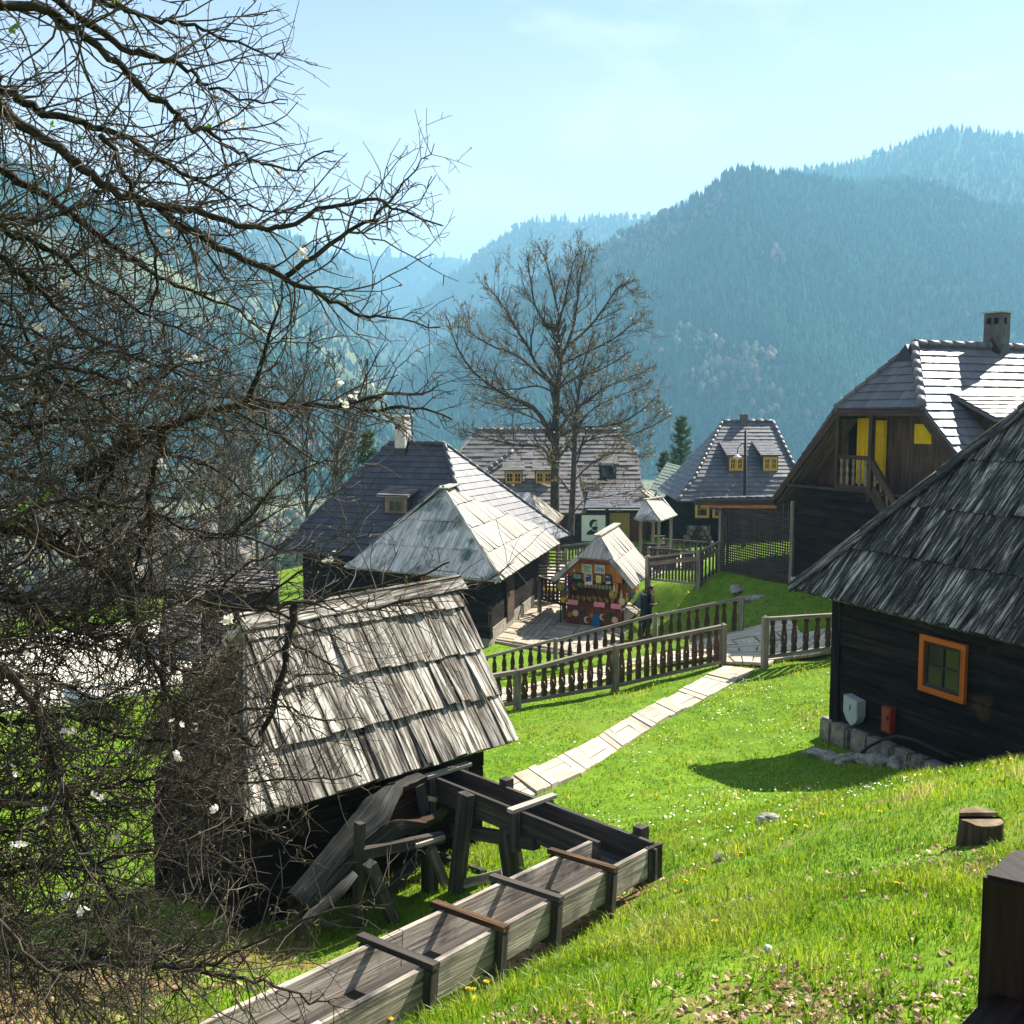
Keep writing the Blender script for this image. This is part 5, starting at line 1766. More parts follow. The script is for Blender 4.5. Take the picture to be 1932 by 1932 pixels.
for i in range(10):
    a_ = wa + .3 + (wb - wa - .6) * i / 9
    jar(sp(a_, -5.598, .94), rg.uniform(.045, .06), rg.uniform(.12, .17), 'jar_white', 'red_cloth', 'pale jar with red lid on the upper stall shelf', 'red lidded jars on the stall shelf')
# dolls and bunches hanging under the gable
def doll(c, skirt, lab, grp):
    t = thing('cloth_doll', lab, 'doll', c, grp)
    mb = MB(3)
    mb.tube([c - Z * .24, c - Z * .12, c - Z * .04, c + Z * .0], [.06, .045, .028, .02], 9, caps=True)
    mb.build('dress', MAT[skirt], t)
    mb = MB(3)
    mb.tube([c + Z * .0, c + Z * .03, c + Z * .075, c + Z * .11], [.02, .045, .045, .01], 9, caps=True)
    mb.build('head', MAT['cream'], t)
    mb = MB(3)
    mb.tube([c + Z * .05, c + Z * .09, c + Z * .13], [.05, .052, .012], 9, caps=True)
    mb.build('cap', MAT['red_cloth'], t)
    mb = MB(3)
    mb.tube([c + Z * .13, c + Z * .26], [.004, .004], 4)
    mb.build('loop', MAT['straw'], t)
for x, y, s_, lab in ((1015, 905, 'cream', 'cloth doll in cream dress hanging left in the stall opening'), (1045, 925, 'straw', 'cloth doll in straw dress hanging beside the cream doll'), (1090, 985, 'cream', 'cloth doll in cream dress hanging near the right post'), (1150, 1015, 'straw', 'straw doll with red cap under the right eave')):
    doll(spt(*zpix(x, y), .34 if x < 1100 else .1), s_, lab, 'dolls hanging in the stall')
def bunch(c, r, mat, lab, name, cat, n=60):
    mb = MB(9)
    rg = random.Random(5)
    for i in range(n):
        d = Vector((rg.gauss(0, 1), rg.gauss(0, 1), rg.gauss(0, 1.1))).normalized() * r * rg.uniform(.5, 1)
        p = c + d
        mb.obox(p, Vector((rg.uniform(-1, 1), rg.uniform(-1, 1), rg.uniform(-1, 1))).normalized() * r * .4, d.orthogonal().normalized() * r * .14, d.normalized() * r * .05)
    mb.tube([c - Z * r, c, c + Z * r * 1.6], [.012, .02, .008], 5)
    tag(mb.build(name, mat, None, origin=c), lab, cat)
bunch(spt(*zpix(528, 862), .14), .17, MAT['purple'], 'bunch of purple lavender hanging under the left stall eave', 'lavender_bunch', 'flowers')
bunch(spt(*zpix(495, 960), .14), .12, MAT['blue_cloth'], 'bunch of blue ribbons hanging at the left stall post', 'ribbon_bunch', 'ribbons', 40)
bunch(spt(*zpix(580, 935), .42), .11, MAT['straw'], 'bunch of dry golden straw hanging inside the stall opening', 'straw_bunch', 'dried flowers', 40)
bunch(spt(*zpix(670, 915), .42), .10, MAT['young_leaf'], 'green herb bunch hanging inside the stall opening', 'herb_bunch', 'herbs', 40)
bunch(spt(*zpix(1210, 1040), .06), .09, MAT['blue_cloth'], 'small blue tassel under the right stall eave', 'tassel', 'tassel', 30)
for i, (x, y, lab) in enumerate(((440, 925, 'straw hat hanging at the outer left stall post'), (1000, 1015, 'straw hat hanging in the right stall opening'))):
    c = spt(*zpix(x, y), .38 if i else .16)
    t = thing('straw_hat', lab, 'hat', c)
    mb = MB(3); disc(mb, c, .15, .015); mb.build('brim', MAT['straw'], t)
    mb = MB(3); mb.tube([c + Sn * .016, c + Sn * .07, c + Sn * .1], [.09, .08, .04], 10, caps=True); mb.build('crown', MAT['straw'], t)
# yellow pot with flowers at the left end
c = spt(*zpix(472, 1100), .3)
t = thing('flower_pot', 'yellow pot with orange flowers at the left end of the stall', 'flower pot', c)
mb = MB(3); mb.tube([c, c + Z * .16, c + Z * .17], [.09, .13, .135], 12, caps=True); mb.build('pot', MAT['yellow_plastic'], t)
mb = MB(4)
for i in range(26):
    d = Vector((rg.uniform(-.12, .12), rg.uniform(-.12, .12), .17 + rg.uniform(0, .12)))
    mb.obox(c + d, Vector((.05, rg.uniform(-.03, .03), .02)), Vector((0, .05, .02)), Z * .012)
mb.build('flowers', MAT['orange'], t)
mb = MB(4)
mb.obox(c - Vector((.16, .1, .1)), Vector((.34, 0, 0)), Vector((0, .22, 0)), Z * .03)
mb.obox(c - Vector((.14, .08, .85)), Z * .75, Vector((.04, 0, 0)), Vector((0, .04, 0)))
mb.obox(c - Vector((-.1, .08, .85)), Z * .75, Vector((.04, 0, 0)), Vector((0, .04, 0)))
o_ = mb.build('plant_stand', MAT['trim_brown'], None, origin=c - Z * .9)
tag(o_, 'slim dark wooden stand under the yellow flower pot', 'stand')

# ---- orange chair with yellow cushion ----------------------------------------------------------------------
c = atz(1036, 1138, -7.1)
chair = thing('folding_chair', 'orange wooden chair with yellow cushion on the deck left of the stall', 'chair', c)
cu = Vector((.93, -.37, 0)); cv_ = Vector((.37, .93, 0))       # seat faces cu
mb = MB(3)
bp = [c - cu * .28 - cv_ * .22 + Z * .46, c - cu * .28 + cv_ * .22 + Z * .46]
for k in range(4):
    o0 = c - cu * .28 + cv_ * (-.22 + .115 * k)
    mb.beam(o0 + Z * .42, o0 - cu * .14 + Z * (.98 + .05 * math.sin(PI * (k + .5) / 4)), .085, .02, side=cv_)
mb.beam(c - cu * .30 - cv_ * .24 + Z * .55, c - cu * .30 + cv_ * .24 + Z * .55, .03, .06)
mb.build('backrest', MAT['orange'], chair)
mb = MB(3)
mb.obox(c - cu * .26 - cv_ * .23 + Z * .43, cu * .50, cv_ * .46, Z * .035)
mb.build('seat', MAT['orange'], chair)
mb = MB(3)
mb.obox(c - cu * .27 - cv_ * .24 + Z * .467, cu * .54, cv_ * .48, Z * .07)
cush = mb.build('cushion', MAT['curtain'], chair)
bm = bmesh.new(); bm.from_mesh(cush.data); bmesh.ops.bevel(bm, geom=list(bm.edges), offset=.028, segments=3, affect='EDGES'); bm.to_mesh(cush.data); bm.free()
for sgn in (-1, 1):
    for (x0, x1) in ((-.28, .24), (.24, -.26)):
        mb = MB(3)
        mb.beam(c + cu * x0 + cv_ * .2 * sgn, c + cu * x1 + cv_ * .2 * sgn + Z * .43, .04, .035, side=cv_)
        mb.build('leg', MAT['stall_red'], chair)

# ---- street lamp in front of the far slate house ------------------------------------------------------------
lb = at(1404, 1000, 47.0); lt = at(1407, 812, 47.0)
lamp = thing('street_lamp', 'slim black lamp post with curved arm before the far slate roof', 'lamp', (lb.x, lb.y, -6.2))
mb = MB(3)
mb.tube([(lb.x, lb.y, -6.3), (lb.x, lb.y, -4), (lt.x, lt.y, lt.z)], [.10, .09, .06], 8, caps=True)
mb.build('pole', MAT['black_paint'], lamp)
l1 = at(1391, 862, 47.0)
mb = MB(3)
mb.tube([(lt.x, lt.y, l1.z + .5), (lt.x - .14, lt.y, l1.z + .62), (lt.x - .34, lt.y, l1.z + .42), (l1.x, l1.y, l1.z + .12)], [.022] * 4, 6)
mb.build('arm', MAT['black_paint'], lamp)
mb = MB(3)
mb.tube([l1 + Z * .13, l1 + Z * .06, l1, l1 - Z * .02], [.03, .09, .2, .205], 12, caps=True)
mb.build('lamp_shade', MAT['white_cloth'], lamp)
mb = MB(3)
mb.tube([l1 - Z * .021, l1 - Z * .09, l1 - Z * .13], [.07, .08, .02], 10, caps=True)
mb.build('bulb', MAT['jar_white'], lamp)

# ---- pile of firewood by the wall of the far slate house -----------------------------------------------------
pc = at(1322, 1012, 50.5)
pz = gz(pc.x, pc.y)
pile = thing('woodpile', 'pile of cut round firewood against the dark wall of the far house', 'woodpile', (pc.x, pc.y, pz))
rg = random.Random(3)
k = 0
for row in range(4):
    for i in range(6 - row):
        x_ = pc.x - .75 + .27 * i + .13 * row
        z_ = pz + .14 + .24 * row
        mb = MB(300 + k)
        mb.log((x_, pc.y + rg.uniform(-.05, .05), z_), (x_ + rg.uniform(-.03, .03), pc.y + .6, z_), rg.uniform(.105, .13), n=9)
        mb.build('firewood_log', MAT['trim_worn'] if rg.random() < .6 else MAT['stump_side'], pile)
        k += 1
# ------------------------------------------------------------------ paths, decks
def onground(u, v, z0=-5.4, lift=0.0):
    z = z0
    for _ in range(12):
        p = atz(u, v, z)
        z = .5 * z + .5 * (gz(p.x, p.y) + lift)
    return Vector((p.x, p.y, gz(p.x, p.y)))
def zp7(x, y): return ((1150 + x * .4917) * .7547, (1400 + y * .4917) * .7547)
def resample(pts, n):
    d = [0]
    for a, b in zip(pts, pts[1:]): d.append(d[-1] + (b - a).length)
    out = []
    for k in range(n + 1):
        t = d[-1] * k / n
        i = max(j for j in range(len(d)) if d[j] <= t + 1e-9)
        i = min(i, len(pts) - 2)
        out.append(pts[i].lerp(pts[i + 1], (t - d[i]) / max(1e-9, d[i + 1] - d[i])))
    return out
def blocks(mb, Lp, Rp, n, per=4, th=.06, h0=.03, fixed_z=None):
    """square panels of boards, laid alternately along and across, following the ground"""
    rng = mb.rng
    L, R = resample(Lp, n), resample(Rp, n)
    for i in range(n):
        c = [L[i], R[i], R[i + 1], L[i + 1]]
        c = [Vector((p.x, p.y, (fixed_z if fixed_z is not None else gz(p.x, p.y) + h0))) for p in c]
        jit = rng.uniform(-.008, .012)
        for k in range(per):
            f0, f1 = k / per + .011, (k + 1) / per - .011
            if i % 2 == 0:
                q = [c[0].lerp(c[1], f0), c[0].lerp(c[1], f1), c[3].lerp(c[2], f1), c[3].lerp(c[2], f0)]
                e = .022
                a, b = q[0].lerp(q[3], e), q[1].lerp(q[2], e)
                q = [a, b, q[2].lerp(q[1], e), q[3].lerp(q[0], e)]
                q = [q[1], q[2], q[3], q[0]]
            else:
                q = [c[0].lerp(c[3], f0), c[0].lerp(c[3], f1), c[1].lerp(c[2], f1), c[1].lerp(c[2], f0)]
                q = [q[1], q[2], q[3], q[0]]
            zz = rng.uniform(-.014, .016) + jit
            n_ = len(q)
            r = rng.random()
            top = [p + Z * zz + Z * rng.uniform(-.003, .003) for p in q]
            bot = [p - Z * th for p in q]
            w = (q[3] - q[0]).length; ln = (q[1] - q[0]).length
            bc = [(0, 0, r), (ln, 0, r), (ln, w, r), (0, w, r)]
            mb.add(top + bot, [(0, 1, 2, 3), (7, 6, 5, 4), (0, 4, 5, 1), (1, 5, 6, 2), (2, 6, 7, 3), (3, 7, 4, 0)], bc + bc)
def rvj(i):
    r_ = random.Random(i)
    return Vector((r_.uniform(-.03, .03), r_.uniform(-.03, .03), 0))
PL = [onground(*zp7(*p)) for p in ((150, 1160), (340, 1080), (490, 1010), (640, 940), (770, 860), (900, 780), (1150, 650), (1350, 540))]
PR = [onground(*zp7(*p)) for p in ((270, 1250), (480, 1150), (620, 1085), (760, 1005), (890, 910), (1070, 800), (1280, 690), (1505, 560))]
mb = MB(401)
blocks(mb, [p + rvj(i) for i, p in enumerate(PL)], [p + rvj(i + 40) for i, p in enumerate(PR)], 15, per=3)
pth = mb.build('path', MAT['plank_path'], None)
tag(pth, kind='structure')
# landing at the gate, ramp down to the left between the two fences, walk to the right
FF = [atz(921, 1349, -5.62), atz(976, 1337, -5.60), atz(1160, 1305, -5.55), atz(1363, 1259, -5.38)]
RF = [at(800, 1296, 28.2), at(905, 1280, 28), at(1048, 1262, 27.9), at(1236, 1214, 27.4), at(1398, 1198, 26.4)]
mb = MB(402)
ga, gb = PL[-1], PR[-1]
blocks(mb, [ga, Vector((4.3, 24.6, 0)), Vector((4.6, 26.6, 0))], [gb + Vector((.3, .1, 0)), Vector((7.0, 23.8, 0)), Vector((7.2, 26.4, 0))], 6, per=5, h0=.10)
Lr = [Vector((4.6, 24.9, 0)), Vector((3.0, 25.2, 0)), Vector((1.2, 25.4, 0)), Vector((-1.4, 25.6, 0)), Vector((-4, 25.8, 0))]
Rr = [Vector((4.5, 22.6, 0)), Vector((2.9, 22.2, 0)), Vector((1.0, 21.4, 0)), Vector((-.2, 21.0, 0)), Vector((-2.4, 20.6, 0))]
blocks(mb, Lr, Rr, 9, per=5, h0=.10)
blocks(mb, [gb + Vector((.25, .35, 0)), Vector((7.6, 22.0, 0)), Vector((10, 22.9, 0))], [Vector((6.6, 24.2, 0)), Vector((8.2, 24.4, 0)), Vector((10.6, 25.3, 0))], 5, per=4, h0=.11)
pv = mb.build('pavement', MAT['plank_path'], None)
tag(pv, kind='structure')
# deck between the shingle house and the stall
dk0 = atz(924, 1203, -7.06)
df = Vector((.955, -.30, 0)); df = flat(atz(985, 1213, -7.06) - dk0)
dbk = Br
mb = MB(403)
for r_ in range(9):
    a = dk0 + dbk * (1.05 * r_)
    b = a + dbk * 1.04
    blocks(mb, [a, a + df * 4.6], [b, b + df * 4.6], 5 if r_ % 2 else 5, per=4, th=.2, fixed_z=-7.06)
dkm = mb.build('deck', MAT['deck'], None)
tag(dkm, kind='structure')
mb = MB(404)
a = dk0 - df * .1 - dbk * .04
mb.beam(a - Z * .16, a + df * 4.7 - Z * .16, .12, .22)
sa = atz(896, 1236, -7.3)
blocks(mb, [sa - df * .6, sa + df * 1.8], [dk0 - df * .9 - dbk * .12, dk0 + df * 1.6 - dbk * .12], 3, per=3, th=.2, fixed_z=-7.26)
tag(mb.build('step', MAT['deck'], None), kind='structure')

# ------------------------------------------------------------------ fences
def baluster_mesh(h, w, chevron, seed, mat):
    mb = MB(seed)
    prof = [(0, .46), (.17, .5), (.22, .36), (.28, .5), (.36, .53), (.52, .5), (.80, .27), (.86, .24), (.865, .42), (1, .42)]
    out = [(w * hw, z * h) for z, hw in prof] + [(-w * hw, z * h) for z, hw in prof[::-1]]
    holes = []
    if chevron:
        holes = [[(-.36 * w, .36 * h), (0, .56 * h), (.36 * w, .36 * h), (.22 * w, .355 * h), (0, .47 * h), (-.22 * w, .355 * h)]]
    mb.holed(out, holes, lambda x, z, y: Vector((x, y, z)), .035)
    o = mb.build('baluster', mat)
    me = o.data
    bpy.data.objects.remove(o)
    return me
def fence(label, posts, tops, spacing, mats, bal=None, top_lo=.06, bot=.10, post_w=.12, extra_mid=None, pickets=None, skip_post=(), group=None, name='fence'):
    """posts: ground points, tops: z of post tops; rails run post to post, balusters stand between the rails"""
    mr, mp, mbal = mats
    root = thing(name, label, 'fence', posts[0], group)
    for i, (p, zt) in enumerate(zip(posts, tops)):
        if i in skip_post: continue
        mb = MB(500 + i)
        q0, q1 = Vector((p.x, p.y, min(p.z, gz(p.x, p.y)) - .15)), Vector((p.x, p.y, zt - .05))
        mb.beam(q0, q1, post_w, post_w, side=Vector((1, 0, 0)) if len(posts) < 2 else flat(posts[min(i + 1, len(posts) - 1)] - posts[max(0, i - 1)]))
        s_ = post_w * .5
        sd = flat(posts[min(i + 1, len(posts) - 1)] - posts[max(0, i - 1)]) * s_
        sv = Vector((-sd.y, sd.x, 0))
        k = len(mb.v)
        ap = q1 + Z * .05
        mb.add([q1 + sd + sv, q1 + sd - sv, q1 - sd - sv, q1 - sd + sv, ap], [(0, 1, 4), (1, 2, 4), (2, 3, 4), (3, 0, 4)], [(0, 0, .3)] * 5)
        mb.build('post', mp, root)
    for i in range(len(posts) - 1):
        a, b = posts[i], posts[i + 1]
        za, zb = tops[i] - top_lo, tops[i + 1] - top_lo
        d = flat(b - a)
        A_, B_ = Vector((a.x, a.y, za)) + d * post_w * .5, Vector((b.x, b.y, zb)) - d * post_w * .5
        mb = MB(520 + i)
        mb.beam(A_ - Z * .03, B_ - Z * .03, .095, .075)
        mb.build('top_rail', mr, root)
        A2, B2 = Vector((a.x, a.y, a.z + bot)) + d * post_w * .5, Vector((b.x, b.y, b.z + bot)) - d * post_w * .5
        mb = MB(540 + i)
        mb.beam(A2, B2, .07, .075)
        if extra_mid:
            mb.beam(A_ - Z * extra_mid, B_ - Z * extra_mid, .05, .14)
        mb.build('bottom_rail', mr, root)
        L = (B_ - A_).length
        n = max(2, int(L / spacing))
        ang = math.atan2(d.y, d.x)
        rl = root_loc(root)
        rg = random.Random(i + 7)
        for k in range(n):
            t = (k + .5) / n + rg.uniform(-.08, .08) / n
            hi = A_.lerp(B_, t).z - .068
            lo = A2.lerp(B2, t).z + .038
            base = A2.lerp(B2, t)
            me = bal if bal else pickets
            o = bpy.data.objects.new('baluster' if bal else 'picket', me)
            COL.objects.link(o)
            o.parent = root
            o.location = Vector((base.x, base.y, lo)) - rl
            o.rotation_euler = (0, rg.uniform(-.02, .02), ang + rg.uniform(-.05, .05))
            o.scale = (rg.uniform(.92, 1.08), 1, (hi - lo))
    return root
BAL = baluster_mesh(1.0, .128, True, 31, MAT['baluster'])
BALP = baluster_mesh(1.0, .128, False, 32, MAT['baluster'])
BALD = baluster_mesh(1.0, .14, False, 33, MAT['fence_dark'])
mb = MB(34)
mb.obox((-.035, -.012, 0), (0, 0, 1.0), (.07, 0, 0), (0, .024, 0))
_o = mb.build('picket', MAT['fence_dark']); PICK = _o.data; bpy.data.objects.remove(_o)
fm = (MAT['fence'], MAT['fence'], None)
tops_f = [FF[0].z + .82] + [at(u, v, p.y).z for (u, v), p in zip(((975, 1259), (1160, 1213), (1363, 1174)), FF[1:])]
FF0 = FF[1] + (FF[1] - FF[2]) * .95
fence('nearer long wooden fence with keyhole balusters along the lawn edge', [FF0, FF[1], FF[2], FF[3]], [FF0.z + .8, tops_f[1], tops_f[2], tops_f[3]], .205, fm, bal=BAL, bot=.13)
tops_r = [at(800, 1262, 28.2).z, at(905, 1236, 28).z, at(1048, 1202, 27.9).z, at(1236, 1155, 27.4).z, at(1398, 1123, 26.4).z]
fence('second long wooden fence with turned balusters, sloping down behind the nearer fence', RF, tops_r, .235, fm, bal=BALP, bot=.08)
RP0 = atz(1442, 1262, -5.26)
RP1 = Vector((7.7, 21.9, -5.12))
fence('short wooden fence with chevron balusters between the path and the dark log house', [RP0, RP1], [at(1442, 1160, RP0.y).z, RP1.z + 1.02], .235, fm, bal=BAL, bot=.26)
fd = (MAT['fence_dark'], MAT['fence'], None)
f1 = [at(1222, 1097, 35.6), at(1318, 1107, 33.8), at(1358, 1086, 34.2)]
fence('weathered picket fence climbing from the stall to the lattice screen', f1, [f1[0].z + .95, at(1318, 1036, 33.8).z, at(1357, 1018, 34.2).z], .14, fm, pickets=PICK, extra_mid=.26, post_w=.14)
f2 = [at(1224, 1078, 40.5), at(1318, 1080, 38.5)]
fence('dark fence behind the picket fence with plain rail', f2, [at(1226, 1030, 40.5).z, at(1318, 1037, 38.5).z], .2, fd, bal=BALD)
f3 = [at(1250, 1056, 46.5), at(1342, 1060, 45.0)]
fence('farthest dark fence beside the roofed well', f3, [at(1250, 1014, 46.5).z, at(1342, 1020, 45).z], .26, fd, bal=BALD)
f4 = [at(1052, 1066, 41.5), at(1118, 1056, 44.0), at(1196, 1050, 45.0)]
fence('dark baluster fence running behind the stall below the bare trees', f4, [at(1054, 1027, 41.5).z, at(1116, 1020, 44).z, at(1196, 1024, 45).z], .26, fd, bal=BALD)
f5 = [at(1018, 1134, 37.0), at(1064, 1146, 35.6)]
fence('short dark fence behind the orange chair', f5, [at(1018, 1084, 37.0).z, at(1064, 1098, 35.6).z], .23, fd, bal=BALD)
# slatted side screen at the corner of the shingle house
s_a = q2 + Br * .1
scr = thing('slat_screen', 'narrow screen of pale horizontal slats at the far corner of the shingle house', 'screen', (s_a.x, s_a.y, -7.1))
for i in range(15):
    mb = MB(600 + i)
    mb.beam(Vector((s_a.x, s_a.y, -7.0 + .13 * i)), Vector((s_a.x + 1.0, s_a.y - .25, -7.0 + .13 * i)), .03, .075)
    mb.build('slat', MAT['trim_worn'], scr)
mb = MB(620)
mb.beam(Vector((s_a.x + 1.04, s_a.y - .26, -7.2)), Vector((s_a.x + 1.04, s_a.y - .26, -5.0)), .09, .09, side=ex)
mb.build('post', MAT['trim_worn'], scr)

# ------------------------------------------------------------------ wooden water trough
def zp6(x, y): return (415 + .449 * x, 1358 + .449 * y)
tr = thing('water_trough', 'long grey plank trough turning a corner to feed the watermill hut', 'trough', (.3, 8.6, -4.3))
Lc = atz(1142, 1591, -3.95); Ln = atz(415, 1926, -3.50)
Rc = atz(1223, 1597, -3.95); Rn = atz(590, 1930, -3.50)
Td = (Rc - Rn); Tl = Td.length; Td.normalize()
Tn = flat(Vector((Td.y, -Td.x, 0)))       # to the right of the flow
Rn2, Ln2 = Rn - Td * 2.0, Rn - Td * 2.0 - Tn * .42
Lc2 = Rc - Tn * .42 - Td * .30
hgt, tk = .27, .042
U_ = Vector((0, 0, 1)); U_ = (U_ - Td * U_.dot(Td)).normalized()
mb = MB(701)
segs = [Rn2, Rn2 + Td * 2.05, Rc]
for a, b in zip(segs, segs[1:]):
    mb.obox(a - U_ * hgt, (b - a) * .997, Tn * tk, U_ * hgt)
mb.build('side_plank', MAT['trough'], tr)
mb = MB(702)
segs = [Ln2, Ln2 + Td * 3.3, Lc2]
for a, b in zip(segs, segs[1:]):
    mb.obox(a - U_ * (hgt - .02) - Tn * tk, (b - a) * .997, Tn * tk, U_ * (hgt - .02 + .02))
mb.build('side_plank', MAT['trough'], tr)
mb = MB(703)
mb.obox(Ln2 - U_ * hgt + Tn * .002, (Rc - Rn2) * .995, Tn * .416, U_ * .04)
mb.build('floor_plank', MAT['trough_dark'], tr)
# second run to the hut
T2a = Rc + Td * .02
T2e_f, T2e_b = at(801, 1455, 11.2), at(837, 1452, 11.35)
T2d = flat(T2e_f - Lc)
T2n = Vector((T2d.y, -T2d.x, 0)); T2n = T2n if T2n.y > 0 else -T2n     # away from the viewer
L2 = (T2e_f - Lc).length + .25
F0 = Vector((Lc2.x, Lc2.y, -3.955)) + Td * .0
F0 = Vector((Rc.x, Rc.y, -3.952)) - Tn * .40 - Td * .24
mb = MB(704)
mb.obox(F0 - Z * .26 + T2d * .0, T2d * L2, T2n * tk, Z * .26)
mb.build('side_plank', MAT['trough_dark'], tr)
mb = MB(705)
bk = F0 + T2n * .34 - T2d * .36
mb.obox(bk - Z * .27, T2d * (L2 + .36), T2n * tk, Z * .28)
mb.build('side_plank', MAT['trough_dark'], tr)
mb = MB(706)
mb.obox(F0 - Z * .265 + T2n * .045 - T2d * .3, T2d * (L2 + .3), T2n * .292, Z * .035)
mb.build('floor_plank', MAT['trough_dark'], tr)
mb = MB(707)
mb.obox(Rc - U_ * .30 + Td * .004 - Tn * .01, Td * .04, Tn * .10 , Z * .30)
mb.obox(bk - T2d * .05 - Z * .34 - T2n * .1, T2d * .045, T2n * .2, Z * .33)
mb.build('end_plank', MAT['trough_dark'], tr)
# straps around the first run: crossbar on top and a post at each side
k = 0
for x0, y0, x1, y1, mt in ((1455, 545, 1690, 620, 'trough_rust'), (1150, 685, 1385, 770, 'trough_dark'), (890, 825, 1130, 935, 'trough_rust'), (435, 1020, 740, 1115, 'trough_dark')):
    q = atz(*zp6(x1, y1), -3.8)
    t = (q - Rn).dot(Td)
    c = Rn + Td * t
    mb = MB(710 + k)
    mb.beam(c + Tn * .12 + U_ * .028, c - Tn * .56 + U_ * .035, .075, .04, side=Td)
    mb.build('crossbar', MAT[mt], tr)
    for off in (tk + .042, -.42 - tk - .042):
        mb = MB(716 + k)
        mb.beam(c + Tn * off + U_ * .0, c + Tn * off - U_ * (.42 if off > 0 else .36), .075, .06, side=Td)
        mb.build('strap_post', MAT['trough_dark'], tr)
    mb = MB(730 + k)
    mb.beam(c + Tn * .11 - U_ * (hgt + .035), c - Tn * .54 - U_ * (hgt + .035), .09, .06, side=Td)
    mb.build('bearer', MAT['trough_dark'], tr)
    k += 1
for x0, y0, x1, y1 in ((910, 240, 1080, 225), (1240, 390, 1415, 350)):
    q = atz(*zp6(x0, y0), -3.93)
    t = (q - F0).dot(T2d)
    c = F0 + T2d * t
    mb = MB(740 + k)
    mb.beam(c - T2n * .12 + Z * .03, c + T2n * .52 + Z * .03, .085, .04, side=T2d)
    mb.build('crossbar', MAT['trough'], tr)
    mb = MB(741 + k)
    mb.beam(c - T2n * .05 + Z * .0, c - T2n * .05 - Z * .40, .09, .075, side=T2d)
    mb.build('strap_post', MAT['trough_dark'], tr)
    mb = MB(742 + k)
    mb.beam(c + T2n * .43 + Z * .0, c + T2n * .43 - Z * .36, .09, .07, side=T2d)
    mb.build('strap_post', MAT['trough_dark'], tr)
    k += 1
for x0, y0 in ((1175, 275), (1740, 480)):
    q = atz(*zp6(x0, y0), -3.9)
    mb = MB(755)
    mb.beam(q + T2n * .10 + Z * .05, q + T2n * .10 - Z * .55, .11, .11, side=T2d)
    mb.build('strap_post', MAT['trough_dark'], tr)
# trestle under the second run
trs = thing('trestle', 'dark splayed timber trestle carrying the trough in front of the hut', 'trestle', (.1, 9.9, -4.7))
def tpt(x, y, t_off):
    """point in the vertical plane parallel to the second run, t_off before (-) or behind it"""
    return onplane(*zp6(x, y), F0 + T2n * t_off, T2n)
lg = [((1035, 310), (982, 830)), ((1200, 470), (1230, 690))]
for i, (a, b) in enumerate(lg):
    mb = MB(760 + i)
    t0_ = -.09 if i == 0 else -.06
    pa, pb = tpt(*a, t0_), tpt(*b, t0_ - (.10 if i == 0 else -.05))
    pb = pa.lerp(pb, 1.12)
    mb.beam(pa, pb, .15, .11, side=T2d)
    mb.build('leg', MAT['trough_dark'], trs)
for i, (a, b) in enumerate((((1035, 310), (982, 830)), ((1200, 470), (1230, 690)))):
    pa, pb = tpt(*a, .5), tpt(*b, .55)
    pa.z = -4.2
    mb = MB(764 + i)
    mb.beam(Vector((pa.x, pa.y, -4.2)) + T2n * .02, Vector((pb.x, pb.y, gz(pb.x, pb.y) - .1)) + T2n * .1, .12, .1, side=T2d)
    mb.build('leg', MAT['trough_dark'], trs)
mb = MB(768)
a, b = tpt(1060, 455, -.05), tpt(1190, 455, -.05)
mb.beam(tpt(985, 460, -.0), tpt(1330, 520, -.0), .1, .12, side=T2n)
mb.build('crossbeam', MAT['trough_dark'], trs)
mb = MB(769)
mb.beam(tpt(1015, 690, -.12), tpt(1190, 645, -.04), .05, .09, side=T2n)
mb.build('brace', MAT['trough'], trs)
mb = MB(770)
mb.beam(tpt(900, 570, .25), tpt(1115, 650, .35), .06, .10, side=T2n)
mb.build('brace', MAT['trough_dark'], trs)

# ------------------------------------------------------------------ hollow log chute and its frame
def hp(u, v, off): return onplane(u, v, wl + (-Hn) * off, Hn)
chute = thing('log_chute', 'hollow grey log with rotten orange core slanting from the trough to the mill wheel', 'chute', hp(640, 1640, .5))
pA_ = [hp(806, 1502, .42), hp(770, 1520, .50), hp(725, 1543, .56), hp(670, 1592, .60), hp(615, 1650, .62), hp(560, 1712, .62)]
rA_ = [.30, .30, .27, .21, .18, .16]
mbx = MB(801)
mbi = MB(802)
n = 18
rg = random.Random(12)
axis = (pA_[0] - pA_[-1]).normalized()
side_ = axis.cross(Z).normalized()
upv = side_.cross(axis).normalized()
ringO, ringI, bco, bci = [], [], [], []
Lx = 0
m_ = 34
fine = resample(pA_, m_)
rf = np.interp(np.linspace(0, 1, m_ + 1), np.linspace(0, 1, len(rA_)), rA_)
a0_, a1_ = math.radians(118), math.radians(118 + 268)
for i, p in enumerate(fine):
    opening = 1.0 if i < 7 else max(0, 1 - (i - 7) / 7)
    lo_, hi_ = math.radians(90) - opening * math.radians(78), math.radians(90) - opening * math.radians(78)
    half = math.radians(2 + 44 * opening)
    mid_ = math.radians(26)
    for k in range(n + 1):
        t = mid_ + half + (2 * PI - 2 * half) * k / n
        w_ = 1 + mnoise.noise(Vector((i * .12, k * .8, 2))) * .10 + mnoise.noise(Vector((i * .9, k * 1.7, 5))) * .05
        rr_ = rf[i] * w_
        dv = side_ * math.cos(t) + upv * math.sin(t)
        ringO.append(p + dv * rr_); bco.append((i * .045, k * .09, .4))
        ringI.append(p + dv * rr_ * (.76 + .1 * mnoise.noise(Vector((i * .4, k * .9, 8))))); bci.append((i * .045, k * .09, .7))
fo_ = []
for i in range(m_):
    for k in range(n):
        a = i * (n + 1) + k
        fo_.append((a, a + 1, a + n + 2, a + n + 1))
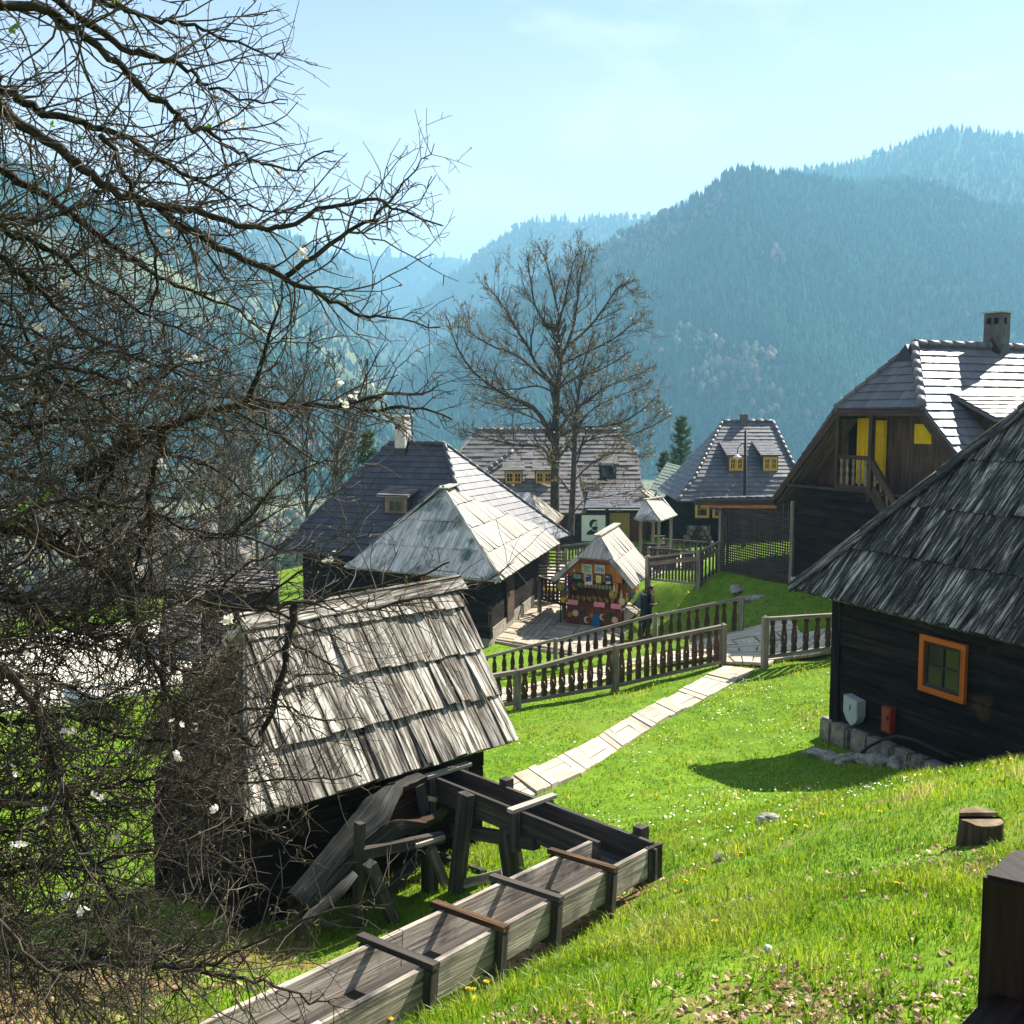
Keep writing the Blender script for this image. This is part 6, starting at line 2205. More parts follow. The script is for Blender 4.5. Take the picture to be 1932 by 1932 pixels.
mbx.add(ringO, fo_, bco, smooth=True)
mbi.add(ringI, fo_, bci, smooth=True)
# broken rims
rim, rimf = [], []
N = len(ringO)
mbi.add(ringO + ringI, [(i, i + n + 1, N + i + n + 1, N + i) for i in range(0, N - n - 1, n + 1)] + [(i + n, i + 2 * n + 1, N + i + 2 * n + 1, N + i + n) for i in range(0, N - n - 1, n + 1)] + [(k, k + 1, N + k + 1, N + k) for k in range(n)], bco + bci)
mbx.build('bark_shell', MAT['log_bark'], chute)
mbi.build('rotten_core', MAT['log_rot'], chute)
frm = thing('chute_frame', 'rough timber frame with braces carrying the hollow log', 'frame', hp(720, 1720, .6))
def zq(x, y): return ((600 + x * 600 / 1092.) * .7547, (1900 + y * 600 / 1092.) * .7547)
parts_ = [
    ('upright', (545, 285), (535, 700), .82, .10, 'trough_dark', .07), ('upright', (545, 480), (540, 790), .80, .09, 'trough_dark', .1),
    ('crossbeam', (555, 425), (920, 350), .86, .09, 'trough_dark', .10), ('leg', (590, 470), (725, 805), .98, .12, 'trough_dark', .1),
    ('brace', (640, 625), (820, 440), .60, .09, 'trough_dark', .08), ('leg', (862, 405), (865, 670), .70, .15, 'trough_dark', .12),
    ('brace', (868, 400), (955, 620), .80, .07, 'trough', .09), ('log_brace', (525, 520), (255, 790), .92, .10, 'log_bark', .10),
    ('board', (790, 385), (918, 345), .88, .12, 'trough', .04), ('board', (350, 765), (830, 660), .50, .08, 'trough', .05),
]
for i, (nm, a, b, off, w_, mt, h_) in enumerate(parts_):
    pa, pb = hp(*zq(*a), off), hp(*zq(*b), off)
    if nm in ('leg', 'upright'): pb = pa.lerp(pb, 1.06)
    mb = MB(820 + i)
    if mt == 'log_bark' and nm != 'upright':
        mb.tube([pa, pa.lerp(pb, .35) + Hd * .02, pa.lerp(pb, .7) - Hd * .015, pb], [w_ * .5, w_ * .56, w_ * .5, w_ * .52], 9, caps=True, wob=.06)
    else:
        mb.beam(pa, pb, w_, h_, side=Hn if nm != 'crossbeam' and nm != 'board' else None)
    mb.build(nm, MAT[mt], frm)
# short upright planks at the end of the trough by the hut
for i, (x0, y0, x1, y1, lab) in enumerate(((815, 115, 840, 240, 'short dark plank standing against the trough end'), (855, 175, 890, 180, 'pale cut branch stub under the trough end'))):
    pa, pb = hp(*zq(x0, y0), .42), hp(*zq(x1, y1), .42)
    mb = MB(840 + i)
    if i == 0: mb.beam(pa, pb, .13, .04, side=Hd)
    else: mb.tube([pa, pb], [.03, .03], 9, caps=True)
    tag(mb.build('plank_piece' if i == 0 else 'branch_stub', MAT['trough_dark'] if i == 0 else MAT['cream'], None, origin=pa), lab, 'plank' if i == 0 else 'branch')

# terracotta bowl in the shade by the hut
c = onground(506, 1716, -4.7) + Z * .12
pot = thing('clay_bowl', 'wide terracotta bowl with green seedlings in the shade by the hut wall', 'bowl', c)
mb = MB(3); mb.tube([c - Z * .13, c - Z * .07, c, c + Z * .006], [.06, .09, .115, .12], 20, caps=True); mb.build('bowl', MAT['terracotta'], pot)
mb = MB(4); mb.tube([c + Z * .008, c + Z * .018, c + Z * .02], [.12, .128, .112], 20); mb.build('rim', MAT['terracotta'], pot)
mb = MB(5)
rg = random.Random(3)
for i in range(40):
    a = rg.random() * 6.28; r_ = rg.random() * .085
    p = c + Vector((math.cos(a) * r_, math.sin(a) * r_, .01))
    mb.obox(p, Vector((rg.uniform(-.06, .06), rg.uniform(-.06, .06), rg.uniform(.03, .12))), Vector((.02, .012, 0)), Vector((0, 0, .004)))
mb.build('seedlings', MAT['young_leaf'], pot)

# ------------------------------------------------------------------ stump, railing, rocks
sc_ = onground(1848, 1592, -3.1)
stump = thing('tree_stump', 'low dark cut tree stump with split top in the grass on the right', 'stump', sc_)
mb = MB(901)
n = 26
rg = random.Random(2)
rads = [.152 * (1 + .12 * mnoise.noise(Vector((math.cos(2 * PI * k / n) * 1.4, math.sin(2 * PI * k / n) * 1.4, 4)))) for k in range(n)]
lev = [(-.12, 1.12), (.02, 1.06), (.10, 1.0), (.19, .985)]
vs, bc, fs = [], [], []
for j, (z_, s_) in enumerate(lev):
    for k in range(n):
        t = 2 * PI * k / n
        vs.append(sc_ + Vector((math.cos(t) * rads[k] * s_, math.sin(t) * rads[k] * s_, z_ + (rg.uniform(-.008, .012) if j == 3 else 0))))
        bc.append((z_, t * .2, .5))
for j in range(3):
    for k in range(n):
        fs.append((j * n + k, j * n + (k + 1) % n, (j + 1) * n + (k + 1) % n, (j + 1) * n + k))
mb.add(vs, fs, bc)
mb.build('trunk', MAT['stump_side'], stump)
mb = MB(902)
for half, lift in ((0, .0), (1, .035)):
    pts = []
    for k in range(n + 1):
        t = 2 * PI * k / n + .5
        y_ = math.sin(t)
        if (half == 0 and y_ <= .2) or (half == 1 and y_ > .2):
            kk = int(round((t / (2 * PI)) * n)) % n
            pts.append(sc_ + Vector((math.cos(t) * rads[kk] * .975, math.sin(t) * rads[kk] * .975, .165 + lift)))
    mb.prism(pts, Z * .028)
mb.build('cut_face', MAT['stump_top'], stump)

P0 = Vector((.776, 1.63, 0)); pa_, pb_ = Vector((.104, .106, 0)), Vector((.13, -.083, 0))
rp = thing('railing_post', 'thick dark stained railing post with level top at the lower right corner', 'railing', (.9, 1.65, -1.75))
mb = MB(911)
mb.obox(P0 + Z * -1.95, Z * 1.20, pa_, pb_)
po_ = mb.build('post', MAT['rail_post'], rp)
bm = bmesh.new(); bm.from_mesh(po_.data); bmesh.ops.bevel(bm, geom=list(bm.edges), offset=.006, segments=2, affect='EDGES'); bm.to_mesh(po_.data); bm.free()
mb = MB(912)
mb.obox(P0 + Vector((0, 0, -1.09)) + pb_ * .12 - pa_ * .02, -pa_ * 9.0, pb_ * .8, Z * .145)
lo_ = mb.build('rail', MAT['rail_post'], rp)
bm = bmesh.new(); bm.from_mesh(lo_.data); bmesh.ops.bevel(bm, geom=list(bm.edges), offset=.006, segments=2, affect='EDGES'); bm.to_mesh(lo_.data); bm.free()

def rock(c, sx, sy, sz, seed, mat, label, name='rock', group=None):
    bm = bmesh.new()
    bmesh.ops.create_icosphere(bm, subdivisions=3, radius=1)
    for v in bm.verts:
        d = v.co.normalized()
        k = 1 + .35 * mnoise.noise(d * 1.6 + Vector((seed, 0, 0))) + .14 * mnoise.noise(d * 4 + Vector((0, seed, 0)))
        v.co = Vector((d.x * sx * k, d.y * sy * k, max(d.z, -.5) * sz * k))
    me = bpy.data.meshes.new(name)
    bm.to_mesh(me); bm.free()
    a = me.attributes.new('bc', 'FLOAT_VECTOR', 'POINT')
    me.materials.append(mat)
    o = bpy.data.objects.new(name, me)
    COL.objects.link(o)
    o.location = c
    o.rotation_euler = (0, 0, seed * 1.7)
    return tag(o, label, 'rock', group)
rk = [(1555, 1430, .36, .16, .10), (1600, 1436, .30, .15, .09), (1650, 1440, .34, .15, .11), (1695, 1443, .30, .16, .10), (1740, 1444, .36, .14, .09), (1790, 1441, .3, .14, .08)]
rl_ = ['flat weathered rock at the left end of the row before the log house', 'second flat rock from the left in the row before the log house', 'third rock in the row, below the cable end of the log house', 'fourth flat rock in the row before the log house', 'fifth flat rock in the row before the log house', 'rightmost flat rock of the row before the log house']
for i, (u, v, a, b, c_) in enumerate(rk):
    p = onground(u, v, -5.3)
    rock(p + Z * .03, a, b, c_, i + 1.3, MAT['rock'], rl_[i], group='rocks along the log house')
for i, (u, v, s_, lab) in enumerate(((1452, 1545, .10, 'small earth coloured stone in the grass near the slope top'), (1362, 1618, .075, 'pale flat stone lying in the grass right of the trough corner'), (1092, 1872, .028, 'small white stone low in the grass near the dandelions'), (1450, 1795, .022, 'tiny white stone in the short grass at lower right'))):
    p = onground(u, v, -3.6)
    rock(p + Z * s_ * .2, s_ * 1.5, s_, s_ * .7, i + 9.1, MAT['stone_wall'] if i == 1 else MAT['stone_pale'] if i else MAT['rock'], lab, name='stone')
# edging stones of the walk behind the fences
for i, (u, v, s_, lab) in enumerate(((1392, 1112, .45, 'pale flat kerb stone on the shaded grass below the lattice'), (1425, 1130, .4, 'pale flat kerb stone nearer the log house on the shaded grass'))):
    p = onground(u, v, -5.4)
    rock(p, s_ * 1.3, s_ * .6, .12, i + 21.1, MAT['rock'], lab, name='kerb_rock')
# ------------------------------------------------------------------ trees
def rvec(rg): return Vector((rg.gauss(0, 1), rg.gauss(0, 1), rg.gauss(0, 1)))
def wander(rg, p, d, L, n, bend, lift=0.0):
    """slightly crooked shoot from p along d"""
    pts = [Vector(p)]
    d = Vector(d).normalized()
    st = L / n
    for _ in range(n):
        d = (d + rvec(rg) * bend + Z * lift).normalized()
        pts.append(pts[-1] + d * st)
    return pts

# blossoming plum tree at the left: limbs follow their sight lines at 3 to 6.5 m
plum = thing('plum_tree', 'leafless plum tree with dense dark twigs and few white blossoms filling the left side', 'tree', (-4.3, 4.6, -3.9))
rg = random.Random(77)
LIMBS = [  # thickness at start (m), depth start, depth end, points
    (.030, 4.4, 5.0, [(-60, 165), (0, 202), (86, 266), (172, 331), (241, 370), (301, 387), (387, 408), (473, 425), (537, 425), (623, 391), (709, 378), (752, 395), (829, 425)]),
    (.022, 4.7, 5.2, [(301, 387), (327, 421), (430, 477), (533, 524), (602, 554), (666, 589), (730, 597), (829, 619)]),
    (.014, 4.95, 5.3, [(533, 524), (623, 464), (688, 421), (730, 387), (773, 335), (823, 275)]),
    (.024, 4.0, 4.9, [(-60, 0), (0, 10), (86, 21), (129, 43), (206, 107), (258, 159), (318, 210), (357, 236), (400, 253), (451, 288), (494, 305), (559, 316), (623, 284)]),
    (.018, 4.2, 4.6, [(60, -40), (107, 0), (215, 82), (266, 99), (322, 116), (370, 146), (395, 163), (473, 189), (537, 193)]),
    (.015, 4.3, 4.8, [(120, -30), (185, 0), (241, 17), (301, 39), (365, 52), (430, 77), (516, 107), (543, 102)]),
    (.026, 4.6, 5.2, [(-60, 150), (0, 168), (43, 193), (107, 219), (193, 245), (258, 271), (301, 305), (378, 344), (412, 365), (473, 391), (559, 404)]),
    (.028, 4.6, 5.4, [(-60, 290), (0, 322), (77, 365), (172, 430), (241, 486), (301, 520), (365, 550), (450, 590), (520, 640)]),
    (.036, 4.9, 5.6, [(150, 900), (215, 850), (260, 830), (301, 808), (370, 782), (430, 769), (520, 764), (602, 763), (688, 773), (780, 768), (850, 785)]),
    (.016, 5.2, 5.6, [(640, 768), (690, 752), (740, 742), (800, 742), (835, 720)]),
    (.018, 5.1, 5.0, [(455, 768), (473, 740), (498, 666), (524, 600), (533, 530)]),
    (.024, 5.0, 5.1, [(309, 811), (300, 860), (281, 905), (278, 1005), (256, 1061), (244, 1099)]),
    (.020, 5.0, 5.0, [(309, 811), (255, 840), (215, 880), (180, 960), (120, 1010), (60, 1040), (-60, 1060)]),
    (.034, 5.0, 5.6, [(-60, 960), (0, 990), (90, 1025), (160, 1060), (244, 1099), (344, 1127), (437, 1145), (502, 1147), (552, 1141), (596, 1132), (658, 1116), (783, 1091), (850, 1060)]),
    (.010, 5.2, 5.5, [(700, 1150), (783, 1128), (893, 1110), (971, 1057)]),
    (.022, 5.2, 5.0, [(552, 1141), (546, 1213), (530, 1288), (493, 1385), (480, 1412), (420, 1350), (378, 1325), (330, 1310)]),
    (.022, 4.8, 4.9, [(244, 1099), (250, 1160), (290, 1260), (330, 1330), (380, 1400)]),
    (.018, 4.4, 4.7, [(-60, 1495), (0, 1500), (134, 1503), (219, 1481), (312, 1472), (437, 1481), (603, 1472), (680, 1462)]),
    (.016, 4.5, 4.8, [(-60, 1640), (50, 1637), (156, 1634), (259, 1609), (312, 1606), (406, 1594), (500, 1560), (570, 1545)]),
    (.020, 4.0, 4.5, [(-60, 1780), (0, 1797), (87, 1825), (175, 1812), (234, 1797), (312, 1825), (406, 1812), (500, 1770), (603, 1728), (700, 1690), (800, 1630)]),
    (.016, 4.2, 4.6, [(140, 1780), (219, 1815), (344, 1828), (437, 1840), (520, 1862), (603, 1890), (640, 1900)]),
    (.020, 3.8, 4.0, [(-60, 1690), (0, 1740), (60, 1800), (130, 1880), (200, 1935)]),
    (.026, 4.2, 4.4, [(-80, 1180), (0, 1260), (60, 1330), (100, 1430), (140, 1560), (210, 1680), (270, 1760), (330, 1830)]),
    (.022, 4.6, 4.8, [(-60, 640), (0, 655), (90, 700), (190, 760), (260, 830)]),
    (.020, 4.5, 5.0, [(-60, 480), (40, 520), (120, 590), (200, 650), (300, 690), (380, 740), (470, 756)]),
    (.018, 4.4, 5.0, [(-60, 420), (30, 445), (110, 480), (200, 550), (290, 600), (380, 640), (460, 700)]),
    (.018, 4.9, 5.3, [(-60, 780), (40, 800), (130, 790), (220, 800), (300, 850), (400, 880), (480, 940), (560, 960)]),
    (.020, 5.2, 5.5, [(-60, 880), (60, 910), (150, 950), (260, 960), (350, 1000), (440, 1010), (540, 1040), (600, 1030)]),
    (.018, 4.6, 5.0, [(-60, 1110), (50, 1130), (130, 1190), (240, 1210), (330, 1260), (430, 1280), (520, 1330)]),
    (.018, 4.5, 4.9, [(-60, 1340), (40, 1360), (130, 1350), (230, 1390), (330, 1400), (430, 1430), (520, 1470)]),
    (.014, 4.8, 5.2, [(-60, 560), (30, 600), (70, 700), (60, 800), (90, 900), (150, 1000), (170, 1100)]),
    (.014, 4.6, 5.0, [(190, 250), (235, 330), (270, 420), (300, 520), (280, 610), (310, 700)]),
]
limbs = MB(1001); twigs = MB(1002)
spots = []           # places for buds and blossoms
def tube_fast(mb, pts, r0, r1, n):
    m = len(pts)
    mb.tube(pts, [r0 + (r1 - r0) * (i / (m - 1)) for i in range(m)], n)
def spur(p, d, r):
    L = rg.uniform(.02, .09)
    e = wander(rg, p, d, L, 2, .35)
    tube_fast(twigs, e, r, r * .75, 4)
    if rg.random() < .35: spots.append((e[-1], (e[-1] - e[-2]).normalized()))
def shoot(p, d, L, r, level):
    n = max(3, int(L / .075))
    pts = wander(rg, p, d, L, n, .21, .02)
    tube_fast(twigs, pts, r, max(.0013, r * .38), 5 if r > .004 else 4)
    spots.append((pts[-1], (pts[-1] - pts[-2]).normalized()))
    for i in range(1, n):
        d_ = (pts[min(i + 1, n)] - pts[i - 1]).normalized()
        q = pts[i]
        if level > 0 and rg.random() < (.40 if level == 2 else .30):
            sd = (d_ * rg.uniform(.5, 1.0) + rvec(rg).cross(d_).normalized() * rg.uniform(.5, 1.0)).normalized()
            shoot(q, sd, L * rg.uniform(.30, .62), max(.0015, r * .6), level - 1)
        if rg.random() < .62:
            spur(q, (d_ * .5 + rvec(rg).cross(d_).normalized()).normalized(), max(.0014, r * .55))
def smooth_line(pts, k):
    out = []
    n = len(pts)
    for i in range(n - 1):
        p0, p1, p2, p3 = pts[max(0, i - 1)], pts[i], pts[i + 1], pts[min(n - 1, i + 2)]
        for j in range(k):
            t = j / k
            out.append(.5 * ((2 * p1) + (p2 - p0) * t + (2 * p0 - 5 * p1 + 4 * p2 - p3) * t * t + (3 * p1 - p0 - 3 * p2 + p3) * t ** 3))
    out.append(pts[-1])
    return out
LIMBS += [(.009, 5.3, 5.6, q) for q in (
    [(430, 769), (520, 820), (600, 870), (670, 895)], [(350, 1000), (430, 1015), (540, 960), (640, 930)], [(480, 1146), (560, 1080), (640, 1045), (705, 1000)],
    [(400, 1135), (470, 1060), (560, 1040), (640, 1060)], [(510, 1147), (600, 1190), (700, 1235)], [(440, 1010), (520, 920), (610, 868), (700, 880)],
    [(530, 1288), (600, 1270), (690, 1290)], [(546, 1213), (620, 1250), (700, 1330)], [(420, 1350), (520, 1330), (610, 1360), (690, 1350)], [(330, 1400), (440, 1500), (540, 1590), (600, 1600)])]
for k in range(26):
    v0 = 380 + 1560 * (k + rg.random()) / 26
    u1 = rg.uniform(230, 520) if v0 < 1450 else rg.uniform(180, 420)
    dv = rg.uniform(-170, 190)
    LIMBS.append((rg.uniform(.008, .016), rg.uniform(3.9, 5.6), rg.uniform(4.2, 6.0), [(-60, v0)] + [(u1 * t, v0 + dv * t + rg.uniform(-22, 22)) for t in (.2, .4, .6, .8, 1.0)]))
crown_c = Vector((-4.2, 4.6, -.5))
for li, (r0, ya, yb, pts) in enumerate(LIMBS):
    n = len(pts)
    P = [at(u, v, ya + (yb - ya) * i / (n - 1)) for i, (u, v) in enumerate(pts)]
    if pts[0][0] < -20:
        hub = crown_c + Vector((0, 0, (P[0].z - crown_c.z) * .55))
        P = [hub.lerp(Vector((-4.3, 4.6, hub.z)), .5), (hub + P[0]) * .5 + Vector((0, 0, .05))] + P
    P = smooth_line(P, 4)
    P = [p + rvec(rg) * .008 for p in P]
    m = len(P)
    rad = [max(.0022, r0 * 1.0 * (1 - .86 * (i / (m - 1)))) for i in range(m)]
    limbs.tube(P, rad, 7)
    spots.append((P[-1], (P[-1] - P[-2]).normalized()))
    acc = 0
    for i in range(1, m - 1):
        seg = (P[i + 1] - P[i]).length
        acc += seg
        u_ = 966 + P[i].x / P[i].y * 1932
        v_ = 966 - P[i].z / P[i].y * 1932
        gap = (.016 if v_ > 1350 else .020 if v_ > 900 else .027) if u_ < 440 else .026
        while acc > gap:
            acc -= gap * rg.uniform(.6, 1.5)
            d_ = (P[i + 1] - P[i - 1]).normalized()
            f = i / m
            if rg.random() < .62:
                sd = (d_ * rg.uniform(.35, 1.0) + rvec(rg).cross(d_).normalized() * rg.uniform(.6, 1.1)).normalized()
                Lm = rg.uniform(.16, .75) * (1.0 if u_ < 450 else .85)
                Lm = min(Lm, .12 + (1 - f) * 1.2)
                shoot(P[i], sd, Lm, max(.0022, min(.0052, rad[i] * .5)), 2 if u_ < 420 else 1)
            else:
                spur(P[i], (d_ * .3 + rvec(rg).cross(d_).normalized()).normalized(), .0032)
limbs.tube([(-4.5, 4.7, -4.3), (-4.4, 4.7, -3.4), (-4.25, 4.6, -2.4), (-4.3, 4.55, -1.4), (-4.2, 4.6, -.5), (-4.3, 4.6, .6), (-4.1, 4.5, 1.6), (-4.2, 4.4, 2.4)], [.22, .17, .15, .13, .11, .09, .06, .03], 10)
limbs.build('trunk', MAT['bark_black'], plum)
twigs.build('twig', MAT['bark_twig'], plum, kind='stuff')
# closed buds at the twig tips: one mass; open blossoms: parts of their own
buds = MB(1003)
rg.shuffle(spots)
for p, d in spots[:2600]:
    L = rg.uniform(.012, .026)
    buds.tube([p - d * .002, p + d * L * .45, p + d * L], [.0018, rg.uniform(.0032, .0058), .0008], 5, rnd=rg.random())
buds.build('bud', MAT['bud'], plum, kind='stuff')
def blossom_mesh(seed, cluster):
    mb = MB(seed)
    r2 = random.Random(seed)
    for _ in range(cluster):
        c = Vector((r2.uniform(-.022, .022), r2.uniform(-.022, .022), r2.uniform(-.012, .02)))
        ax = (Vector((r2.uniform(-1, 1), r2.uniform(-1, 1), r2.uniform(-.4, 1)))).normalized()
        a = ax.orthogonal().normalized(); b = ax.cross(a)
        for k in range(5):
            t = 2 * PI * k / 5
            d = a * math.cos(t) + b * math.sin(t); s_ = a * -math.sin(t) + b * math.cos(t)
            q = [c, c + d * .008 + s_ * .006 + ax * .002, c + d * .015 + s_ * .005 + ax * .006, c + d * .015 - s_ * .005 + ax * .006, c + d * .008 - s_ * .006 + ax * .002]
            mb.add(q, [(0, 1, 2, 3, 4)], [(0, 0, r2.uniform(0, .8))] * 5)
        mb.add([c + ax * .003 + a * .003, c + ax * .003 + b * .003, c + ax * .003 - a * .003, c + ax * .003 - b * .003, c + ax * .006], [(0, 1, 4), (1, 2, 4), (2, 3, 4), (3, 0, 4)], [(0, 0, 1.)] * 5)
    o = mb.build('blossom', MAT['blossom'])
    me = o.data
    bpy.data.objects.remove(o)
    return me
BLM = [blossom_mesh(40 + i, 2 + i) for i in range(4)]
bl_px = [(450, 228), (440, 240), (508, 330), (575, 475), (560, 485), (120, 535), (315, 437), (262, 700), (262, 715), (380, 672), (635, 720), (655, 755), (710, 722), (365, 672), (668, 740), (610, 1050), (618, 1046), (250, 1415), (246, 1420), (425, 1172), (432, 1168), (410, 1520), (155, 1725), (320, 1375), (330, 1372), (370, 1378), (345, 1425), (90, 620), (40, 730), (20, 760), (300, 880), (470, 1180), (205, 1185), (60, 1250), (130, 1390), (180, 1500), (90, 1540), (40, 1600), (215, 1580), (120, 1690), (30, 1450), (150, 1290)]
rl0 = root_loc(plum)
pos_np = np.array([tuple(p) for p, d in spots])
for i, (u, v) in enumerate(bl_px):
    d = sight(u, v)
    # nearest twig tip to this sight line
    dn = np.array(tuple(d.normalized()))
    pr = pos_np @ dn
    dist = np.linalg.norm(pos_np - pr[:, None] * dn[None], axis=1)
    j = int(np.argmin(dist + .02 * np.abs(pr - 4.6)))
    o = bpy.data.objects.new('blossom', BLM[i % 4])
    COL.objects.link(o)
    o.parent = plum
    o.location = spots[j][0] - rl0
    o.rotation_euler = (rg.uniform(-1, 1), rg.uniform(-1, 1), rg.uniform(0, 6))
    o.scale = (1.0,) * 3
yl = MB(1004)
for (u, v, w_) in ((160, 240, 1), (50, 950, 2.2), (78, 940, 2.0), (12, 58, 2.4), (215, 5, 1.6), (245, 45, 1.2), (100, 235, 1.2), (385, 240, 1.2), (140, 250, 1.), (312, 625, 1.2), (20, 985, 1.2), (560, 1190, .8)):
    d = sight(u, v); dn = np.array(tuple(d.normalized())); pr = pos_np @ dn
    dist = np.linalg.norm(pos_np - pr[:, None] * dn[None], axis=1)
    p, dd_ = spots[int(np.argmin(dist + .02 * np.abs(pr - 4.4)))]
    for k in range(5):
        e = (dd_ + rvec(rg) * .6).normalized(); s_ = e.orthogonal().normalized()
        L = .026 * w_ * rg.uniform(.6, 1)
        yl.add([p, p + e * L * .5 + s_ * L * .25, p + e * L, p + e * L * .5 - s_ * L * .25], [(0, 1, 2, 3)], [(0, 0, rg.random())] * 4)
yl.build('young_leaves', MAT['young_leaf'], plum, kind='stuff')

# tall bare trees in front of the long house
def bare_tree(name, label, base, H, skeleton, r0, seed, bud_n, density=1.0, cat='tree', group=None, tmin=.006):
    root = thing(name, label, cat, base, group)
    rg = random.Random(seed)
    tk, tw, bd = MB(seed), MB(seed + 1), MB(seed + 2)
    tips = []
    def grow(p, d, L, r, level):
        n = 5 if level > 1 else 3
        pts = wander(rg, p, d, L, n, .12 if level > 1 else .2, .05)
        (tk if level > 2 else tw).tube(pts, [max(tmin * .6, r * (1 - .6 * i / n)) for i in range(n + 1)], 6 if level > 2 else 4)
        if level <= 1: tips.append((pts[-1], (pts[-1] - pts[-2]).normalized()))
        if level == 0: return
        k = {4: 7, 3: 7, 2: 6, 1: 4}.get(level, 4)
        for i in range(int(k * density)):
            t = rg.uniform(.25, 1.0)
            j = min(n - 1, int(t * n))
            q = pts[j].lerp(pts[j + 1], t * n - j)
            dd = (pts[j + 1] - pts[j]).normalized()
            sd = (dd * rg.uniform(.55, 1.1) + rvec(rg).cross(dd).normalized() * rg.uniform(.4, .85) + Z * .22).normalized()
            grow(q, sd, L * rg.uniform(.32, .56), max(tmin, r * (1 - .6 * t) * .55), level - 1)
    for (pts, ra, rb, lv) in skeleton:
        P = smooth_line([Vector(p) for p in pts], 3)
        m = len(P)
        tk.tube(P, [(ra + (rb - ra) * (i / (m - 1)) ** .7) * .78 for i in range(m)], 9)
        Ltot = sum((b - a).length for a, b in zip(P, P[1:]))
        cnt = int(Ltot * 4.6 * density)
        for i in range(cnt):
            t = .22 + .78 * (i + rg.random()) / cnt
            j = min(m - 2, int(t * (m - 1)))
            q = P[j].lerp(P[j + 1], t * (m - 1) - j)
            dd = (P[j + 1] - P[j]).normalized()
            sd = (dd * rg.uniform(.6, 1.1) + rvec(rg).cross(dd).normalized() * rg.uniform(.45, .9) + Z * .15).normalized()
            r = ra + (rb - ra) * t
            grow(q, sd, rg.uniform(.6, 2.0) * (1.15 - .5 * t) * lv, max(tmin, r * .28), 2)
        tips.append((P[-1], (P[-1] - P[-2]).normalized()))
        grow(P[-1], (P[-1] - P[-2]), .7 * lv, rb, 2)
    tk.build('trunk', MAT['bark_grey'], root)
    tw.build('twig', MAT['bark_grey'], root, kind='stuff')
    if bud_n:
        rg.shuffle(tips)
        for p, d in tips[:bud_n]:
            for _ in range(2):
                e = (d + rvec(rg) * .8).normalized(); s_ = e.orthogonal().normalized()
                L = rg.uniform(.05, .11)
                q = p - d * rg.uniform(0, .35)
                bd.add([q, q + e * L * .5 + s_ * L * .3, q + e * L, q + e * L * .5 - s_ * L * .3], [(0, 1, 2, 3)], [(0, 0, rg.random())] * 4)
        bd.build('opening_buds', MAT['bud'], root, kind='stuff')
    return root
def tp(x, y, Y): return at((1050 + x * 650 / 1674.) * .7547, (600 + y * 650 / 1674.) * .7547, Y)
Yt = 48
def br(pts, dy, ra, rb, lv=1.0):
    n = len(pts)
    return ([tp(x, y, Yt + dy * i / max(1, n - 1)) for i, (x, y) in enumerate(pts)], ra, rb, lv)
tb = tp(872, 1830, Yt)
SK = [
    br([(868, 1860), (868, 1600), (872, 1300), (882, 1000), (905, 780), (890, 620), (870, 590)], 0, .34, .10),
    br([(868, 590), (800, 520), (740, 420), (715, 280), (700, 190)], -1.5, .10, .03),
    br([(885, 620), (893, 500), (870, 380), (830, 200), (800, 110)], 1.2, .11, .03),
    br([(893, 540), (930, 400), (960, 250), (990, 140)], -1, .08, .025),
    br([(918, 740), (975, 600), (1010, 430), (1030, 250), (1060, 110)], .8, .13, .03),
    br([(945, 690), (1090, 560), (1190, 430), (1290, 290), (1370, 340)], 1.5, .10, .03),
    br([(910, 800), (1080, 720), (1240, 640), (1370, 540)], -2, .09, .03),
    br([(860, 940), (750, 800), (690, 680), (610, 560), (540, 430), (460, 330)], -2.2, .13, .03),
    br([(850, 930), (740, 840), (620, 740), (480, 690), (330, 600), (300, 530)], 2.5, .11, .03),
    br([(862, 1290), (780, 1140), (700, 1060), (560, 1000), (430, 920), (330, 830), (240, 690), (195, 560)], -3, .18, .03),
    br([(880, 990), (760, 940), (620, 960), (480, 960)], 2, .08, .03),
    br([(895, 1230), (960, 1130), (1040, 1060), (1180, 960), (1300, 900), (1440, 850)], 2.5, .14, .03),
    br([(890, 960), (1010, 880), (1150, 840), (1290, 760)], -2, .08, .03),
    br([(920, 1260), (1010, 1210), (1180, 1200), (1330, 1160), (1460, 1070)], -3, .10, .03),
    br([(830, 1220), (740, 1150), (560, 1080), (400, 1040)], 3, .08, .03),
    br([(845, 1450), (790, 1340), (640, 1320), (480, 1290), (330, 1240)], -2.5, .11, .03),
]
bare_tree('bare_tree', 'tall leafless tree with forked trunk and wide crown in the centre of the village', Vector((tb.x, tb.y, gz(tb.x, tb.y))), 12, SK, .3, 2001, 4200, density=1.0, tmin=.0065)
SK2 = [
    br([(968, 1900), (985, 1600), (995, 1300), (1000, 1180), (1020, 1000), (1040, 850), (1090, 680)], 0, .22, .04),
    br([(990, 1420), (1060, 1300), (1200, 1260), (1350, 1250), (1500, 1180)], 1.5, .07, .025),
    br([(985, 1560), (1100, 1450), (1250, 1380), (1400, 1390)], -1.5, .06, .025),
    br([(1000, 1200), (1120, 1080), (1260, 1010), (1380, 960)], 1.5, .06, .02),
    br([(980, 1640), (890, 1520), (860, 1460)], -1, .06, .03),
    br([(975, 1780), (1060, 1680), (1200, 1660), (1330, 1640)], -1, .05, .02),
    br([(1010, 1080), (960, 950), (900, 860)], 1, .05, .02),
]
Yt = 45.5
SK2 = [([Vector((p.x * 45.5 / 48, 45.5, p.z * 45.5 / 48)) if True else p for p in pts], a, b, l) for pts, a, b, l in SK2]
tb2 = SK2[0][0][0]
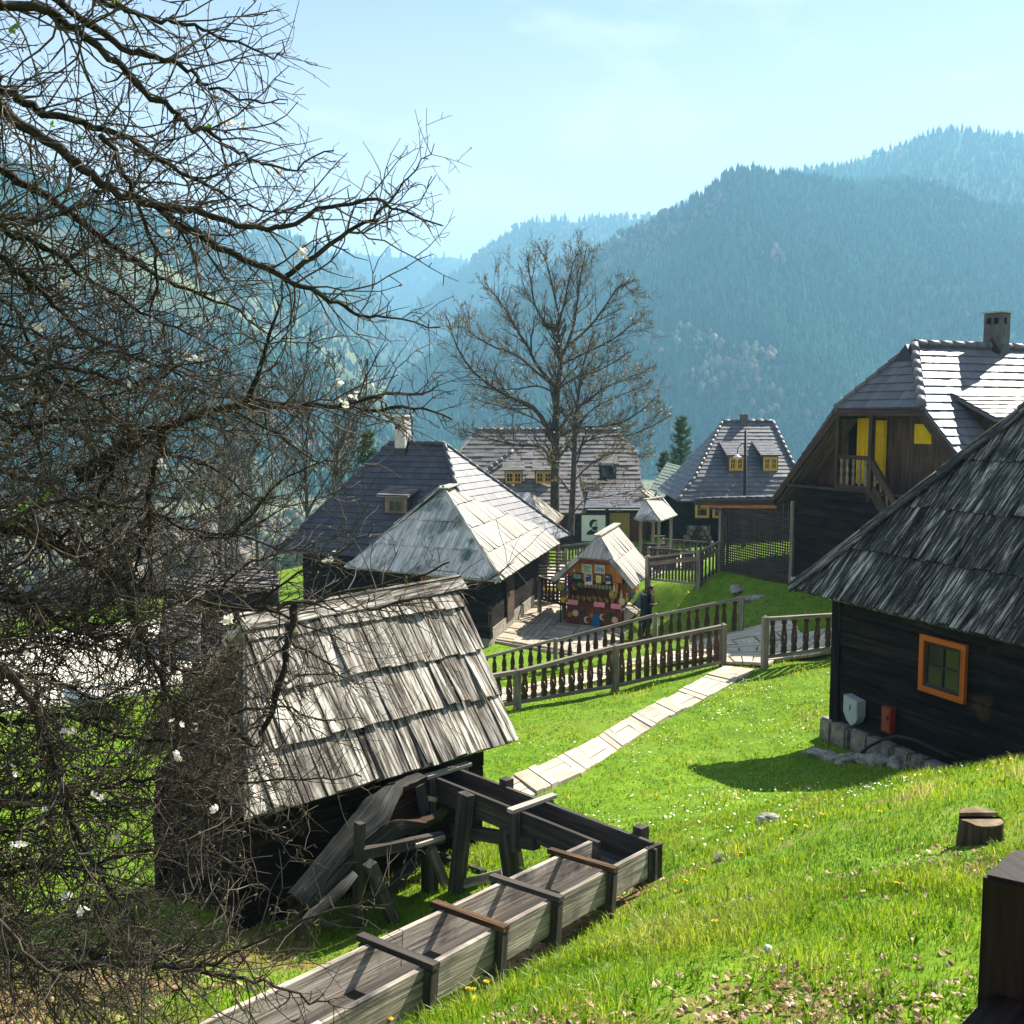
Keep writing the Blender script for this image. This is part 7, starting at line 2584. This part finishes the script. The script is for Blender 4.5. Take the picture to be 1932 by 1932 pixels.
bare_tree('bare_tree', 'thinner leafless tree standing just right of the tall bare tree', Vector((tb2.x, tb2.y, gz(tb2.x, tb2.y))), 9, SK2, .2, 2101, 2400, density=1.0, tmin=.006)
# bare grove on the slope behind the slate house
def simple_skel(base, H, rg):
    out = [([base, base + Vector((rg.uniform(-.2, .2), rg.uniform(-.2, .2), H * .35)), base + Vector((rg.uniform(-.4, .4), rg.uniform(-.4, .4), H * .7)), base + Vector((rg.uniform(-.5, .5), 0, H))], H * .018, .02, 1.0)]
    for i in range(7):
        a = rg.uniform(0, 6.28); z_ = H * rg.uniform(.25, .7)
        s_ = base + Vector((0, 0, z_)); L = H * rg.uniform(.22, .36)
        dv = Vector((math.cos(a), math.sin(a), rg.uniform(.7, 1.3)))
        out.append(([s_, s_ + dv * L * .5, s_ + dv * L * .9 + Z * L * .2], H * .008, .02, .9))
    return out
rg = random.Random(5)
b0 = Vector((0, 0, 0))
grove = bare_tree('grove_tree', 'slender bare tree of the brown grove behind the twigs at left', b0, 10, simple_skel(b0, 10., rg), .2, 2201, 500, density=.8, group='bare trees of the grove behind the slate house', tmin=.016)
gpos = [(-9.5, 54), (-12, 60), (-15, 52), (-17, 62), (-20, 56), (-13, 74), (-18, 72), (-24, 64), (-22, 78), (-28, 70)]
for i, (x, y) in enumerate(gpos):
    o = grove if i == 0 else copy_tree(grove)
    o.location = (x, y, gz(x, y) - .1)
    o.rotation_euler = (0, 0, rg.uniform(0, 6.28))
    s_ = rg.uniform(.75, 1.25)
    o.scale = (s_, s_, s_ * rg.uniform(.9, 1.15))

def pine(name, label, base, H, seed, R=.26, n_whorl=16):
    root = thing(name, label, 'tree', base)
    rg = random.Random(seed)
    tk, nd = MB(seed), MB(seed + 1)
    tk.tube([base - Z * .3, base + Z * H * .5, base + Z * H], [H * .022, H * .014, H * .003], 8)
    for w in range(n_whorl):
        f = .10 + .9 * w / n_whorl
        z_ = H * f
        rad = H * R * (1 - f) ** .75 + H * .02
        for k in range(7):
            a = 2 * PI * (k + rg.random() * .7) / 7 + w
            L = rad * rg.uniform(.6, 1.12)
            d = Vector((math.cos(a), math.sin(a), rg.uniform(.15, .6)))
            p0 = base + Z * z_
            pts = wander(rg, p0, d, L, 4, .1, .09)
            tk.tube(pts, [H * .004, H * .003, H * .0025, H * .002, H * .001], 4)
            for i in range(1, 5):
                for c in range(9):
                    q = pts[i - 1].lerp(pts[i], rg.random()) + rvec(rg) * .05 * H / 6
                    for _ in range(3):
                        e = ((pts[i] - pts[i - 1]).normalized() * .5 + rvec(rg) * .55 + Z * .35).normalized()
                        s_ = e.orthogonal().normalized() * rg.uniform(.018, .03)
                        ln = rg.uniform(.13, .26)
                        nd.add([q - s_, q + s_, q + e * ln], [(0, 1, 2)], [(0, 0, rg.random())] * 3)
    tk.build('trunk', MAT['bark_grey'], root)
    nd.build('needles', MAT['needles'], root, kind='stuff')
    return root
b = at(1284, 905, 68); pine('pine_tree', 'young green pine tree left of the far dormer house', Vector((b.x, b.y, gz(b.x, b.y))), at(1284, 782, 68).z - gz(b.x, b.y), 2301, R=.27)
b = at(1252, 900, 72); pine('pine_tree', 'small dark pine tree low at the left of the taller pine', Vector((b.x, b.y, gz(b.x, b.y))), at(1250, 850, 72).z - gz(b.x, b.y), 2302, R=.24, n_whorl=12)
b = at(693, 900, 52); pine('pine_tree', 'dark pine tree half hidden behind the slate house chimney', Vector((b.x, b.y, gz(b.x, b.y))), at(693, 806, 52).z - gz(b.x, b.y), 2303, R=.2, n_whorl=14)

# ------------------------------------------------------------------ grass
rs = np.random.RandomState(11)
def pix_of(x, y, z):
    yy = y * _c - z * _s
    zz = y * _s + z * _c
    return 966 + 1932 * x / yy, 966 - 1932 * zz / yy
def poly_mask(x, y, poly):
    inside = np.zeros(x.shape, bool)
    n = len(poly)
    for i in range(n):
        x1, y1 = poly[i][0], poly[i][1]; x2, y2 = poly[(i + 1) % n][0], poly[(i + 1) % n][1]
        cnd = ((y1 > y) != (y2 > y)) & (x < (x2 - x1) * (y - y1) / (y2 - y1 + 1e-12) + x1)
        inside ^= cnd
    return inside
EXCL = [[(p.x, p.y) for p in PL] + [(p.x, p.y) for p in PR[::-1]],
        [(p.x, p.y) for p in Lr] + [(p.x, p.y) for p in Rr[::-1]],
        [(ga.x, ga.y), (4.3, 24.6), (4.6, 26.6), (7.2, 26.4), (7.0, 23.8), (gb.x + .3, gb.y + .1)],
        [(gb.x + .25, gb.y + .35), (7.6, 22), (10, 22.9), (10.6, 25.3), (8.2, 24.4), (6.6, 24.2)],
        [tuple((A + Rd * -.3)[:2]), tuple((A + Rd * 8.4)[:2]), tuple((A + Rd * 8.4 + Rw * 6.5)[:2]), tuple((A + Rw * 6.5 - Rd * .3)[:2])],
        [tuple(wl[:2]), tuple(wr[:2]), tuple(br_[:2]) if False else tuple((wr + Hn * 1.9)[:2]), tuple((wl + Hn * 1.9)[:2])],
        [tuple((dk0 - df)[:2]), tuple((dk0 + df * 4.6)[:2]), tuple((dk0 + df * 4.6 + dbk * 9.5)[:2]), tuple((dk0 + dbk * 9.5 - df)[:2])],
        [tuple((Rn2 + Tn * .08)[:2]), tuple((Rc + Tn * .08)[:2]), tuple((Rc - Tn * .5)[:2]), tuple((Rn2 - Tn * .5)[:2])]]
def blades(n, ylo, yhi, h0, h1, w, lean, gen, patch=True):
    y = (ylo ** gen + rs.rand(n) * (yhi ** gen - ylo ** gen)) ** (1 / gen)
    x = (rs.rand(n) * 2.2 - 1.05) * (y * .62 + .8)
    keep = np.ones(n, bool)
    for pz_ in EXCL: keep &= ~poly_mask(x, y, pz_)
    dry, grav, far = cover_np(x, y)
    keep &= rs.rand(n) > np.clip(dry * .95 - .05, 0, .93)
    keep &= grav < .4
    x, y = x[keep], y[keep]
    z = gz_np(x, y)
    nn = np.array([mnoise.noise((a * .9, b * .9, 3.1)) * .05 + mnoise.noise((a * 2.6, b * 2.6, 7.7)) * .018 for a, b in zip(x, y)])
    z = z + nn * ((np.abs(x) < 14) & (y < 26))
    cl = np.array([mnoise.noise((a * 1.6, b * 1.6, 11.)) for a, b in zip(x, y)]) if patch else np.zeros(len(x))
    cl2 = np.array([mnoise.noise((a * .45, b * .45, 21.)) for a, b in zip(x, y)])
    m = len(x)
    h = rs.uniform(h0, h1, m) * np.clip(1 + cl * 1.6 + cl2 * .6, .3, 2.2)
    ang = rs.rand(m) * 2 * np.pi
    la = rs.rand(m) * 2 * np.pi
    ln = lean * rs.uniform(.3, 1.3, m)
    wx, wy = np.cos(ang) * w * rs.uniform(.6, 1.3, m), np.sin(ang) * w * rs.uniform(.6, 1.3, m)
    dx, dy = np.cos(la) * ln, np.sin(la) * ln
    V = np.empty((m, 5, 3))
    V[:, 0] = np.stack([x - wx, y - wy, z - .01], -1)
    V[:, 1] = np.stack([x + wx, y + wy, z - .01], -1)
    V[:, 2] = np.stack([x + wx * .75 + dx * h * .35, y + wy * .75 + dy * h * .35, z + h * .6], -1)
    V[:, 3] = np.stack([x - wx * .75 + dx * h * .35, y - wy * .75 + dy * h * .35, z + h * .6], -1)
    V[:, 4] = np.stack([x + dx * h, y + dy * h, z + h * np.clip(1.05 - ln * .35, .4, 1)], -1)
    b_ = np.arange(m)[:, None] * 5
    F = np.concatenate([b_ + np.array([[0, 1, 2]]), b_ + np.array([[0, 2, 3]]), b_ + np.array([[3, 2, 4]])], 0)
    at_ = np.zeros((m, 5, 3))
    tone = np.clip(.40 + cl * .55 + cl2 * .5 + rs.normal(0, .16, m), 0, 1)
    tone = np.where(rs.rand(m) < .05, rs.uniform(.9, 1, m), tone)
    at_[..., 2] = tone[:, None]
    at_[:, 2:, 0] = 1
    return V.reshape(-1, 3), F, at_.reshape(-1, 3)
sets = [blades(66000, 2.0, 7.0, .045, .115, .0034, .75, 1.6), blades(84000, 6.0, 12.0, .035, .085, .0050, .7, 1.8), blades(125000, 11.0, 27.0, .025, .06, .0090, .7, 1.9), blades(34000, 26.0, 60.0, .05, .10, .022, .7, 2.0)]
VV, FF_, AA, k = [], [], [], 0
for V, F, a in sets:
    VV.append(V); FF_.append(F + k); AA.append(a); k += len(V)
grass = np_mesh('grass', np.concatenate(VV), np.concatenate(FF_), MAT['grass'], {'bc': np.concatenate(AA)})
tag(grass, 'bright spring grass covering the sloping lawn', 'grass', kind='stuff')

# broad tufts with wider leaves in the foreground
def tuft(n, ylo, yhi, seed):
    r_ = random.Random(seed)
    mb = MB(seed)
    for _ in range(n):
        y = ylo + (yhi - ylo) * r_.random() ** 1.1
        x = r_.uniform(-.65, .8) * (y + .4)
        if any(poly_mask(np.array([x]), np.array([y]), p)[0] for p in EXCL): continue
        z = gz(x, y)
        for k in range(r_.randint(5, 10)):
            a = r_.uniform(0, 6.28); L = r_.uniform(.05, .12); w_ = r_.uniform(.004, .009)
            d = Vector((math.cos(a), math.sin(a), 0)); s_ = Vector((-d.y, d.x, 0)) * w_
            p = Vector((x, y, z)) + d * .01
            q1, q2_, q3_ = p + d * L * .35 + Z * L * .45, p + d * L * .75 + Z * L * .55, p + d * L + Z * L * .38
            mb.add([p - s_ * .4, p + s_ * .4, q1 + s_, q1 - s_, q2_ + s_ * .9, q2_ - s_ * .9, q3_], [(0, 1, 2, 3), (3, 2, 4, 5), (5, 4, 6)], [(0, 0, r_.uniform(.1, .7))] * 7)
    return mb
tf = tuft(420, 2.2, 11.5, 61).build('leaf_rosettes', MAT['ivy'], None, kind='stuff')
tag(tf, 'broad leaved weed rosettes among the grass', 'weeds', kind='stuff')

# dry leaves
def litter(n, seed):
    r_ = random.Random(seed)
    mb = MB(seed)
    zones = [(-3.8, 6.6, 1.7, 1.9, .44), (.35, 8.9, .7, .6, .14), (1.4, 4.6, .5, .5, .08), (2.2, 3.6, .7, .5, .12), (.1, 4.6, .4, .5, .07), (3.2, 6.8, .7, .7, .08), (1.35, 7, .5, .5, .06), (-2.6, 9.4, 1, 1, .05), (1.5, 5.5, 2.2, 2.2, .06)]
    for _ in range(n):
        t = r_.random(); acc = 0
        for zx, zy, rx, ry, pr in zones:
            acc += pr
            if t <= acc: break
        x, y = zx + r_.gauss(0, .7) * rx, zy + r_.gauss(0, .7) * ry
        if y < 2: continue
        p = Vector((x, y, gz(x, y) + r_.uniform(.0, .035)))
        a = r_.uniform(0, 6.28); L = r_.uniform(.014, .036)
        d = Vector((math.cos(a), math.sin(a), r_.uniform(-.4, .5))); s_ = Vector((-math.sin(a), math.cos(a), r_.uniform(-.3, .5)))
        q = [p - d * L, p - d * L * .4 + s_ * L * .5 + Z * L * .2, p + d * L * .1 + s_ * L * .28, p + d * L * .5 + s_ * L * .55 + Z * L * .25, p + d * L, p + d * L * .45 - s_ * L * .5 + Z * L * .3, p - d * L * .05 - s_ * L * .25, p - d * L * .5 - s_ * L * .45]
        rr = r_.random()
        mb.add(q, [(0, 1, 2, 6, 7), (2, 3, 4, 5, 6)], [(0, 0, rr)] * 8)
    return mb
lt_ = litter(5200, 71).build('fallen_leaves', MAT['litter'], None, kind='stuff')
tag(lt_, 'dry brown oak leaves lying on the grass', 'leaves', kind='stuff')

# small white daisies: uncountable in the far lawn
mb = MB(72)
r_ = random.Random(72)
patches = [(3.0, 13.5, 1.2, 1.2), (1.6, 12.4, 1.0, 1.0), (5.0, 19.5, 1.2, .8), (4.1, 18.5, .9, .8), (2.6, 17.0, 1., .8), (.6, 12.0, .8, .8), (4.6, 17.6, .5, .8), (2.1, 10.5, 1.2, .8), (4.6, 20.2, .5, .4), (.3, 16.5, 1.4, 1.2), (4.0, 11.2, .8, .6), (-4.2, 11, 1.5, 1.5)]
for _ in range(650):
    cx_, cy_, rx, ry = patches[int(r_.random() ** 1.3 * len(patches))]
    x, y = cx_ + r_.gauss(0, .6) * rx, cy_ + r_.gauss(0, .6) * ry
    if any(poly_mask(np.array([x]), np.array([y]), p)[0] for p in EXCL): continue
    p = Vector((x, y, gz(x, y) + r_.uniform(.04, .07)))
    R_ = r_.uniform(.009, .017)
    tl = Vector((r_.uniform(-.5, .5), r_.uniform(-.5, .5), 1)).normalized()
    a_ = tl.orthogonal().normalized(); b_ = tl.cross(a_)
    mb.add([p + (a_ * math.cos(k * PI / 3) + b_ * math.sin(k * PI / 3)) * R_ for k in range(6)], [(0, 1, 2, 3, 4, 5)], [(0, 0, r_.random())] * 6)
dz = mb.build('daisies', MAT['daisy'], None, kind='stuff')
tag(dz, 'tiny white daisies scattered over the lawn', 'flowers', kind='stuff')

# dandelions: single flowers
def dandelion_proto():
    root = thing('dandelion', 'yellow dandelion flower in the grass of the slope', 'flower', (0, 0, 0), 'dandelions in the grass')
    mb = MB(81)
    r_ = random.Random(4)
    for ring, (rad, tilt, cnt) in enumerate(((.020, .15, 16), (.015, .5, 13), (.009, .9, 9))):
        for k in range(cnt):
            t = 2 * PI * (k + .5 * ring) / cnt
            d = Vector((math.cos(t), math.sin(t), 0)); s_ = Vector((-d.y, d.x, 0)) * .0032
            e = d * rad * math.cos(tilt) + Z * (rad * math.sin(tilt) + .0)
            mb.add([Vector((0, 0, .1)) - s_ * .5, Vector((0, 0, .1)) + s_ * .5, Vector((0, 0, .1)) + e + s_, Vector((0, 0, .1)) + e - s_], [(0, 1, 2, 3)], [(0, 0, r_.random())] * 4)
    mb.build('petals', MAT['dandelion'], root)
    mb = MB(82)
    mb.tube([(0, 0, -.02), (.004, 0, .05), (0, 0, .1)], [.0022, .002, .003], 5)
    mb.build('stem', MAT['young_leaf'], root)
    return root
dan = dandelion_proto()
def zs(x, y): return (1283 + .336 * x, 1434 + .336 * y)
dpx = [zs(1205, 190), zs(1725, 48), zs(205, 385), zs(643, 375), zs(692, 387), zs(783, 322), zs(1132, 315), zs(578, 455), zs(120, 625), zs(25, 688), zs(202, 955), zs(1212, 750), zs(348, 540), zp6(1110, 1108), zp6(1052, 1125), zp6(632, 1245), zp6(1070, 1140), zp6(1068, 1185), zp6(642, 1272), zp6(705, 1272), (1905, 1440), (1890, 1452)]
for i, (u, v) in enumerate(dpx):
    o = dan if i == 0 else copy_tree(dan)
    p = onground(u, v + 8, -3.4)
    o.location = p
    s_ = 1.0 if p.y > 6 else .85
    o.scale = (s_, s_, rg.uniform(.7, 1.05))
    o.rotation_euler = (rg.uniform(-.25, .25), rg.uniform(-.25, .25), rg.uniform(0, 6))

# ------------------------------------------------------------------ person at the stall, seen from the side, head bowed over the hands
hpos = at(1219, 1204, 31.6)
gzp = gz(hpos.x, hpos.y)
pf = Vector((hpos.x, hpos.y, hpos.z))
person = thing('person', 'person in long dark coat with head bowed, standing beside the stall counter', 'person', pf)
fx, fyv = Vector((.88, -.47, 0)), Vector((.47, .88, 0))      # facing, to the left hand
def pj(f, s_, z_): return pf + fx * f + fyv * s_ + Z * z_
def skin_body(name, joints, bones, mat, parent, sub=2):
    me = bpy.data.meshes.new(name)
    keys = list(joints)
    off = root_loc(parent)
    me.from_pydata([tuple(joints[k][0] - off) for k in keys], [(keys.index(a), keys.index(b)) for a, b in bones], [])
    o = bpy.data.objects.new(name, me)
    COL.objects.link(o)
    o.parent = parent
    sk = o.modifiers.new('skin', 'SKIN')
    for i, k in enumerate(keys):
        r = joints[k][1]
        me.skin_vertices[0].data[i].radius = (r, r) if not isinstance(r, tuple) else r
    me.skin_vertices[0].data[0].use_root = True
    ss = o.modifiers.new('sub', 'SUBSURF'); ss.levels = sub; ss.render_levels = sub
    me.materials.append(mat)
    return o
J = {
    'pelvis': (pj(0, 0, .90), .13), 'waist': (pj(.01, 0, 1.05), .115), 'chest': (pj(.04, 0, 1.26), .135), 'neck': (pj(.10, 0, 1.42), .052), 'jaw': (pj(.17, 0, 1.47), .068), 'head': (pj(.17, 0, 1.55), .088), 'crown': (pj(.14, 0, 1.63), .06),
    'nose': (pj(.262, 0, 1.515), .014),
    'sh_l': (pj(.04, .17, 1.35), .062), 'el_l': (pj(.08, .22, 1.08), .045), 'wr_l': (pj(.28, .10, 1.09), .030), 'pm_l': (pj(.35, .06, 1.11), .026),
    'sh_r': (pj(.04, -.17, 1.35), .062), 'el_r': (pj(.07, -.22, 1.08), .045), 'wr_r': (pj(.28, -.10, 1.10), .030), 'pm_r': (pj(.35, -.05, 1.12), .026),
    'hp_l': (pj(0, .09, .84), .092), 'kn_l': (pj(.05, .10, .47), .058), 'an_l': (pj(-.01, .10, .09), .040), 'to_l': (pj(.15, .12, .04), .032),
    'hp_r': (pj(0, -.09, .84), .092), 'kn_r': (pj(-.02, -.10, .47), .058), 'an_r': (pj(-.12, -.10, .09), .040), 'to_r': (pj(.04, -.12, .04), .032),
}
bn = [('pelvis', 'waist'), ('waist', 'chest'), ('chest', 'neck'), ('neck', 'jaw'), ('jaw', 'head'), ('head', 'crown'), ('head', 'nose'), ('chest', 'sh_l'), ('sh_l', 'el_l'), ('el_l', 'wr_l'), ('wr_l', 'pm_l'), ('chest', 'sh_r'), ('sh_r', 'el_r'), ('el_r', 'wr_r'), ('wr_r', 'pm_r'), ('pelvis', 'hp_l'), ('hp_l', 'kn_l'), ('kn_l', 'an_l'), ('an_l', 'to_l'), ('pelvis', 'hp_r'), ('hp_r', 'kn_r'), ('kn_r', 'an_r'), ('an_r', 'to_r')]
for s_, sg in (('l', 1), ('r', -1)):
    base = J['pm_' + s_][0]
    for i, (dz_, ln_) in enumerate(((.022, .062), (.008, .072), (-.006, .068), (-.020, .054))):
        a_, b_ = 'f%d_%s' % (i, s_), 'g%d_%s' % (i, s_)
        J[a_] = (base + fx * ln_ * .6 + Z * dz_ - fyv * sg * .004, .0088)
        J[b_] = (base + fx * ln_ * .95 + Z * (dz_ - .012) - fyv * sg * .022, .0075)
        bn += [('pm_' + s_, a_), (a_, b_)]
    J['t0_' + s_] = (base + fx * .005 + Z * .035 - fyv * sg * .02, .0095)
    J['t1_' + s_] = (base + fx * .035 + Z * .048 - fyv * sg * .034, .008)
    bn += [('pm_' + s_, 't0_' + s_), ('t0_' + s_, 't1_' + s_)]
skin_body('body', J, bn, MAT['skin'], person)
def lathe(mb, rings, n=20):
    """rings of (centre, half front-back, half sideways)"""
    vs, fs = [], []
    for c_, a_, b_ in rings:
        for k in range(n):
            t = 2 * PI * k / n
            vs.append(c_ + fx * math.cos(t) * a_ + fyv * math.sin(t) * b_)
    for i in range(len(rings) - 1):
        for k in range(n):
            fs.append((i * n + k, i * n + (k + 1) % n, (i + 1) * n + (k + 1) % n, (i + 1) * n + k))
    mb.add(vs, fs, [(0, 0, .5)] * len(vs), smooth=True)
mb = MB(3)
lathe(mb, [(pj(-.03, 0, .50), .21, .235), (pj(-.02, 0, .70), .19, .215), (pj(0, 0, .92), .165, .19), (pj(.01, 0, 1.06), .15, .17), (pj(.03, 0, 1.25), .165, .20), (pj(.05, 0, 1.36), .13, .20), (pj(.075, 0, 1.42), .085, .11), (pj(.09, 0, 1.46), .075, .08)])
for sg in (1, -1):
    mb.tube([pj(.04, .15 * sg, 1.36), pj(.05, .20 * sg, 1.27), pj(.08, .225 * sg, 1.08), pj(.10, .215 * sg, 1.075), pj(.27, .105 * sg, 1.09)], [.085, .075, .062, .060, .045], 12, caps=True)
mb.build('coat', MAT['coat'], person)
mb = MB(4)
for sg, kx, ax_ in ((1, .05, -.01), (-1, -.02, -.12)):
    mb.tube([pj(0, .09 * sg, .80), pj(kx, .10 * sg, .47), pj(ax_, .10 * sg, .10)], [.108, .078, .062], 12, caps=True)
mb.build('trousers', MAT['trousers'], person)
for sg, ax_ in ((1, -.01), (-1, -.12)):
    mb = MB(5)
    mb.tube([pj(ax_ - .05, .10 * sg, .05), pj(ax_ + .02, .10 * sg, .06), pj(ax_ + .12, .11 * sg, .045), pj(ax_ + .2, .115 * sg, .035)], [.045, .055, .047, .025], 10, caps=True)
    mb.tube([pj(ax_, .10 * sg, .05), pj(ax_, .10 * sg, .17)], [.055, .066], 10, caps=True)
    mb.build('boot', MAT['black_paint'], person)
mb = MB(6)
lathe(mb, [(pj(.06, 0, 1.42), .06, .08), (pj(.10, 0, 1.50), .085, .105), (pj(.12, 0, 1.58), .105, .108), (pj(.13, 0, 1.64), .10, .10), (pj(.135, 0, 1.685), .06, .065), (pj(.135, 0, 1.695), .005, .005)], 14)
mb.build('hair', MAT['hair'], person)
for sg in (1, -1):
    mb = MB(7)
    c_ = pj(.235, .033 * sg, 1.555)
    mb.tube([c_ - fx * .006, c_ + fx * .012], [.014, .006], 8, caps=True)
    mb.build('eye', MAT['black_paint'], person)
    mb = MB(7)
    c_ = pj(.165, .088 * sg, 1.545)
    mb.tube([c_ - Z * .03, c_, c_ + Z * .032], [.008, .016, .01], 6, caps=True)
    mb.build('ear', MAT['skin'], person)
mb = MB(8)
mb.obox(pj(.222, -.022, 1.463), fyv * .044, fx * .016, Z * .010)
mb.build('mouth', MAT['red_paint'], person)
mb = MB(9)
mb.obox(pj(.37, -.04, 1.115), fyv * .085, fx * .075 + Z * .1, (Z * .8 - fx) .normalized() * .008)
tag(mb.build('phone', MAT['black_paint'], None, origin=pj(.37, 0, 1.115)), 'dark phone held in both hands by the person at the stall', 'phone')
bpk = thing('backpack', 'grey blue backpack with hood on the back of the person at the stall', 'backpack', pj(-.2, 0, 1.1))
mb = MB(10)
lathe(mb, [(pj(-.20, 0, .92), .05, .10), (pj(-.21, 0, .96), .085, .145), (pj(-.20, 0, 1.15), .095, .15), (pj(-.17, 0, 1.33), .08, .14), (pj(-.14, 0, 1.41), .05, .10), (pj(-.13, 0, 1.43), .005, .01)], 14)
mb.build('bag', MAT['pack'], bpk)
mb = MB(11)
lathe(mb, [(pj(-.295, 0, .97), .03, .09), (pj(-.30, 0, 1.02), .04, .11), (pj(-.29, 0, 1.13), .035, .10), (pj(-.28, 0, 1.17), .005, .02)], 10)
mb.build('front_pocket', MAT['pack'], bpk)
for sg in (1, -1):
    mb = MB(12)
    mb.tube([pj(-.10, .11 * sg, 1.40), pj(.02, .125 * sg, 1.465), pj(.19, .12 * sg, 1.32), pj(.17, .15 * sg, 1.12), pj(-.12, .16 * sg, 1.0)], [.016] * 5, 6)
    mb.build('strap', MAT['trousers'], bpk)

# ------------------------------------------------------------------ far farmhouses in the valley, buildings behind the twigs
def farmhouse(label, u, v, Y, w, d_, h, wall, roofm, rot, group=None):
    b = min((Vector(p) for r_ in A5[::1] for p in r_), key=lambda p: (966 + 1932 * p.x / p.y - u) ** 2 + (790 - 1932 * p.z / p.y - v) ** 2)
    root = thing('farmhouse', label, 'house', b, group)
    ax, ay = Vector((math.cos(rot), math.sin(rot), 0)), Vector((-math.sin(rot), math.cos(rot), 0))
    mb = MB(3)
    mb.obox(b - ax * w / 2 - ay * d_ / 2 - Z * 3, ax * w, ay * d_, Z * (h + 3))
    mb.build('wall', wall, root)
    mb = MB(4)
    e = .5
    c = [b - ax * (w / 2 + e) - ay * (d_ / 2 + e) + Z * h, b + ax * (w / 2 + e) - ay * (d_ / 2 + e) + Z * h, b + ax * (w / 2 + e) + ay * (d_ / 2 + e) + Z * h, b - ax * (w / 2 + e) + ay * (d_ / 2 + e) + Z * h]
    r0_, r1_ = b - ax * (w / 2 + e) + Z * (h + d_ * .42), b + ax * (w / 2 + e) + Z * (h + d_ * .42)
    mb.add(c + [r0_, r1_], [(0, 1, 5, 4), (2, 3, 4, 5), (1, 2, 5), (3, 0, 4), (0, 3, 2, 1)], [(0, 0, .5)] * 6)
    mb.build('roof', roofm, root)
    for k in (-.28, .0, .28):
        mb = MB(5)
        mb.obox(b + ax * (w * k - .5) - ay * (d_ / 2 + .03) + Z * h * .4, ax * 1.0, ay * .02, Z * 1.3)
        mb.build('window', MAT['glass'], root)
farmhouse('white farmhouse with dark roof on the valley meadow, seen through the twigs', 640, 838, 620, 11, 8, 5, MAT['white_cloth'], MAT['slate'], .3)
farmhouse('small pale farmhouse with red brown roof left of the white one', 590, 850, 560, 8, 7, 4, MAT['plaster'], MAT['terracotta'], -.2)
farmhouse('long white barn with red brown roof low in the valley behind the plum twigs', 175, 760, 520, 14, 7, 4, MAT['white_cloth'], MAT['terracotta'], .1)
farmhouse('pale farmhouse with grey roof at the foot of the left slope', 350, 800, 600, 9, 8, 5, MAT['plaster'], MAT['slate_light'], .5)
# low plank roofed shelter by the gravel yard
lo0, lo1, lo2, lo3 = at(300, 1222, 25), at(372, 1205, 24), at(388, 1160, 28.5), at(322, 1168, 29.5)
sh2 = thing('yard_shelter', 'low shelter with grey slatted roof beside the pale yard, behind the plum twigs', 'shelter', at(330, 1290, 22.5))
zz_ = (lo0.z + lo1.z) / 2; lo0.z = lo1.z = zz_; lo2.z = lo3.z = zz_ + .9
mb = MB(1201)
roof(mb, [lo0, lo1, lo2, lo3], .22, 2.0, .02, .05, .0)
mb.build('roof', MAT['shingle_dark'], sh2)
for i, p in enumerate((lo0, lo1, lo2, lo3)):
    q = p.lerp((lo0 + lo1 + lo2 + lo3) / 4, .12)
    mb = MB(1202)
    mb.beam(Vector((q.x, q.y, gz(q.x, q.y) - .1)), Vector((q.x, q.y, q.z)), .13, .13, side=ex)
    mb.build('post', MAT['log_dark'], sh2)
q = (lo0 + lo1) / 2
mb = MB(1203)
g_ = gz(q.x, q.y)
mb.obox(Vector((lo0.x + .3, lo0.y + .8, g_ - .1)), Vector((lo1.x - lo0.x - .5, lo1.y - lo0.y, 0)), Vector((0, .1, 0)), Z * .9)
mb.build('parapet', MAT['board_brown'], sh2)
b0_, b1_, b2_, b3_ = at(455, 1112, 33), at(530, 1108, 32), at(520, 1084, 36), at(450, 1086, 37)
low = thing('low_shed', 'low grey roofed shed at the left end of the slate house', 'shed', at(530, 1150, 34))
b0_.z = b1_.z = (b0_.z + b1_.z) / 2; b2_.z = b3_.z = b0_.z + .12
mb = MB(1211); roof(mb, [b0_ - ex * 1.5, b1_, b2_, b3_ - ex * 1.5], .6, .2, .02, .04, .03); mb.build('roof', MAT['shingle_dark'], low)
mb = MB(1212); logs(mb, (b0_.x - 1.3, b0_.y + .4), (b1_.x - .2, b1_.y + .4), -8.2, b0_.z + .05, .15, .25, fy); mb.build('wall', MAT['log_dark'], low)
